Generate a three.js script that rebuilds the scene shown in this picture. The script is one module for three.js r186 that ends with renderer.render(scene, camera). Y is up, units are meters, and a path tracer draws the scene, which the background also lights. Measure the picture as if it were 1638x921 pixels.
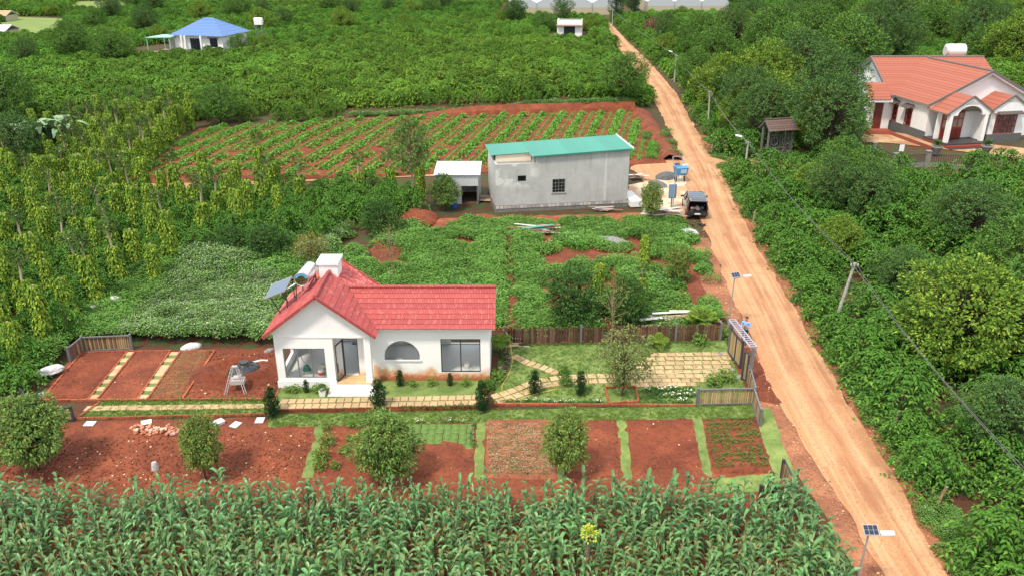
import * as THREE from 'three';
import { MarchingCubes } from 'three/addons/objects/MarchingCubes.js';

// ---------- camera, sky, sun, exposure ----------
const scene = new THREE.Scene();
const camera = new THREE.PerspectiveCamera(39.02, 1638 / 921, 0.5, 4000);
camera.position.set(0, 22.5, 0);
camera.rotation.set(THREE.MathUtils.degToRad(-23.5), 0, 0);
const renderer = new THREE.WebGLRenderer({ antialias: true });
renderer.toneMapping = THREE.LinearToneMapping;
renderer.toneMappingExposure = 1.6;
renderer.shadowMap.enabled = true;

const SUN_DIRECTION = new THREE.Vector3(-0.4, 1.0, 0.46).normalize();
const sun = new THREE.DirectionalLight(0xfff1de, 2.6);
sun.position.copy(SUN_DIRECTION).multiplyScalar(160).add(new THREE.Vector3(0, 0, -60));
sun.target.position.set(0, 0, -60);
sun.castShadow = true;
sun.shadow.radius = 15;
sun.shadow.mapSize.set(4096, 4096);
Object.assign(sun.shadow.camera, { left: -120, right: 120, top: 120, bottom: -120, near: 1, far: 500 });
scene.add(sun, sun.target);

function rng(seed) {
  let s = seed >>> 0;
  return () => { s = (s + 0x6d2b79f5) | 0; let t = Math.imul(s ^ (s >>> 15), 1 | s); t = (t + Math.imul(t ^ (t >>> 7), 61 | t)) ^ t; return ((t ^ (t >>> 14)) >>> 0) / 4294967296; };
}
function hash2(x, y, s) { let h = Math.imul(x, 374761393) ^ Math.imul(y, 668265263) ^ Math.imul(s, 2246822519); h = Math.imul(h ^ (h >>> 13), 1274126177); return ((h ^ (h >>> 16)) >>> 0) / 4294967296; }
// value noise, periodic with `per` cells
function vnoise(x, y, per, s = 1) {
  const xi = Math.floor(x), yi = Math.floor(y), fx = x - xi, fy = y - yi;
  const u = fx * fx * (3 - 2 * fx), v = fy * fy * (3 - 2 * fy), w = (a) => ((a % per) + per) % per;
  const a = hash2(w(xi), w(yi), s), b = hash2(w(xi + 1), w(yi), s), c = hash2(w(xi), w(yi + 1), s), d = hash2(w(xi + 1), w(yi + 1), s);
  return a + (b - a) * u + (c - a) * v + (a - b - c + d) * u * v;
}
function fbm(x, y, per, oct = 4, s = 1) { let r = 0, a = 0.5, n = 0; for (let i = 0; i < oct; i++) { r += a * vnoise(x, y, per, s + i * 17); n += a; a *= 0.55; x *= 2; y *= 2; per *= 2; } return r / n; }
const big = 1 << 20;
const wn = (x, z, f = 1, s = 3) => fbm(x * f + 500, z * f + 500, big, 3, s);
const lerp = (a, b, t) => a + (b - a) * t;
const clamp = (x, a = 0, b = 1) => Math.min(b, Math.max(a, x));
const smooth = (a, b, x) => { const t = clamp((x - a) / (b - a)); return t * t * (3 - 2 * t); };

// bright thin overcast: an even cloud sheet a little brighter overhead, with broad soft structure
{
  const w = 256, h = 128, data = new Float32Array(w * h * 4);
  for (let y = 0; y < h; y++) for (let x = 0; x < w; x++) {
    const el = (y + 0.5) / h * Math.PI - Math.PI / 2, up = Math.sin(el), i = (y * w + x) * 4;
    const cl = fbm(x / 32, y / 24, 8, 4, 5);
    const b = up > 0 ? 0.84 + 0.22 * up + 0.3 * (cl - 0.5) : 0.3;
    data[i] = b * 0.96; data[i + 1] = b * 0.995; data[i + 2] = b * 1.05; data[i + 3] = 1;
  }
  const t = new THREE.DataTexture(data, w, h, THREE.RGBAFormat, THREE.FloatType);
  t.mapping = THREE.EquirectangularReflectionMapping; t.magFilter = t.minFilter = THREE.LinearFilter; t.needsUpdate = true;
  scene.background = t; scene.environment = t; scene.backgroundIntensity = 0.92; scene.environmentIntensity = 0.92;
}

// ---------- helpers ----------
const V = (x, y, z) => new THREE.Vector3(x, y, z);
const UPV = V(0, 1, 0);
const used = new Map();
function numbered(n) { const k = used.get(n) ?? 0; used.set(n, k + 1); return k ? n + '_' + String(k).padStart(3, '0') : n; }
function tag(o, label, category, group, kind) { if (label) o.userData.label = label; if (category) o.userData.category = category; if (group) o.userData.group = group; if (kind) o.userData.kind = kind; return o; }
function thing(name, label, category, x = 0, y = 0, z = 0, turn = 0, group) {
  const o = new THREE.Group(); o.name = numbered(name); o.position.set(x, y, z); o.rotation.y = turn; scene.add(o);
  return tag(o, label, category, group);
}
function copyOf(src, label, x, y, z, turn = 0, scale = 1, group) {
  const o = src.clone(); o.name = numbered(src.userData.base ?? src.name); o.userData = { ...src.userData }; delete o.userData.base;
  o.position.set(x, y, z); o.rotation.y = turn; if (Array.isArray(scale)) o.scale.set(...scale); else o.scale.setScalar(scale); tag(o, label, null, group); scene.add(o); return o;
}
const structure = (o) => { o.userData.kind = 'structure'; return o; };

// collects triangles; positions, normals, metre uv and optional linear vertex colours
class MB {
  constructor() { this.p = []; this.n = []; this.u = []; this.c = []; this.col = null; }
  color(r, g, b) { this.col = [r, g, b]; return this; }
  vert(p, n) {
    this.p.push(p.x, p.y, p.z); this.n.push(n.x, n.y, n.z);
    const ax = Math.abs(n.x), ay = Math.abs(n.y), az = Math.abs(n.z);
    if (ay >= ax && ay >= az) this.u.push(p.x, -p.z); else if (az >= ax) this.u.push(p.x, p.y); else this.u.push(p.z, p.y);
    const c = this.col ?? [1, 1, 1]; this.c.push(c[0], c[1], c[2]);
  }
  tri(a, b, c) {
    const n = b.clone().sub(a).cross(c.clone().sub(a)).normalize(), k = this.u.length;
    this.vert(a, n); this.vert(b, n); this.vert(c, n); return this;
  }
  quad(a, b, c, d) { return this.tri(a, b, c).tri(a, c, d); }
  box(x0, y0, z0, x1, y1, z1) { return this.hexa([V(x0, y0, z1), V(x1, y0, z1), V(x1, y0, z0), V(x0, y0, z0)], [V(x0, y1, z1), V(x1, y1, z1), V(x1, y1, z0), V(x0, y1, z0)]); }
  // bottom and top rings, counter-clockwise seen from above
  hexa(b, t) {
    const k = b.length;
    for (let i = 1; i < k - 1; i++) { this.tri(t[0], t[i], t[i + 1]); this.tri(b[0], b[i + 1], b[i]); }
    for (let i = 0; i < k; i++) { const j = (i + 1) % k; this.quad(b[i], b[j], t[j], t[i]); }
    return this;
  }
  // a bar from a to b, w wide (across) and h high
  bar(a, b, w, h, up = UPV) {
    const d = b.clone().sub(a).normalize(); let s = d.clone().cross(up); if (s.lengthSq() < 1e-6) s = d.clone().cross(V(1, 0, 0)); s.normalize();
    const t = s.clone().cross(d).normalize(); s.multiplyScalar(w / 2); t.multiplyScalar(h / 2);
    const A = [a.clone().sub(s).sub(t), a.clone().sub(s).add(t), a.clone().add(s).add(t), a.clone().add(s).sub(t)];
    const B = [b.clone().sub(s).sub(t), b.clone().sub(s).add(t), b.clone().add(s).add(t), b.clone().add(s).sub(t)];
    return this.hexa(A, B);
  }
  tube(pts, r, seg = 7) {
    const R = typeof r === 'function' ? r : () => r, rings = [], nor = [];
    let ref = null;
    for (let i = 0; i < pts.length; i++) {
      const d = pts[Math.min(i + 1, pts.length - 1)].clone().sub(pts[Math.max(i - 1, 0)]).normalize();
      if (!ref) ref = Math.abs(d.y) > 0.9 ? V(1, 0, 0) : UPV.clone();
      const s = d.clone().cross(ref).normalize(), t = s.clone().cross(d).normalize(); ref = t.clone();
      const ring = [], rn = [], rr = R(i / (pts.length - 1));
      for (let k = 0; k < seg; k++) { const a = k / seg * Math.PI * 2, n = s.clone().multiplyScalar(Math.cos(a)).addScaledVector(t, Math.sin(a)); rn.push(n); ring.push(pts[i].clone().addScaledVector(n, rr)); }
      rings.push(ring); nor.push(rn);
    }
    for (let i = 0; i + 1 < rings.length; i++) for (let k = 0; k < seg; k++) {
      const j = (k + 1) % seg, q = [[i, k], [i + 1, j], [i, j], [i, k], [i + 1, k], [i + 1, j]];
      for (const [a, b] of q) this.vert(rings[a][b], nor[a][b]);
    }
    for (const [e, f] of [[0, 1], [rings.length - 1, 0]]) for (let k = 1; k < seg - 1; k++) f ? this.tri(rings[e][0], rings[e][k], rings[e][k + 1]) : this.tri(rings[e][0], rings[e][k + 1], rings[e][k]);
    return this;
  }
  geo(g, m) {
    g = g.index ? g.toNonIndexed() : g; const P_ = g.attributes.position, N = g.attributes.normal, a = V(0, 0, 0), n = V(0, 0, 0), nm = m ? new THREE.Matrix3().getNormalMatrix(m) : null;
    for (let i = 0; i < P_.count; i++) { a.fromBufferAttribute(P_, i); n.fromBufferAttribute(N, i); if (m) { a.applyMatrix4(m); n.applyMatrix3(nm).normalize(); } this.vert(a, n); }
    return this;
  }
  // a kite leaf: base, two shoulders, tip; folded along the rib
  leaf(b, dir, nor, len, wid, fold = 0.25) {
    const s = dir.clone().cross(nor).normalize().multiplyScalar(wid / 2), m = b.clone().addScaledVector(dir, len * 0.45), t = b.clone().addScaledVector(dir, len).addScaledVector(nor, -len * 0.12);
    const l = m.clone().sub(s).addScaledVector(nor, wid * fold), r = m.clone().add(s).addScaledVector(nor, wid * fold);
    this.tri(b, r, t); this.tri(b, t, l); return this;
  }
  geometry(colored) {
    const g = new THREE.BufferGeometry();
    g.setAttribute('position', new THREE.Float32BufferAttribute(this.p, 3)); g.setAttribute('normal', new THREE.Float32BufferAttribute(this.n, 3)); g.setAttribute('uv', new THREE.Float32BufferAttribute(this.u, 2));
    if (colored ?? this.col) g.setAttribute('color', new THREE.Float32BufferAttribute(this.c, 3));
    return g;
  }
  build(name, mat, parent) { return part(name, this.geometry(mat.vertexColors), mat, parent); }
}
function part(name, g, mat, parent) {
  const o = new THREE.Mesh(g, mat); o.name = parent ? name : numbered(name); o.castShadow = o.receiveShadow = true; (parent ?? scene).add(o); return o;
}
const mx = (x, y, z, rx = 0, ry = 0, rz = 0, sx = 1, sy = sx, sz = sx) => new THREE.Matrix4().compose(V(x, y, z), new THREE.Quaternion().setFromEuler(new THREE.Euler(rx, ry, rz)), V(sx, sy, sz));

// ---------- textures ----------
function texture(w, h, size, fn, data = false) {
  const a = new Uint8Array(w * h * 4);
  for (let y = 0; y < h; y++) for (let x = 0; x < w; x++) { const c = fn(x / w, y / h), i = (y * w + x) * 4; a[i] = clamp(c[0], 0, 255); a[i + 1] = clamp(c[1], 0, 255); a[i + 2] = clamp(c[2], 0, 255); a[i + 3] = 255; }
  const t = new THREE.DataTexture(a, w, h); t.wrapS = t.wrapT = THREE.RepeatWrapping; t.magFilter = THREE.LinearFilter; t.minFilter = THREE.LinearMipmapLinearFilter; t.generateMipmaps = true;
  if (!data) t.colorSpace = THREE.SRGBColorSpace;
  t.repeat.set(1 / (Array.isArray(size) ? size[0] : size), 1 / (Array.isArray(size) ? size[1] : size)); t.needsUpdate = true; return t;
}
const mix3 = (a, b, t) => [lerp(a[0], b[0], t), lerp(a[1], b[1], t), lerp(a[2], b[2], t)];
const gray = (v) => [v, v, v];
const std = (o) => new THREE.MeshStandardMaterial({ roughness: 0.85, side: THREE.DoubleSide, ...o });
const lin = (r, g, b) => new THREE.Color().setRGB(r, g, b);

const soilT = texture(1024, 1024, 7.3, (u, v) => { const a = fbm(u * 7, v * 7, 7, 6, 11), b = fbm(u * 70, v * 70, 70, 3, 12), c = fbm(u * 200, v * 200, 200, 2, 13); let k = mix3([98, 46, 28], [140, 75, 47], clamp(a * 1.5 - 0.25)); k = mix3(k, [64, 32, 22], clamp((b - 0.5) * 1.6)); return c > 0.76 ? mix3(k, [160, 108, 82], 0.55) : k; });
const soilB = texture(512, 512, 3.1, (u, v) => gray(255 * clamp(0.6 * fbm(u * 14, v * 14, 14, 4, 21) + 0.4 * fbm(u * 60, v * 60, 60, 3, 22))), true);
const grassT = texture(512, 512, 2.3, (u, v) => { const a = fbm(u * 5, v * 5, 5, 4, 31), b = fbm(u * 60, v * 60, 60, 2, 32); let k = mix3([82, 108, 48], [128, 146, 80], clamp(a * 1.6 - 0.3)); k = mix3(k, [62, 92, 38], clamp((b - 0.45) * 1.2)); return mix3(k, [160, 148, 98], clamp((fbm(u * 11, v * 11, 11, 3, 33) - 0.6) * 1.6)); });
const fineB = texture(256, 256, 0.8, (u, v) => gray(255 * fbm(u * 40, v * 40, 40, 3, 35)), true);
const litterT = texture(512, 512, 4.3, (u, v) => { const a = fbm(u * 8, v * 8, 8, 4, 41), b = fbm(u * 50, v * 50, 50, 3, 42); let k = mix3([88, 50, 32], [54, 76, 32], smooth(0.4, 0.6, a)); k = mix3(k, [38, 42, 22], clamp((b - 0.45) * 1.5)); return k; });
const roadT = texture(512, 1024, [9, 31], (u, v) => {
  const m = Math.abs((u < 0.5 ? u : u - 1) * 9 + 0.25 * (fbm(3, v * 5, 5, 3, 56) - 0.5)), trk = smooth(0.42, 0.1, Math.abs(m - 0.82)); const s = fbm(u * 64, v * 6, 64, 4, 51), p = fbm(u * 6, v * 16, 16, 5, 52), g = fbm(u * 150, v * 400, 400, 2, 53), l = fbm(u * 44, v * 3, 44, 4, 54);
  let k = mix3([172, 126, 88], [184, 144, 107], clamp(s * 1.4 - 0.2)); k = mix3(k, [156, 108, 75], smooth(0.44, 0.74, p) * 0.6); k = mix3(k, [200, 166, 128], smooth(0.5, 0.7, l) * 0.45); k = mix3(k, [208, 170, 132], trk * (0.05 + 0.45 * s)); k = mix3(k, [148, 92, 64], smooth(0.3, 0.05, m) * 0.4 * fbm(u * 20, v * 24, 24, 3, 57));
  return mix3(k, [128, 82, 58], clamp((g - 0.56) * 1.3)); });
const plasterT = texture(512, 512, 2.6, (u, v) => { const a = fbm(u * 6, v * 6, 6, 4, 61); return mix3([226, 229, 230], [238, 239, 238], a); });
const concreteT = texture(1024, 512, [12.2, 6.4], (u, v) => {
  const a = fbm(u * 12, v * 6, 12, 5, 71), st = fbm(u * 60, v * 3, 60, 3, 72), f = fbm(u * 160, v * 80, 160, 2, 73);
  let k = mix3([164, 167, 166], [184, 186, 184], clamp(a * 1.6 - 0.3)); k = mix3(k, [140, 142, 139], smooth(0.58, 0.8, st) * 0.3);
  const pt = smooth(0.46, 0.6, fbm(u * 14, v * 9, 14, 4, 74)) * smooth(0.36, 0.24, u) * smooth(0.3, 0.42, v) * smooth(0.8, 0.7, v); k = mix3(k, [212, 214, 210], pt * 0.8);
  k = mix3(k, [196, 198, 195], smooth(0.012, 0.004, Math.abs(u - 0.805 - 0.006 * (f - 0.5))) * 0.8);
  return mix3(k, [130, 132, 128], clamp((f - 0.55) * 0.6)); });
const stoneT = texture(512, 512, 1.7, (u, v) => { const a = fbm(u * 9, v * 9, 9, 4, 81), b = fbm(u * 50, v * 50, 50, 3, 82); let k = mix3([196, 160, 112], [226, 200, 158], a); return mix3(k, [150, 112, 74], clamp((b - 0.52) * 1.8)); });
const padT = texture(512, 512, 5.2, (u, v) => { const a = fbm(u * 5, v * 5, 5, 5, 91), b = fbm(u * 70, v * 70, 70, 2, 92); return mix3(mix3([206, 190, 164], [188, 150, 116], smooth(0.42, 0.66, a)), [150, 124, 98], clamp((b - 0.55) * 1.4)); });
const gravelT = texture(512, 512, 1.4, (u, v) => gray(90 + 110 * fbm(u * 40, v * 40, 40, 3, 95)));
const barkT = texture(256, 256, 0.9, (u, v) => { const a = fbm(u * 20, v * 4, 20, 4, 96); return mix3([112, 98, 82], [184, 176, 160], a); });
const woodT = texture(256, 256, 0.7, (u, v) => { const a = fbm(u * 26, v * 2, 26, 4, 97); return gray(150 + 105 * a); });

const M = {
  soil: std({ map: soilT, bumpMap: soilB, bumpScale: 0.04, roughness: 1, vertexColors: true }),
  grass: std({ map: grassT, bumpMap: fineB, bumpScale: 0.02, roughness: 0.95, vertexColors: true }),
  litter: std({ map: litterT, bumpMap: soilB, bumpScale: 0.05, roughness: 1, vertexColors: true }),
  road: std({ map: roadT, bumpMap: fineB, bumpScale: 0.012, roughness: 0.95, vertexColors: true }),
  pad: std({ map: padT, bumpMap: fineB, bumpScale: 0.01, roughness: 0.9, vertexColors: true }),
  gravel: std({ map: gravelT, bumpMap: fineB, bumpScale: 0.03, roughness: 1 }),
  white: std({ map: plasterT, roughness: 0.75 }),
  whitePaint: std({ color: lin(0.78, 0.79, 0.79), roughness: 0.6 }),
  concrete: std({ map: concreteT, bumpMap: fineB, bumpScale: 0.006, roughness: 0.95 }),
  plainConcrete: std({ map: gravelT, color: lin(0.75, 0.74, 0.71), bumpMap: fineB, bumpScale: 0.01, roughness: 0.95 }),
  leaf: new THREE.MeshPhysicalMaterial({ vertexColors: true, color: lin(1.12, 1.08, 1.05), roughness: 0.7, specularIntensity: 0.25, side: THREE.DoubleSide }),
  blade: new THREE.MeshPhysicalMaterial({ vertexColors: true, roughness: 0.4, specularIntensity: 0.8, side: THREE.DoubleSide }),
  bark: std({ map: barkT, bumpMap: fineB, bumpScale: 0.02, roughness: 0.95, vertexColors: true }),
  poleConcrete: std({ map: gravelT, color: lin(1.25, 1.22, 1.14), roughness: 0.9 }),
  darkSteel: std({ color: lin(0.06, 0.065, 0.075), roughness: 0.5, metalness: 0.3 }),
  greySteel: std({ color: lin(0.2, 0.21, 0.23), roughness: 0.5, metalness: 0.4 }),
  galvanised: std({ color: lin(0.5, 0.52, 0.54), roughness: 0.42, metalness: 0.6 }),
  mirror: std({ color: lin(0.75, 0.75, 0.75), roughness: 0.16, metalness: 1 }),
  alu: std({ color: lin(0.3, 0.31, 0.32), roughness: 0.4, metalness: 0.6 }),
  glass: new THREE.MeshPhysicalMaterial({ color: 0xffffff, transmission: 1, thickness: 0, roughness: 0.02, ior: 1.5, side: THREE.DoubleSide }),
  black: std({ color: lin(0.012, 0.012, 0.013), roughness: 0.6 }),
  panel: std({ color: lin(0.015, 0.02, 0.045), roughness: 0.15 }),
  plastic: (r, g, b, ro = 0.5) => std({ color: lin(r, g, b), roughness: ro }),
};
const stones = [1, 0.86, 1.08].map((k) => std({ map: stoneT, color: lin(k * 0.84, k * 0.86, k * 0.9), bumpMap: fineB, bumpScale: 0.012, roughness: 0.95 }));

// ---------- terrain ----------
const ROAD_L = [[-4, 14.6], [14.38, -24.12].reverse(), [14.01, -32.39].reverse(), [14.13, -39.57].reverse(), [14.94, -49.69].reverse(), [15.6, -59.12].reverse(), [16.54, -70.22].reverse(), [18.73, -85.05].reverse(), [19.8, -104.34].reverse(), [21.48, -126.74].reverse(), [22.29, -160.08].reverse(), [23.31, -189.24].reverse(), [25.23, -222.46].reverse()];
const ROAD_R = [[-4, 18.6], [16.58, -24.12].reverse(), [17.31, -31.39].reverse(), [17.79, -39.57].reverse(), [18.59, -49.69].reverse(), [19.25, -59.12].reverse(), [20.14, -69.31].reverse(), [21.54, -85.05].reverse(), [23.43, -104.34].reverse(), [25.43, -126.74].reverse(), [26.48, -160.08].reverse(), [26.53, -189.24].reverse(), [27.03, -222.46].reverse()];
function along(list, z) { if (z >= list[0][0]) return list[0][1]; for (let i = 0; i + 1 < list.length; i++) if (z <= list[i][0] && z >= list[i + 1][0]) return lerp(list[i][1], list[i + 1][1], (list[i][0] - z) / (list[i][0] - list[i + 1][0])); const [a, b] = list.slice(-2); return b[1] + (b[1] - a[1]) / (b[0] - a[0]) * (z - b[0]); }
const roadL = (z) => along(ROAD_L, z), roadR = (z) => along(ROAD_R, z);
const FIELD = [[-37.97, -77.88], [-39, -102.14], [-21.41, -107.42], [16.46, -112.36], [16.39, -86.63], [-11.33, -79.91]];
function hgt(x, z) {
  let h = 2 * smooth(roadR(z) + 5, roadR(z) + 20, x) * smooth(-14, -50, z) * smooth(-190, -130, z);
  h += 0.9 * smooth(-112.6, -113.6, z) * smooth(-24, -4, x) * smooth(roadL(z) - 2, roadL(z) - 4, x) * smooth(-190, -140, z);
  return h;
}
function inPoly(x, z, poly) { let r = false; for (let i = 0, j = poly.length - 1; i < poly.length; j = i++) { const [xi, zi] = poly[i], [xj, zj] = poly[j]; if ((zi > z) !== (zj > z) && x < (xj - xi) * (z - zi) / (zj - zi) + xi) r = !r; } return r; }

// ---------- ground and surfaces ----------
function gridMesh(xs, zs, yf, cf) { // rectangular sheet over coordinate lists
  const p = [], c = [], u = [], idx = [], nx = xs.length, nz = zs.length;
  for (const z of zs) for (const x of xs) { p.push(x, yf(x, z), z); u.push(x, -z); const k = cf(x, z); c.push(...k); }
  for (let j = 0; j + 1 < nz; j++) for (let i = 0; i + 1 < nx; i++) { const a = j * nx + i; idx.push(a, a + nx, a + 1, a + 1, a + nx, a + nx + 1); }
  const g = new THREE.BufferGeometry(); g.setAttribute('position', new THREE.Float32BufferAttribute(p, 3)); g.setAttribute('uv', new THREE.Float32BufferAttribute(u, 2)); g.setAttribute('color', new THREE.Float32BufferAttribute(c, 3)); g.setIndex(idx); g.computeVertexNormals(); return g;
}
{
  const steps = (a) => { const r = []; for (const [f, t, s] of a) for (let x = f; x < t - 1e-6; x += s) r.push(x); r.push(a[a.length - 1][1]); return r; };
  const xs = steps([[-1800, -200, 160], [-200, -60, 7], [-60, 80, 1.2], [80, 220, 7], [220, 1800, 160]]);
  const zs = steps([[-2600, -320, 190], [-320, -130, 6], [-130, -10, 1.0], [-10, 60, 10], [60, 900, 140]]);
  structure(part('ground', gridMesh(xs, zs, hgt, (x, z) => { const k = 0.75 + 0.5 * wn(x, z, 0.15); return [k, k, k]; }), M.litter));
}
// a four-cornered sheet a-b-c-d (a-b the first edge, d-c the opposite one), with its own relief, lying `y` above the ground
function patch(name, parent, [a, b, c, d], { y = 0.02, amp = 0, mat = M.soil, cell = 0.35, tint = 0.3, rag = 0, tone = [1, 1, 1], ridges, seed = 1 } = {}) {
  const L = (p, q) => Math.hypot(p[0] - q[0], p[1] - q[1]);
  const nu = Math.max(2, Math.min(120, Math.round(Math.max(L(a, b), L(d, c)) / cell))), nv = Math.max(2, Math.min(120, Math.round(Math.max(L(a, d), L(b, c)) / cell)));
  const p = [], u = [], col = [], idx = [];
  for (let j = 0; j <= nv; j++) for (let i = 0; i <= nu; i++) {
    const s = i / nu, t = j / nv; let x = lerp(lerp(a[0], b[0], s), lerp(d[0], c[0], s), t), z = lerp(lerp(a[1], b[1], s), lerp(d[1], c[1], s), t);
    const edge = i === 0 || j === 0 || i === nu || j === nv;
    if (rag && edge) { x += rag * (wn(x, z, 1.1, 7 + seed) - 0.5) * 2; z += rag * (wn(x, z, 1.1, 8 + seed) - 0.5) * 2; }
    let h = y + hgt(x, z) + (edge ? 0 : amp * (wn(x, z, 2.2, 9 + seed) * 0.7 + wn(x, z, 6, 10 + seed) * 0.5));
    if (ridges && !edge) h += ridges[1] * (0.5 + 0.5 * Math.sin((ridges[2] ? s * L(a, b) : t * L(a, d)) / ridges[0] * Math.PI * 2));
    p.push(x, h, z); u.push(x, -z); const k = 1 - tint / 2 + tint * wn(x, z, 0.55, 14 + seed); col.push(k * tone[0], k * tone[1], k * tone[2]);
  }
  for (let j = 0; j < nv; j++) for (let i = 0; i < nu; i++) { const q = j * (nu + 1) + i; idx.push(q, q + 1, q + nu + 1, q + 1, q + nu + 2, q + nu + 1); }
  const g = new THREE.BufferGeometry(); g.setAttribute('position', new THREE.Float32BufferAttribute(p, 3)); g.setAttribute('uv', new THREE.Float32BufferAttribute(u, 2)); g.setAttribute('color', new THREE.Float32BufferAttribute(col, 3)); g.setIndex(idx); g.computeVertexNormals();
  if (g.attributes.normal.getY(Math.floor((nv / 2)) * (nu + 1) + 1) < 0) { for (let i = 0; i < idx.length; i += 3) { const t = idx[i]; idx[i] = idx[i + 1]; idx[i + 1] = t; } g.setIndex(idx); g.computeVertexNormals(); }
  const o = part(name, g, mat, parent); if (!parent) structure(o); return o;
}
function ribbon(name, lf, rf, z0, z1, dz, nu, { y, mat, parent, tint = 0.2, rag = 0, amp = 0, tone = [1, 1, 1], profile }) {
  const p = [], u = [], col = [], idx = []; let k = 0;
  for (let z = z0; z >= z1; z -= dz, k++) for (let i = 0; i <= nu; i++) {
    const l = lf(z), r = rf(z), s = i / nu; let x = lerp(l, r, s);
    if (rag && (i === 0 || i === nu)) x += rag * (wn(x, z, 0.7, 61 + i) - 0.5) * 2;
    p.push(x, y + hgt(x, z) + (profile ? profile(s, z) : 0) + amp * (wn(x, z, 1.3, 62) - 0.5) * 2, z); u.push((s - 0.5) * (r - l), -z); const q = 1 - tint / 2 + tint * wn(x, z, 0.35, 64); col.push(q * tone[0], q * tone[1], q * tone[2]);
  }
  for (let j = 0; j + 1 < k; j++) for (let i = 0; i < nu; i++) { const q = j * (nu + 1) + i; idx.push(q, q + 1, q + nu + 1, q + 1, q + nu + 2, q + nu + 1); }
  const g = new THREE.BufferGeometry(); g.setAttribute('position', new THREE.Float32BufferAttribute(p, 3)); g.setAttribute('uv', new THREE.Float32BufferAttribute(u, 2)); g.setAttribute('color', new THREE.Float32BufferAttribute(col, 3)); g.setIndex(idx); g.computeVertexNormals();
  const o = part(name, g, mat, parent); if (!parent) structure(o); return o;
}
ribbon('road', roadL, roadR, -6, -300, 0.6, 28, { y: 0.1, mat: M.road, tint: 0.25, rag: 0.28, amp: 0.03, tone: [1, 0.99, 0.97], profile: (s) => -0.05 * (2 * s - 1) ** 2 - 0.03 * Math.exp(-((Math.abs(s - 0.5) - 0.21) ** 2) / 0.003) });
ribbon('road_shoulder', (z) => roadL(z) - 1.1 - 0.7 * smooth(-46, -52, z), (z) => roadL(z) + 0.12, -6, -62, 0.6, 4, { y: 0.028, mat: M.soil, tint: 0.3, rag: 0.2, amp: 0.015, tone: [1.6, 2.6, 3.1] });
ribbon('road_verge', (z) => roadR(z) - 0.1, (z) => roadR(z) + 0.85, -6, -100, 0.6, 4, { y: 0.035, mat: M.soil, tint: 0.6, rag: 0.3, amp: 0.03, tone: [1.4, 2.1, 2.3] });
// crossroads apron, the lane past the field and the concrete pad by the grey house
patch('crossing_apron', null, [[12.31, -83.52], [19.82, -88.81], [19.49, -71.72], [14.99, -66.36]], { y: 0.07, mat: M.road, tint: 0.25, rag: 0.5, cell: 0.8, amp: 0.02, seed: 3 });
patch('side_lane', null, [[20.94, -88.81], [31.51, -85.05], [31, -83.52], [20.55, -73.67]], { y: 0.075, mat: M.road, tint: 0.25, rag: 0.3, cell: 0.8, amp: 0.02, seed: 4 });
patch('field_lane', null, [[-37.9, -77], [-7.55, -80.14], [-3.8, -81.56], [-36.79, -74.48]], { y: 0.05, mat: M.road, tint: 0.25, rag: 0.3, cell: 0.9, amp: 0.02, seed: 5 });
patch('concrete_pad', null, [[11.42, -76.79], [17.32, -80.14], [15.98, -67.55], [10.44, -70.22]], { y: 0.12, mat: M.pad, tint: 0.2, rag: 0.3, cell: 0.6, amp: 0.015, seed: 6 });
patch('building_earth', null, [[-6.93, -66.36], [15.02, -68.77], [13.57, -65.38], [-6.69, -63.79]], { y: 0.03, mat: M.soil, tint: 0.5, rag: 0.5, cell: 0.5, amp: 0.16, tone: [1.5, 1.7, 1.8], seed: 7 });
patch('overgrown_earth', null, [[-11.2, -62.71], [14.1, -65.38], [13.18, -45.01], [-10.01, -45.01]], { y: 0.012, mat: M.soil, tint: 0.5, rag: 0.4, cell: 0.6, amp: 0.08, seed: 8 });

patch('maize_soil', null, [[-24.05, -29], [12.2, -29.26], [11.89, -14.98], [-23.04, -14.98]], { y: 0.02, cell: 0.6, amp: 0.04, tint: 0.4, rag: 0.2, seed: 14 });
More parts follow.
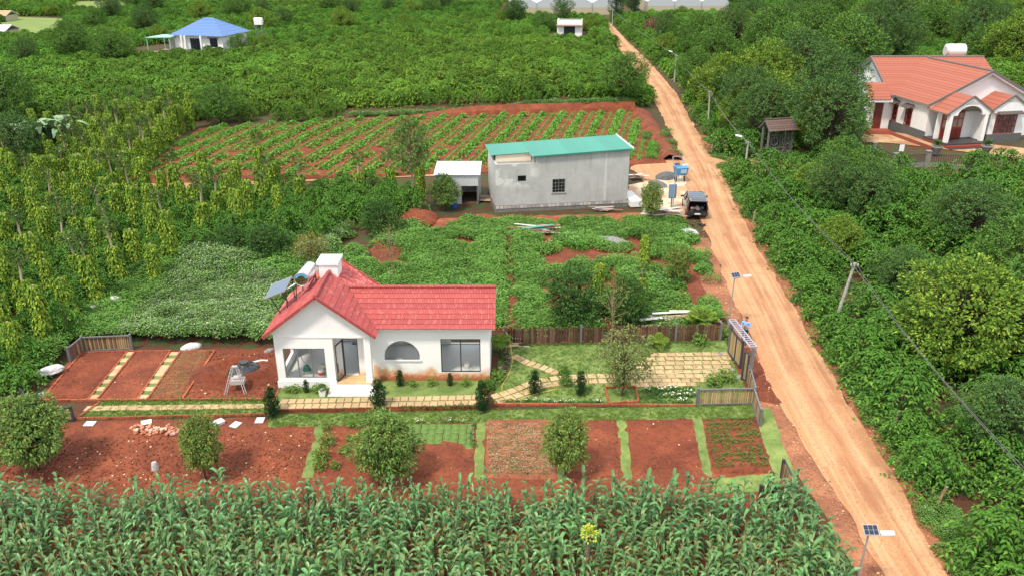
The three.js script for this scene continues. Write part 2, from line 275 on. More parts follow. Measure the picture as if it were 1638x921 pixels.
// the ploughed crop field with its earth banks
{
  const f = new THREE.Group(); f.name = 'crop_field'; structure(f); scene.add(f);
  patch('ploughed_soil', f, [[-38.51, -77], [-8.23, -80.61], [-21.41, -107.42], [-39.43, -101.78]], { y: 0.03, cell: 0.24, amp: 0.12, ridges: [0.95, 0.16], tint: 0.6, seed: 9, tone: [0.95, 0.9, 0.9] });
  patch('ploughed_soil', f, [[-8.23, -80.61], [16.66, -85.05], [16.66, -111.93], [-21.41, -107.42]], { y: 0.03, cell: 0.24, amp: 0.12, ridges: [0.95, 0.16], tint: 0.6, seed: 9, tone: [0.95, 0.9, 0.9] });
  const b = new MB(), A = [-21.49, -107.81], B = [17.09, -113.22];
  for (let i = 0; i < 60; i++) {
    const q = (t) => { const x = lerp(A[0], B[0], t), z = lerp(A[1], B[1], t), h = 1.15 * smooth(0.12, 0.5, t); return [V(x, 0.0, z + 0.35 + 0.4 * wn(x, z, 0.8, 5)), V(x, h * (0.5 + 0.2 * wn(x, z, 1, 6)), z - 0.1 + 0.4 * wn(x, z, 0.9, 7)), V(x, h + 0.1, z - 0.9)]; };
    const p = q(i / 60), r = q((i + 1) / 60); b.quad(p[0], r[0], r[1], p[1]); b.quad(p[1], r[1], r[2], p[2]);
  }
  b.color(1, 0.95, 0.9); structure(b.build('earth_bank', M.soil));
  const e = new MB(), C = [17.32, -112.36], D = [17.11, -86.09];
  for (let i = 0; i < 40; i++) {
    const q = (t) => { const x = lerp(C[0], D[0], t), z = lerp(C[1], D[1], t); return [V(x - 1.4 + 0.5 * wn(x, z, 0.8, 5), 0.0, z), V(x - 0.3 + 0.4 * wn(x, z, 0.9, 7), 0.55 + 0.3 * wn(x, z, 1, 6), z), V(x + 0.8, 0.5, z), V(x + 1.6, 0.02, z)]; };
    const p = q(i / 40), r = q((i + 1) / 40); for (let k = 0; k < 3; k++) e.quad(p[k], p[k + 1], r[k + 1], r[k]);
  }
  e.color(1.2, 1.35, 1.4); structure(e.build('earth_bank', M.soil));
}
// bare earth, lawns and seed beds round the new bungalow
patch('garden_earth', null, [[-25.42, -34.76], [13.1, -36.3], [12.15, -29.09], [-23.84, -28.66]], { y: 0.012, cell: 0.4, amp: 0.03, tint: 0.4, rag: 0.2, seed: 11 });
patch('garden_earth', null, [[-25, -36.92], [-12.49, -36.92], [-14.07, -42.85], [-25.8, -42.38]], { y: 0.014, cell: 0.3, amp: 0.04, tint: 0.4, rag: 0.15, seed: 12 });
patch('gate_earth', null, [[12.59, -42.54], [14.15, -42.85], [14.36, -36.18], [12.72, -36.92]], { y: 0.03, cell: 0.3, amp: 0.04, tint: 0.4, rag: 0.15, seed: 13, tone: [0.85, 0.8, 0.8] });
{
  const lawn = new THREE.Group(); lawn.name = 'lawn'; structure(lawn); scene.add(lawn);
  const G = (q, o = {}) => patch('turf', lawn, q, { y: 0.03, mat: M.grass, cell: 0.3, amp: 0.02, tint: 0.2, rag: 0.03, ...o });
  G([[-0.95, -36.42], [12.58, -36.42], [12.88, -43.74], [-0.71, -43.17]], { seed: 21 });
  G([[-12.16, -34.31], [12.73, -35.22], [12.56, -36.36], [-12.43, -35.52]], { seed: 22 });
  G([[-22.03, -35.22], [-12.45, -35.58], [-12.82, -36.92], [-21.62, -36.73]], { seed: 23, tone: [1.06, 1.02, 1] });
  G([[-9.51, -30.21], [-9, -30.21], [-9.37, -34.65], [-9.84, -34.65]], { seed: 24 });
  G([[-1.74, -30.07], [-1.27, -30.07], [-1.33, -35.22], [-1.81, -35.22]], { seed: 25, tone: [1.08, 1, 0.95] });
  G([[1.99, -29.98], [2.47, -29.98], [2.61, -35.4], [2.14, -35.4]], { seed: 26 });
  G([[4.96, -29.98], [5.43, -30.07], [5.83, -35.4], [5.29, -35.4]], { seed: 27, tone: [1.05, 1.05, 1] });
  G([[8.63, -30.21], [9.08, -30.21], [9.66, -35.4], [9.18, -35.4]], { seed: 28 });
  G([[11.81, -29.98], [12.86, -30.21], [13.43, -36.3], [12.5, -35.99]], { seed: 29, tone: [1.15, 1.1, 1.1] });
  G([[8.8, -29.09], [11.88, -29.31], [12.04, -30.58], [9.06, -30.21]], { seed: 30, tone: [1.1, 1.1, 1] });
  // squares of fresh turf laid like tiles
  const r = rng(5), ox = [-5.28, -34.54], oz = [-5.08, -32.8], ex = [-1.84, -34.54];
  const nx = 9, nz = 4, w = (ex[0] - ox[0]) / nx, d = (oz[1] - ox[1]) / nz;
  for (let j = 0; j < nz + 1; j++) for (let i = 0; i < nx; i++) {
    if (j === nz && i < nx - 2) continue;
    const t = part('turf_square', new THREE.BoxGeometry(w * 0.96, 0.05, d * 0.95), M.turfSquare ??= std({ map: grassT, color: lin(0.8, 0.98, 0.85), bumpMap: fineB, bumpScale: 0.02, roughness: 0.95 }), lawn);
    t.position.set(ox[0] + (i + 0.5) * w + (r() - 0.5) * 0.05, 0.045 + r() * 0.02, ox[1] + (j + 0.5) * d + (r() - 0.5) * 0.04); t.rotation.y = (r() - 0.5) * 0.06;
  }
  const beds = new THREE.Group(); beds.name = 'seed_beds'; structure(beds); scene.add(beds);
  const Bd = (q, o = {}) => patch('bed_soil', beds, q, { y: 0.035, cell: 0.16, amp: 0.07, tint: 0.35, rag: 0.08, ...o });
  Bd([[-8.71, -30.44], [-1.75, -30.25], [-1.77, -32.8], [-9.32, -34.54]], { seed: 40 });
  Bd([[-1.21, -30.16], [1.94, -30.07], [2.06, -35.05], [-1.3, -34.99]], { seed: 41, ridges: [0.45, 0.07], tone: [1.45, 2.0, 2.3] });
  Bd([[2.54, -30.16], [4.93, -30.16], [5.22, -35.05], [2.65, -34.99]], { seed: 42 });
  Bd([[5.58, -30.81], [8.75, -31], [9.08, -35.05], [5.8, -34.94]], { seed: 43, tone: [1, 0.95, 0.9] });
  Bd([[9.21, -30.53], [11.89, -30.62], [12.32, -35.22], [9.66, -35.11]], { seed: 44, ridges: [0.5, 0.09], tone: [0.95, 0.9, 0.85] });
  Bd([[-24.87, -37.04], [-22.43, -37.04], [-22.6, -42.22], [-25.2, -42.07]], { seed: 45, ridges: [0.6, 0.08], tone: [0.9, 0.82, 0.8] });
  Bd([[-21.87, -36.98], [-19.86, -36.98], [-20.1, -42.3], [-22.16, -42.3]], { seed: 46, tone: [1.05, 1.05, 1.05] });
  Bd([[-19.26, -37.04], [-17.56, -37.11], [-17.7, -42.38], [-19.44, -42.3]], { seed: 47, ridges: [0.33, 0.08], tone: [1.0, 1.35, 1.3] });
}
// the raised bed of the bungalow's terrace
const TY = 0.22;
{
  const t = new THREE.Group(); t.name = 'terrace'; structure(t); scene.add(t);
  const a = [-12.46, -35.66], b = [-1.42, -36.14], W = new MB();
  W.bar(V(a[0], TY / 2, a[1]), V(b[0], TY / 2, b[1]), 0.14, TY + 0.06).bar(V(a[0], TY / 2, a[1] - 0.08), V(a[0], TY / 2, -38.5), 0.12, TY + 0.05).bar(V(b[0], TY / 2, b[1] - 0.08), V(b[0], TY / 2, -38.6), 0.12, TY + 0.05);
  W.build('retaining_wall', std({ map: soilT, color: lin(1.3, 1.35, 1.35), bumpMap: fineB, bumpScale: 0.02, roughness: 0.95 }), t);
  patch('turf', t, [[a[0] + 0.06, a[1] - 0.08], [b[0] - 0.06, b[1] - 0.08], [b[0] - 0.06, -38.6], [a[0] + 0.06, -38.6]], { y: TY, mat: M.grass, cell: 0.3, amp: 0.015, tint: 0.4, seed: 50 });
}
// ---------- sandstone paving, stone by stone ----------
const slabGeo = [0, 1, 2].map((k) => { const r = rng(90 + k), s = new MB(), j = () => (r() - 0.5) * 0.07; const c = [[-0.5, 0.5], [0.5, 0.5], [0.5, -0.5], [-0.5, -0.5]].map(([x, z]) => [x + j(), z + j()]); s.hexa(c.map(([x, z]) => V(x, 0, z)), c.map(([x, z]) => V(x * 0.985, 1, z * 0.985))); return s.geometry(); });
let slabSeed = rng(77);
function slab(parent, x, y, z, w, d, turn = 0) {
  const o = part('paver', slabGeo[Math.floor(slabSeed() * 3)], stones[Math.floor(slabSeed() * 3)], parent); o.position.set(x, y, z); o.scale.set(w, 0.045 + 0.015 * slabSeed(), d); o.rotation.y = turn + (slabSeed() - 0.5) * 0.05; return o;
}
{
  const g = new THREE.Group(); g.name = 'paved_path'; structure(g); scene.add(g);
  const y = TY + 0.015; // two rows in front of the bungalow
  for (const [p0, p1] of [[[-11.91, -35.83], [-1.43, -36.26]], [[-12.05, -36.35], [-1.28, -36.79]]]) { const n = 26; for (let i = 0; i < n; i++) { const t = (i + 0.5) / n; slab(g, lerp(p0[0], p1[0], t), y, lerp(p0[1], p1[1], t), 0.37, 0.42); } }
  // curved double row to the parking place
  const curve = new THREE.CatmullRomCurve3([[-0.95, -36.85], [0.2, -37.55], [1.57, -38.54], [3.13, -38.94], [6.25, -39.15]].map(([x, z]) => V(x, 0, z)));
  for (let i = 0; i < 15; i++) { const t = (i + 0.5) / 15, p = curve.getPointAt(t), d = curve.getTangentAt(t), n = V(-d.z, 0, d.x), a = Math.atan2(-d.z, d.x); for (const s of [-0.28, 0.28]) slab(g, p.x + n.x * s, 0.035, p.z + n.z * s, 0.45, 0.46, a); }
  // stepping stones from the hedge corner
  const c2 = new THREE.CatmullRomCurve3([[0.04, -41.76], [0.93, -40.86], [1.8, -40.28], [2.58, -39.57]].map(([x, z]) => V(x, 0, z)));
  for (let i = 0; i < 8; i++) { const t = (i + 0.5) / 8, p = c2.getPointAt(t), d = c2.getTangentAt(t); slab(g, p.x, 0.035, p.z, 0.36, 0.55, Math.atan2(-d.z, d.x)); }
  // row along the left garden
  const q0 = [-22.06, -35.99], q1 = [-12.69, -36.24]; for (let i = 0; i < 22; i++) { const t = (i + 0.5) / 22; slab(g, lerp(q0[0], q1[0], t), 0.035, lerp(q0[1], q1[1], t), 0.42, 0.45); }
  // ladders of stone and turf between the left beds
  for (const [a, b] of [[[-22.17, -36.92], [-22.38, -42.15]], [[-19.5, -36.92], [-19.74, -42.15]]]) for (let i = 0; i < 13; i++) { const t = (i + 0.5) / 13; if (i % 2 === 0 || i === 7) slab(g, lerp(a[0], b[0], t), 0.05, lerp(a[1], b[1], t), 0.5, 0.4); }
  for (const [a, b] of [[[-22.17, -36.92], [-22.38, -42.15]], [[-19.5, -36.92], [-19.74, -42.15]]]) patch('turf', g, [[a[0] - 0.28, a[1]], [a[0] + 0.28, a[1]], [b[0] + 0.28, b[1]], [b[0] - 0.28, b[1]]], { y: 0.045, mat: M.grass, cell: 0.3, amp: 0.01 });
  const park = new THREE.Group(); park.name = 'parking_paving'; structure(park); scene.add(park);
  const rows = [[1039, 1166, 569], [1030, 1166, 576], [1022, 1167, 583], [1012, 1167, 590], [1003, 1168, 597], [1003, 1166, 604], [998, 1150, 611], [990, 1110, 618]];
  const rowM = [[[8.01, -41.84], [12.67, -41.99]], [[7.6, -41.31], [12.54, -41.46]], [[7.24, -40.79], [12.45, -40.93]], [[6.82, -40.28], [12.32, -40.42]], [[6.43, -39.78], [12.24, -39.92]], [[6.37, -39.29], [12.05, -39.43]], [[6.14, -38.81], [11.38, -38.94]], [[5.8, -38.34], [9.91, -38.47]]];
  rowM.forEach(([a, b], k) => { const n = Math.round((b[0] - a[0]) / 0.54); for (let i = 0; i < n; i++) { const t = (i + 0.5 + (k % 2) * 0.25) / n; slab(park, lerp(a[0], b[0], t), 0.035, lerp(a[1], b[1], t), 0.48, 0.4); } });
}
// ---------- brick edging: short bricks on end, laid row by row ----------
{
  const brickM = std({ map: soilT, color: lin(1.9, 2.1, 2.2), bumpMap: fineB, bumpScale: 0.01, roughness: 0.9 });
  const run = (pts, label, h = 0.12, gap = 0.15) => {
    const r = rng(pts.length * 31 + Math.round(pts[0][0] * 10)), s = new MB();
    for (let k = 0; k + 1 < pts.length; k++) { const [x0, z0] = pts[k], [x1, z1] = pts[k + 1], n = Math.max(1, Math.round(Math.hypot(x1 - x0, z1 - z0) / gap)), ux = (x1 - x0) / n, uz = (z1 - z0) / n; for (let i = 0; i < n; i++) s.bar(V(x0 + ux * (i + 0.06), h / 2 + r() * 0.03, z0 + uz * (i + 0.06) + (r() - 0.5) * 0.02), V(x0 + ux * (i + 0.94), h / 2 + r() * 0.03, z0 + uz * (i + 0.94) + (r() - 0.5) * 0.02), 0.09, h); }
    tag(s.build('brick_edging', brickM), label, 'edging', 'brick edgings round the garden beds');
  };
  run([[-24.77, -36.85], [-25.2, -42.07], [-22.23, -42.3]], 'red brick edging along the outer left side of the leftmost seed bed');
  run([[-22.34, -36.85], [-22.57, -42.15]], 'red brick edging between leftmost bed and its paved strip');
  run([[-21.85, -36.85], [-22.12, -42.22], [-20.1, -42.3], [-19.74, -36.85]], 'red brick edging round the smooth second seed bed');
  run([[-19.21, -36.85], [-19.48, -42.22], [-17.49, -42.3], [-17.39, -36.92]], 'red brick edging round the ridged third seed bed');
  run([[-24.87, -36.79], [-12.75, -36.92]], 'long red brick edging between left seed beds and lawn strip');
  run([[-22.04, -35.05], [-21.57, -36.61]], 'short slanting brick edging at left end of the lawn strip');
  run([[-22.04, -35.05], [-12.41, -35.46]], 'long red brick edging between lawn strip and front bare earth');
  run([[-0.95, -36.42], [9.56, -36.3]], 'low row of bricks along front edge of right lawn');
  run([[5.03, -38.07], [6.69, -38.14], [6.61, -36.61], [5.05, -36.42], [5.03, -38.07]], 'square brick surround of the garden tree', 0.16, 0.22);
}

// ---------- building helpers ----------
function wallZ(name, parent, mat, outline, holes, zFront, t = 0.16) { // wall facing +z; outline and holes in x, y
  const s = new THREE.Shape(outline.map(([x, y]) => new THREE.Vector2(x, y)));
  for (const h of holes) s.holes.push(h.isPath ? h : new THREE.Path(h.map(([x, y]) => new THREE.Vector2(x, y))));
  const g = new THREE.ExtrudeGeometry(s, { depth: t, bevelEnabled: false, curveSegments: 20 }); g.translate(0, 0, zFront - t);
  return new MB().geo(g).build(name, mat, parent);
}
function wallX(name, parent, mat, outline, holes, xFace, t = 0.16) { // wall facing +x at xFace; outline in z, y
  const f = ([z, y]) => new THREE.Vector2(-z, y), s = new THREE.Shape(outline.map(f));
  for (const h of holes) s.holes.push(new THREE.Path(h.map(f)));
  const g = new THREE.ExtrudeGeometry(s, { depth: t, bevelEnabled: false }); g.rotateY(Math.PI / 2); g.translate(xFace - t, 0, 0);
  return new MB().geo(g).build(name, mat, parent);
}
const rect = (x0, y0, x1, y1) => [[x0, y0], [x1, y0], [x1, y1], [x0, y1]];
function settle(g, x, y, z, turn = 0) { for (const c of g.children) c.position.sub(V(x, y, z)); g.position.set(x, y, z); g.rotation.y = turn; return g; }
function windowZ(parent, x0, y0, x1, y1, z, lites, mats = {}, t = 0.05) {
  const fr = mats.frame ?? M.alu, f = new MB();
  f.box(x0, y0, z - 0.07, x0 + t, y1, z).box(x1 - t, y0, z - 0.07, x1, y1, z).box(x0 + t, y0, z - 0.07, x1 - t, y0 + t, z).box(x0 + t, y1 - t, z - 0.07, x1 - t, y1, z);
  const w = f.build('window', fr, parent), L = x1 - x0;
  for (let i = 1; i < lites; i++) { const x = x0 + L * i / lites; new MB().box(x - t * 0.6, y0 + t, z - 0.06, x + t * 0.6, y1 - t, z - 0.008).build('mullion', fr, w); }
  for (let i = 0; i < lites; i++) { const a = x0 + L * i / lites + t * 0.6, b = x0 + L * (i + 1) / lites - t * 0.6; new MB().quad(V(a, y0 + t, z - 0.035), V(b, y0 + t, z - 0.035), V(b, y1 - t, z - 0.035), V(a, y1 - t, z - 0.035)).build('pane', mats.pane ?? M.glass, w); }
  return w;
}
// a tiled slope: courses run from the eave (e0-e1) to the ridge (r0-r1); each course laps the one below
function tileSlope(parent, e0, e1, r0, r1, { courses = 10, pitch = 0.17, mat, soffit, thick = 0.09, wave = 0.022 }) {
  const nrm = e1.clone().sub(e0).cross(r0.clone().sub(e0)).normalize(); const sgn = nrm.y < 0 ? -1 : 1; nrm.multiplyScalar(sgn);
  const at = (s, t, h) => { const a = e0.clone().lerp(e1, s), b = r0.clone().lerp(r1, s); return a.lerp(b, t).addScaledVector(nrm, h); };
  const L = Math.max(e0.distanceTo(e1), r0.distanceTo(r1)), n = Math.round(L / pitch) * 2, slope = new MB();
  slope.quad(at(0, 0, -thick), at(1, 0, -thick), at(1, 1, -thick), at(0, 1, -thick)); slope.quad(at(0, 0, 0), at(1, 0, 0), at(1, 1, 0), at(0, 1, 0));
  slope.quad(at(0, 0, -thick), at(1, 0, -thick), at(1, 0, 0), at(0, 0, 0)).quad(at(0, 0, -thick), at(0, 1, -thick), at(0, 1, 0), at(0, 0, 0)).quad(at(1, 0, -thick), at(1, 1, -thick), at(1, 1, 0), at(1, 0, 0));
  const S = slope.build('roof_deck', soffit ?? M.whitePaint, parent);
  for (let k = 0; k < courses; k++) {
    const c = new MB(), t0 = k / courses - (k ? 0.012 : 0), t1 = (k + 1) / courses;
    for (let i = 0; i < n; i++) {
      const s0 = i / n, s1 = (i + 1) / n, h0 = i % 2 ? wave : 0, h1 = (i + 1) % 2 ? wave : 0, lo = 0.04, hi = 0.012;
      const a = at(s0, t0, lo + h0), b = at(s1, t0, lo + h1), d = at(s1, t1, hi + h1), e = at(s0, t1, hi + h0);
      if (sgn > 0) { c.quad(a, b, d, e); c.quad(at(s0, t0, 0.002), at(s1, t0, 0.002), b, a); } else { c.quad(b, a, e, d); c.quad(at(s1, t0, 0.002), at(s0, t0, 0.002), a, b); }
    }
    c.build('tile_course', Array.isArray(mat) ? mat[(k * 7 + courses) % mat.length] : mat, S);
  }
  return S;
}
function ridgeCap(parent, a, b, mat, r = 0.1, n = 0) {
  const L = a.distanceTo(b); n = n || Math.max(2, Math.round(L / 0.34)); const c = new MB();
  for (let i = 0; i < n; i++) { const p = a.clone().lerp(b, i / n), q = a.clone().lerp(b, Math.min(1, (i + 1.06) / n)); c.tube([p, q], (t) => r * (1 - 0.16 * t), 9); }
  return c.build('ridge_tile', mat, parent);
}
const redTile = [0.97, 1, 1.04].map((k, i) => std({ map: texture(256, 256, 2.7, (u, v) => mix3(mix3([152 * k, 60 * k, 59 * k], [164 * k, 75 * k, 72 * k], fbm(u * 5, v * 5, 5, 4, 230 + i)), [180, 116, 106], smooth(0.52, 0.85, fbm(u * 30, v * 12, 30, 3, 240 + i)) * 0.7)), roughness: 0.65 }));
const dustTile = [0, 1].map((k) => std({ map: texture(256, 256, 1.9, (u, v) => mix3([172, 72, 68], [196, 128, 122], smooth(0.42, 0.72, fbm(u * 14, v * 14, 14, 5, 205 + k)))), roughness: 0.8 }));

// ---------- the new red-roofed bungalow ----------
{
  const h = thing('bungalow', 'new white bungalow with bright red tiled roof and arched window', 'house');
  const stain = texture(1024, 512, [6.3, 4.2], (u, v) => {
    const base = mix3([226, 229, 230], [238, 239, 238], fbm(u * 12, v * 8, 12, 4, 62)); const n = fbm(u * 14, v * 9, 14, 4, 63), f = fbm(u * 40, v * 26, 40, 3, 64);
    let k = mix3(base, [206, 142, 92], smooth(0.03, -0.1, v - 0.1 - 0.2 * n - 0.09 * smooth(0.4, 0.0, u)) * (0.55 + 0.45 * f)); k = mix3(k, [178, 104, 68], smooth(0.02, -0.05, v - 0.08 - 0.08 * f) * 0.9); return k; });
  stain.offset.set(7.5 / 6.3, 0);
  const stained = std({ map: stain, roughness: 0.8 }), ZF = -37.9, ZW = -38.74, XL = -12.5, XP = -9.42, XC = -7.45, XR = -1.2, ZB = -43, ZR = -42.6, WT = 3.45;
  const ridge = V(-9.97, 5.66, 0), sl = (5.66 - 3.4) / 2.93, gy = (x) => 5.6 - Math.abs(x + 9.97) * sl - 0.08;
  // walls
  wallZ('front_wall', h, M.white, [[XL, 0], [XP, 0], [XP, 3.22], [XC, 3.22], [XC, gy(XC)], [-9.97, gy(-9.97)], [XL, gy(XL)]], [rect(-12.09, 0.78, -9.89, 2.56)], ZF);
  const arch = new THREE.Path(); arch.moveTo(-6.89, 1.45); arch.lineTo(-4.98, 1.45); arch.absarc(-5.935, 1.62, 0.955, -0.12, Math.PI + 0.12, false); arch.closePath(); arch.isPath = true;
  wallZ('front_wall', h, stained, [[XP, 0], [XR, 0], [XR, 3.62], [XP, 3.62]], [rect(-9.16, 0.5, -8.3, 2.7), rect(-3.84, 0.66, -1.7, 2.69), arch], ZW);
  wallX('porch_side_wall', h, M.white, rect(ZW, 0, ZF - 0.16, 3.22), [], XP, 0.16);
  wallX('left_wall', h, M.white, [[ZB, 0], [ZF - 0.16, 0], [ZF - 0.16, WT], [ZB, WT]], [rect(-40.6, 0.9, -38.8, 2.6)], XL + 0.16, 0.16);
  wallX('right_wall', h, M.white, [[ZR, 0], [ZW - 0.16, 0], [ZW - 0.16, 3.62], [-40.6, 4.74], [ZR, 3.62]], [], XR, 0.16);
  wallZ('back_wall', h, M.white, [[XC + 0.1, 0], [XR - 0.16, 0], [XR - 0.16, 3.6], [XC + 0.1, 3.6]], [rect(-6.6, 0.9, -4.6, 2.6), rect(-3.6, 0.5, -1.7, 2.7)], ZR + 0.16, 0.16);
  wallZ('back_wall', h, M.white, [[XL + 0.16, 0], [XC, 0], [XC, gy(XC) - 0.1], [-9.97, gy(-9.97) - 0.12], [XL + 0.16, gy(XL) - 0.12]], [rect(-11.6, 0.8, -9.2, 2.7)], ZB + 0.16, 0.16);
  wallX('side_wall', h, M.white, rect(ZB, 0, ZR, 3.3), [], XC, 0.16);
  new MB().box(XL - 0.05, 0, ZF + 0.002, XP + 0.03, 0.62, ZF + 0.06).build('plinth', M.white, h);
  new MB().box(XL + 0.02, 3.2, ZF + 0.002, XC, 3.3, ZF + 0.04).build('string_course', M.white, h);
  new MB().box(XL + 0.17, 0.02, ZB + 0.2, XP, 0.46, ZF - 0.17).box(XP + 0.002, 0.02, ZR + 0.2, XR - 0.17, 0.455, ZW - 0.17).build('interior_floor', std({ color: lin(0.55, 0.58, 0.58), bumpMap: fineB, bumpScale: 0.004, roughness: 0.45 }), h);
  new MB().box(-7.8, 0.5, ZF - 0.3, -7.46, 3.22, ZF - 0.003).build('porch_column', M.white, h);
  const porch = std({ map: stoneT, color: lin(0.95, 0.9, 0.88), roughness: 0.6 });
  new MB().box(-9.42, 0.03, ZW + 0.002, -7.2, 0.5, ZF + 0.05).build('porch_floor', porch, h);
  const st = std({ map: plasterT, color: lin(0.86, 0.83, 0.78), roughness: 0.6 });
  for (const [z0, z1, y] of [[ZF + 0.052, ZF + 0.36, 0.42], [ZF + 0.36, ZF + 0.68, 0.33], [ZF + 0.68, ZF + 1.0, 0.27]]) new MB().box(-9.72, 0.1, z0, -7.2, y, z1 - 0.002).build('step', st, h);
  // windows and door
  windowZ(h, -12.09, 0.78, -9.89, 2.56, ZF - 0.03, 3); windowZ(h, -3.84, 0.66, -1.7, 2.69, ZW - 0.03, 2, { frame: M.darkSteel });
  { const s = new THREE.Shape(); s.moveTo(-6.86, 1.48); s.lineTo(-5.01, 1.48); s.absarc(-5.935, 1.62, 0.925, -0.1, Math.PI + 0.1, false); s.closePath(); const hole = new THREE.Path(); hole.moveTo(-6.81, 1.53); hole.lineTo(-5.06, 1.53); hole.absarc(-5.935, 1.62, 0.875, -0.1, Math.PI + 0.1, false); hole.closePath();
    const pane = new THREE.ShapeGeometry(s, 20); s.holes.push(hole); const w = new MB().geo(new THREE.ExtrudeGeometry(s, { depth: 0.06, bevelEnabled: false, curveSegments: 20 }).translate(0, 0, ZW - 0.12)).build('window', M.alu, h);
    new MB().geo(pane.translate(0, 0, ZW - 0.09)).build('pane', M.glass, w); new MB().box(-6.97, 1.37, ZW - 0.1, -4.9, 1.45, ZW + 0.07).build('sill', M.whitePaint, h); }
  { const d = new MB().box(-9.16, 0.5, ZW - 0.12, -9.11, 2.7, ZW - 0.02).box(-8.35, 0.5, ZW - 0.12, -8.3, 2.7, ZW - 0.02).box(-9.11, 2.65, ZW - 0.12, -8.35, 2.7, ZW - 0.02).build('door_frame', M.darkSteel, h);
    const a = V(-9.08, 0, ZW - 0.02), b = V(-9.33, 0, ZW + 0.72), e = (q, y) => V(q.x, y, q.z), f = new MB();
    f.bar(e(a, 0.53), e(b, 0.53), 0.04, 0.07).bar(e(a, 2.64), e(b, 2.64), 0.04, 0.07).bar(e(a, 0.53), e(a, 2.64), 0.05, 0.05).bar(e(b, 0.53), e(b, 2.64), 0.05, 0.05);
    const leaf = f.build('door', M.darkSteel, h); new MB().quad(e(a, 0.57), e(b, 0.57), e(b, 2.6), e(a, 2.6)).build('pane', M.glass, leaf); new MB().bar(V(b.x + 0.05, 1.0, b.z - 0.04), V(b.x + 0.05, 1.6, b.z - 0.04), 0.03, 0.03).build('handle', M.black, leaf); }
  // roof
  const roof = new THREE.Group(); roof.name = 'roof'; h.add(roof);
  const e = 3.4, X0 = -12.92, X1 = -7.05, RZ0 = -37.45, RZ1 = -40.65, RZ2 = -43.2;
  tileSlope(roof, V(X1, e, RZ0), V(X1, e, RZ1), V(-9.97, 5.68, RZ0), V(-9.97, 5.68, RZ1), { courses: 11, mat: redTile });
  tileSlope(roof, V(X0, e, RZ0), V(X0, e, RZ1), V(-9.97, 5.68, RZ0), V(-9.97, 5.68, RZ1), { courses: 11, mat: redTile });
  const dy = 0.07;
  tileSlope(roof, V(X1, e - dy, RZ1), V(X1, e - dy, RZ2), V(-9.97, 5.68 - dy, RZ1), V(-9.97, 5.68 - dy, RZ2), { courses: 11, mat: dustTile });
  tileSlope(roof, V(X0, e - dy, RZ1), V(X0, e - dy, RZ2), V(-9.97, 5.68 - dy, RZ1), V(-9.97, 5.68 - dy, RZ2), { courses: 11, mat: dustTile });
  tileSlope(roof, V(-7.12, 3.48, -38.3), V(-0.88, 3.48, -38.3), V(-8.86, 4.86, -40.6), V(-0.88, 4.86, -40.6), { courses: 8, mat: redTile, pitch: 0.15 });
  tileSlope(roof, V(-7.12, 3.48, -42.9), V(-0.88, 3.48, -42.9), V(-8.86, 4.86, -40.6), V(-0.88, 4.86, -40.6), { courses: 8, mat: redTile, pitch: 0.15 });
  ridgeCap(roof, V(-9.97, 5.73, RZ0), V(-9.97, 5.73, RZ1), redTile[0], 0.12); ridgeCap(roof, V(-8.86, 4.92, -40.6), V(-0.86, 4.92, -40.6), redTile[0], 0.11); ridgeCap(roof, V(-9.97, 5.66, RZ1), V(-9.97, 5.66, RZ2), dustTile[0], 0.11);
  for (const [x, s] of [[X1, 1], [X0, 1]]) new MB().bar(V(x, e + 0.02, RZ0 + 0.02), V(-9.97, 5.7, RZ0 + 0.02), 0.07, 0.15).build('verge_tile', redTile[0], roof);
  new MB().bar(V(X1, e - dy + 0.05, RZ2), V(-9.97, 5.7 - dy, RZ2), 0.09, 0.13).build('verge_tile', redTile[0], roof);
  const ch = new MB().box(-10.55, 4.6, -42.1, -9.52, 6.05, -41.0).build('roof_shaft', M.white, h);
  new MB().box(-10.64, 6.05, -42.19, -9.43, 6.2, -40.91).box(-10.48, 6.2, -42.04, -9.58, 6.26, -41.06).build('cap', M.whitePaint, ch);
  settle(h, -7, 0, -40.5);
}
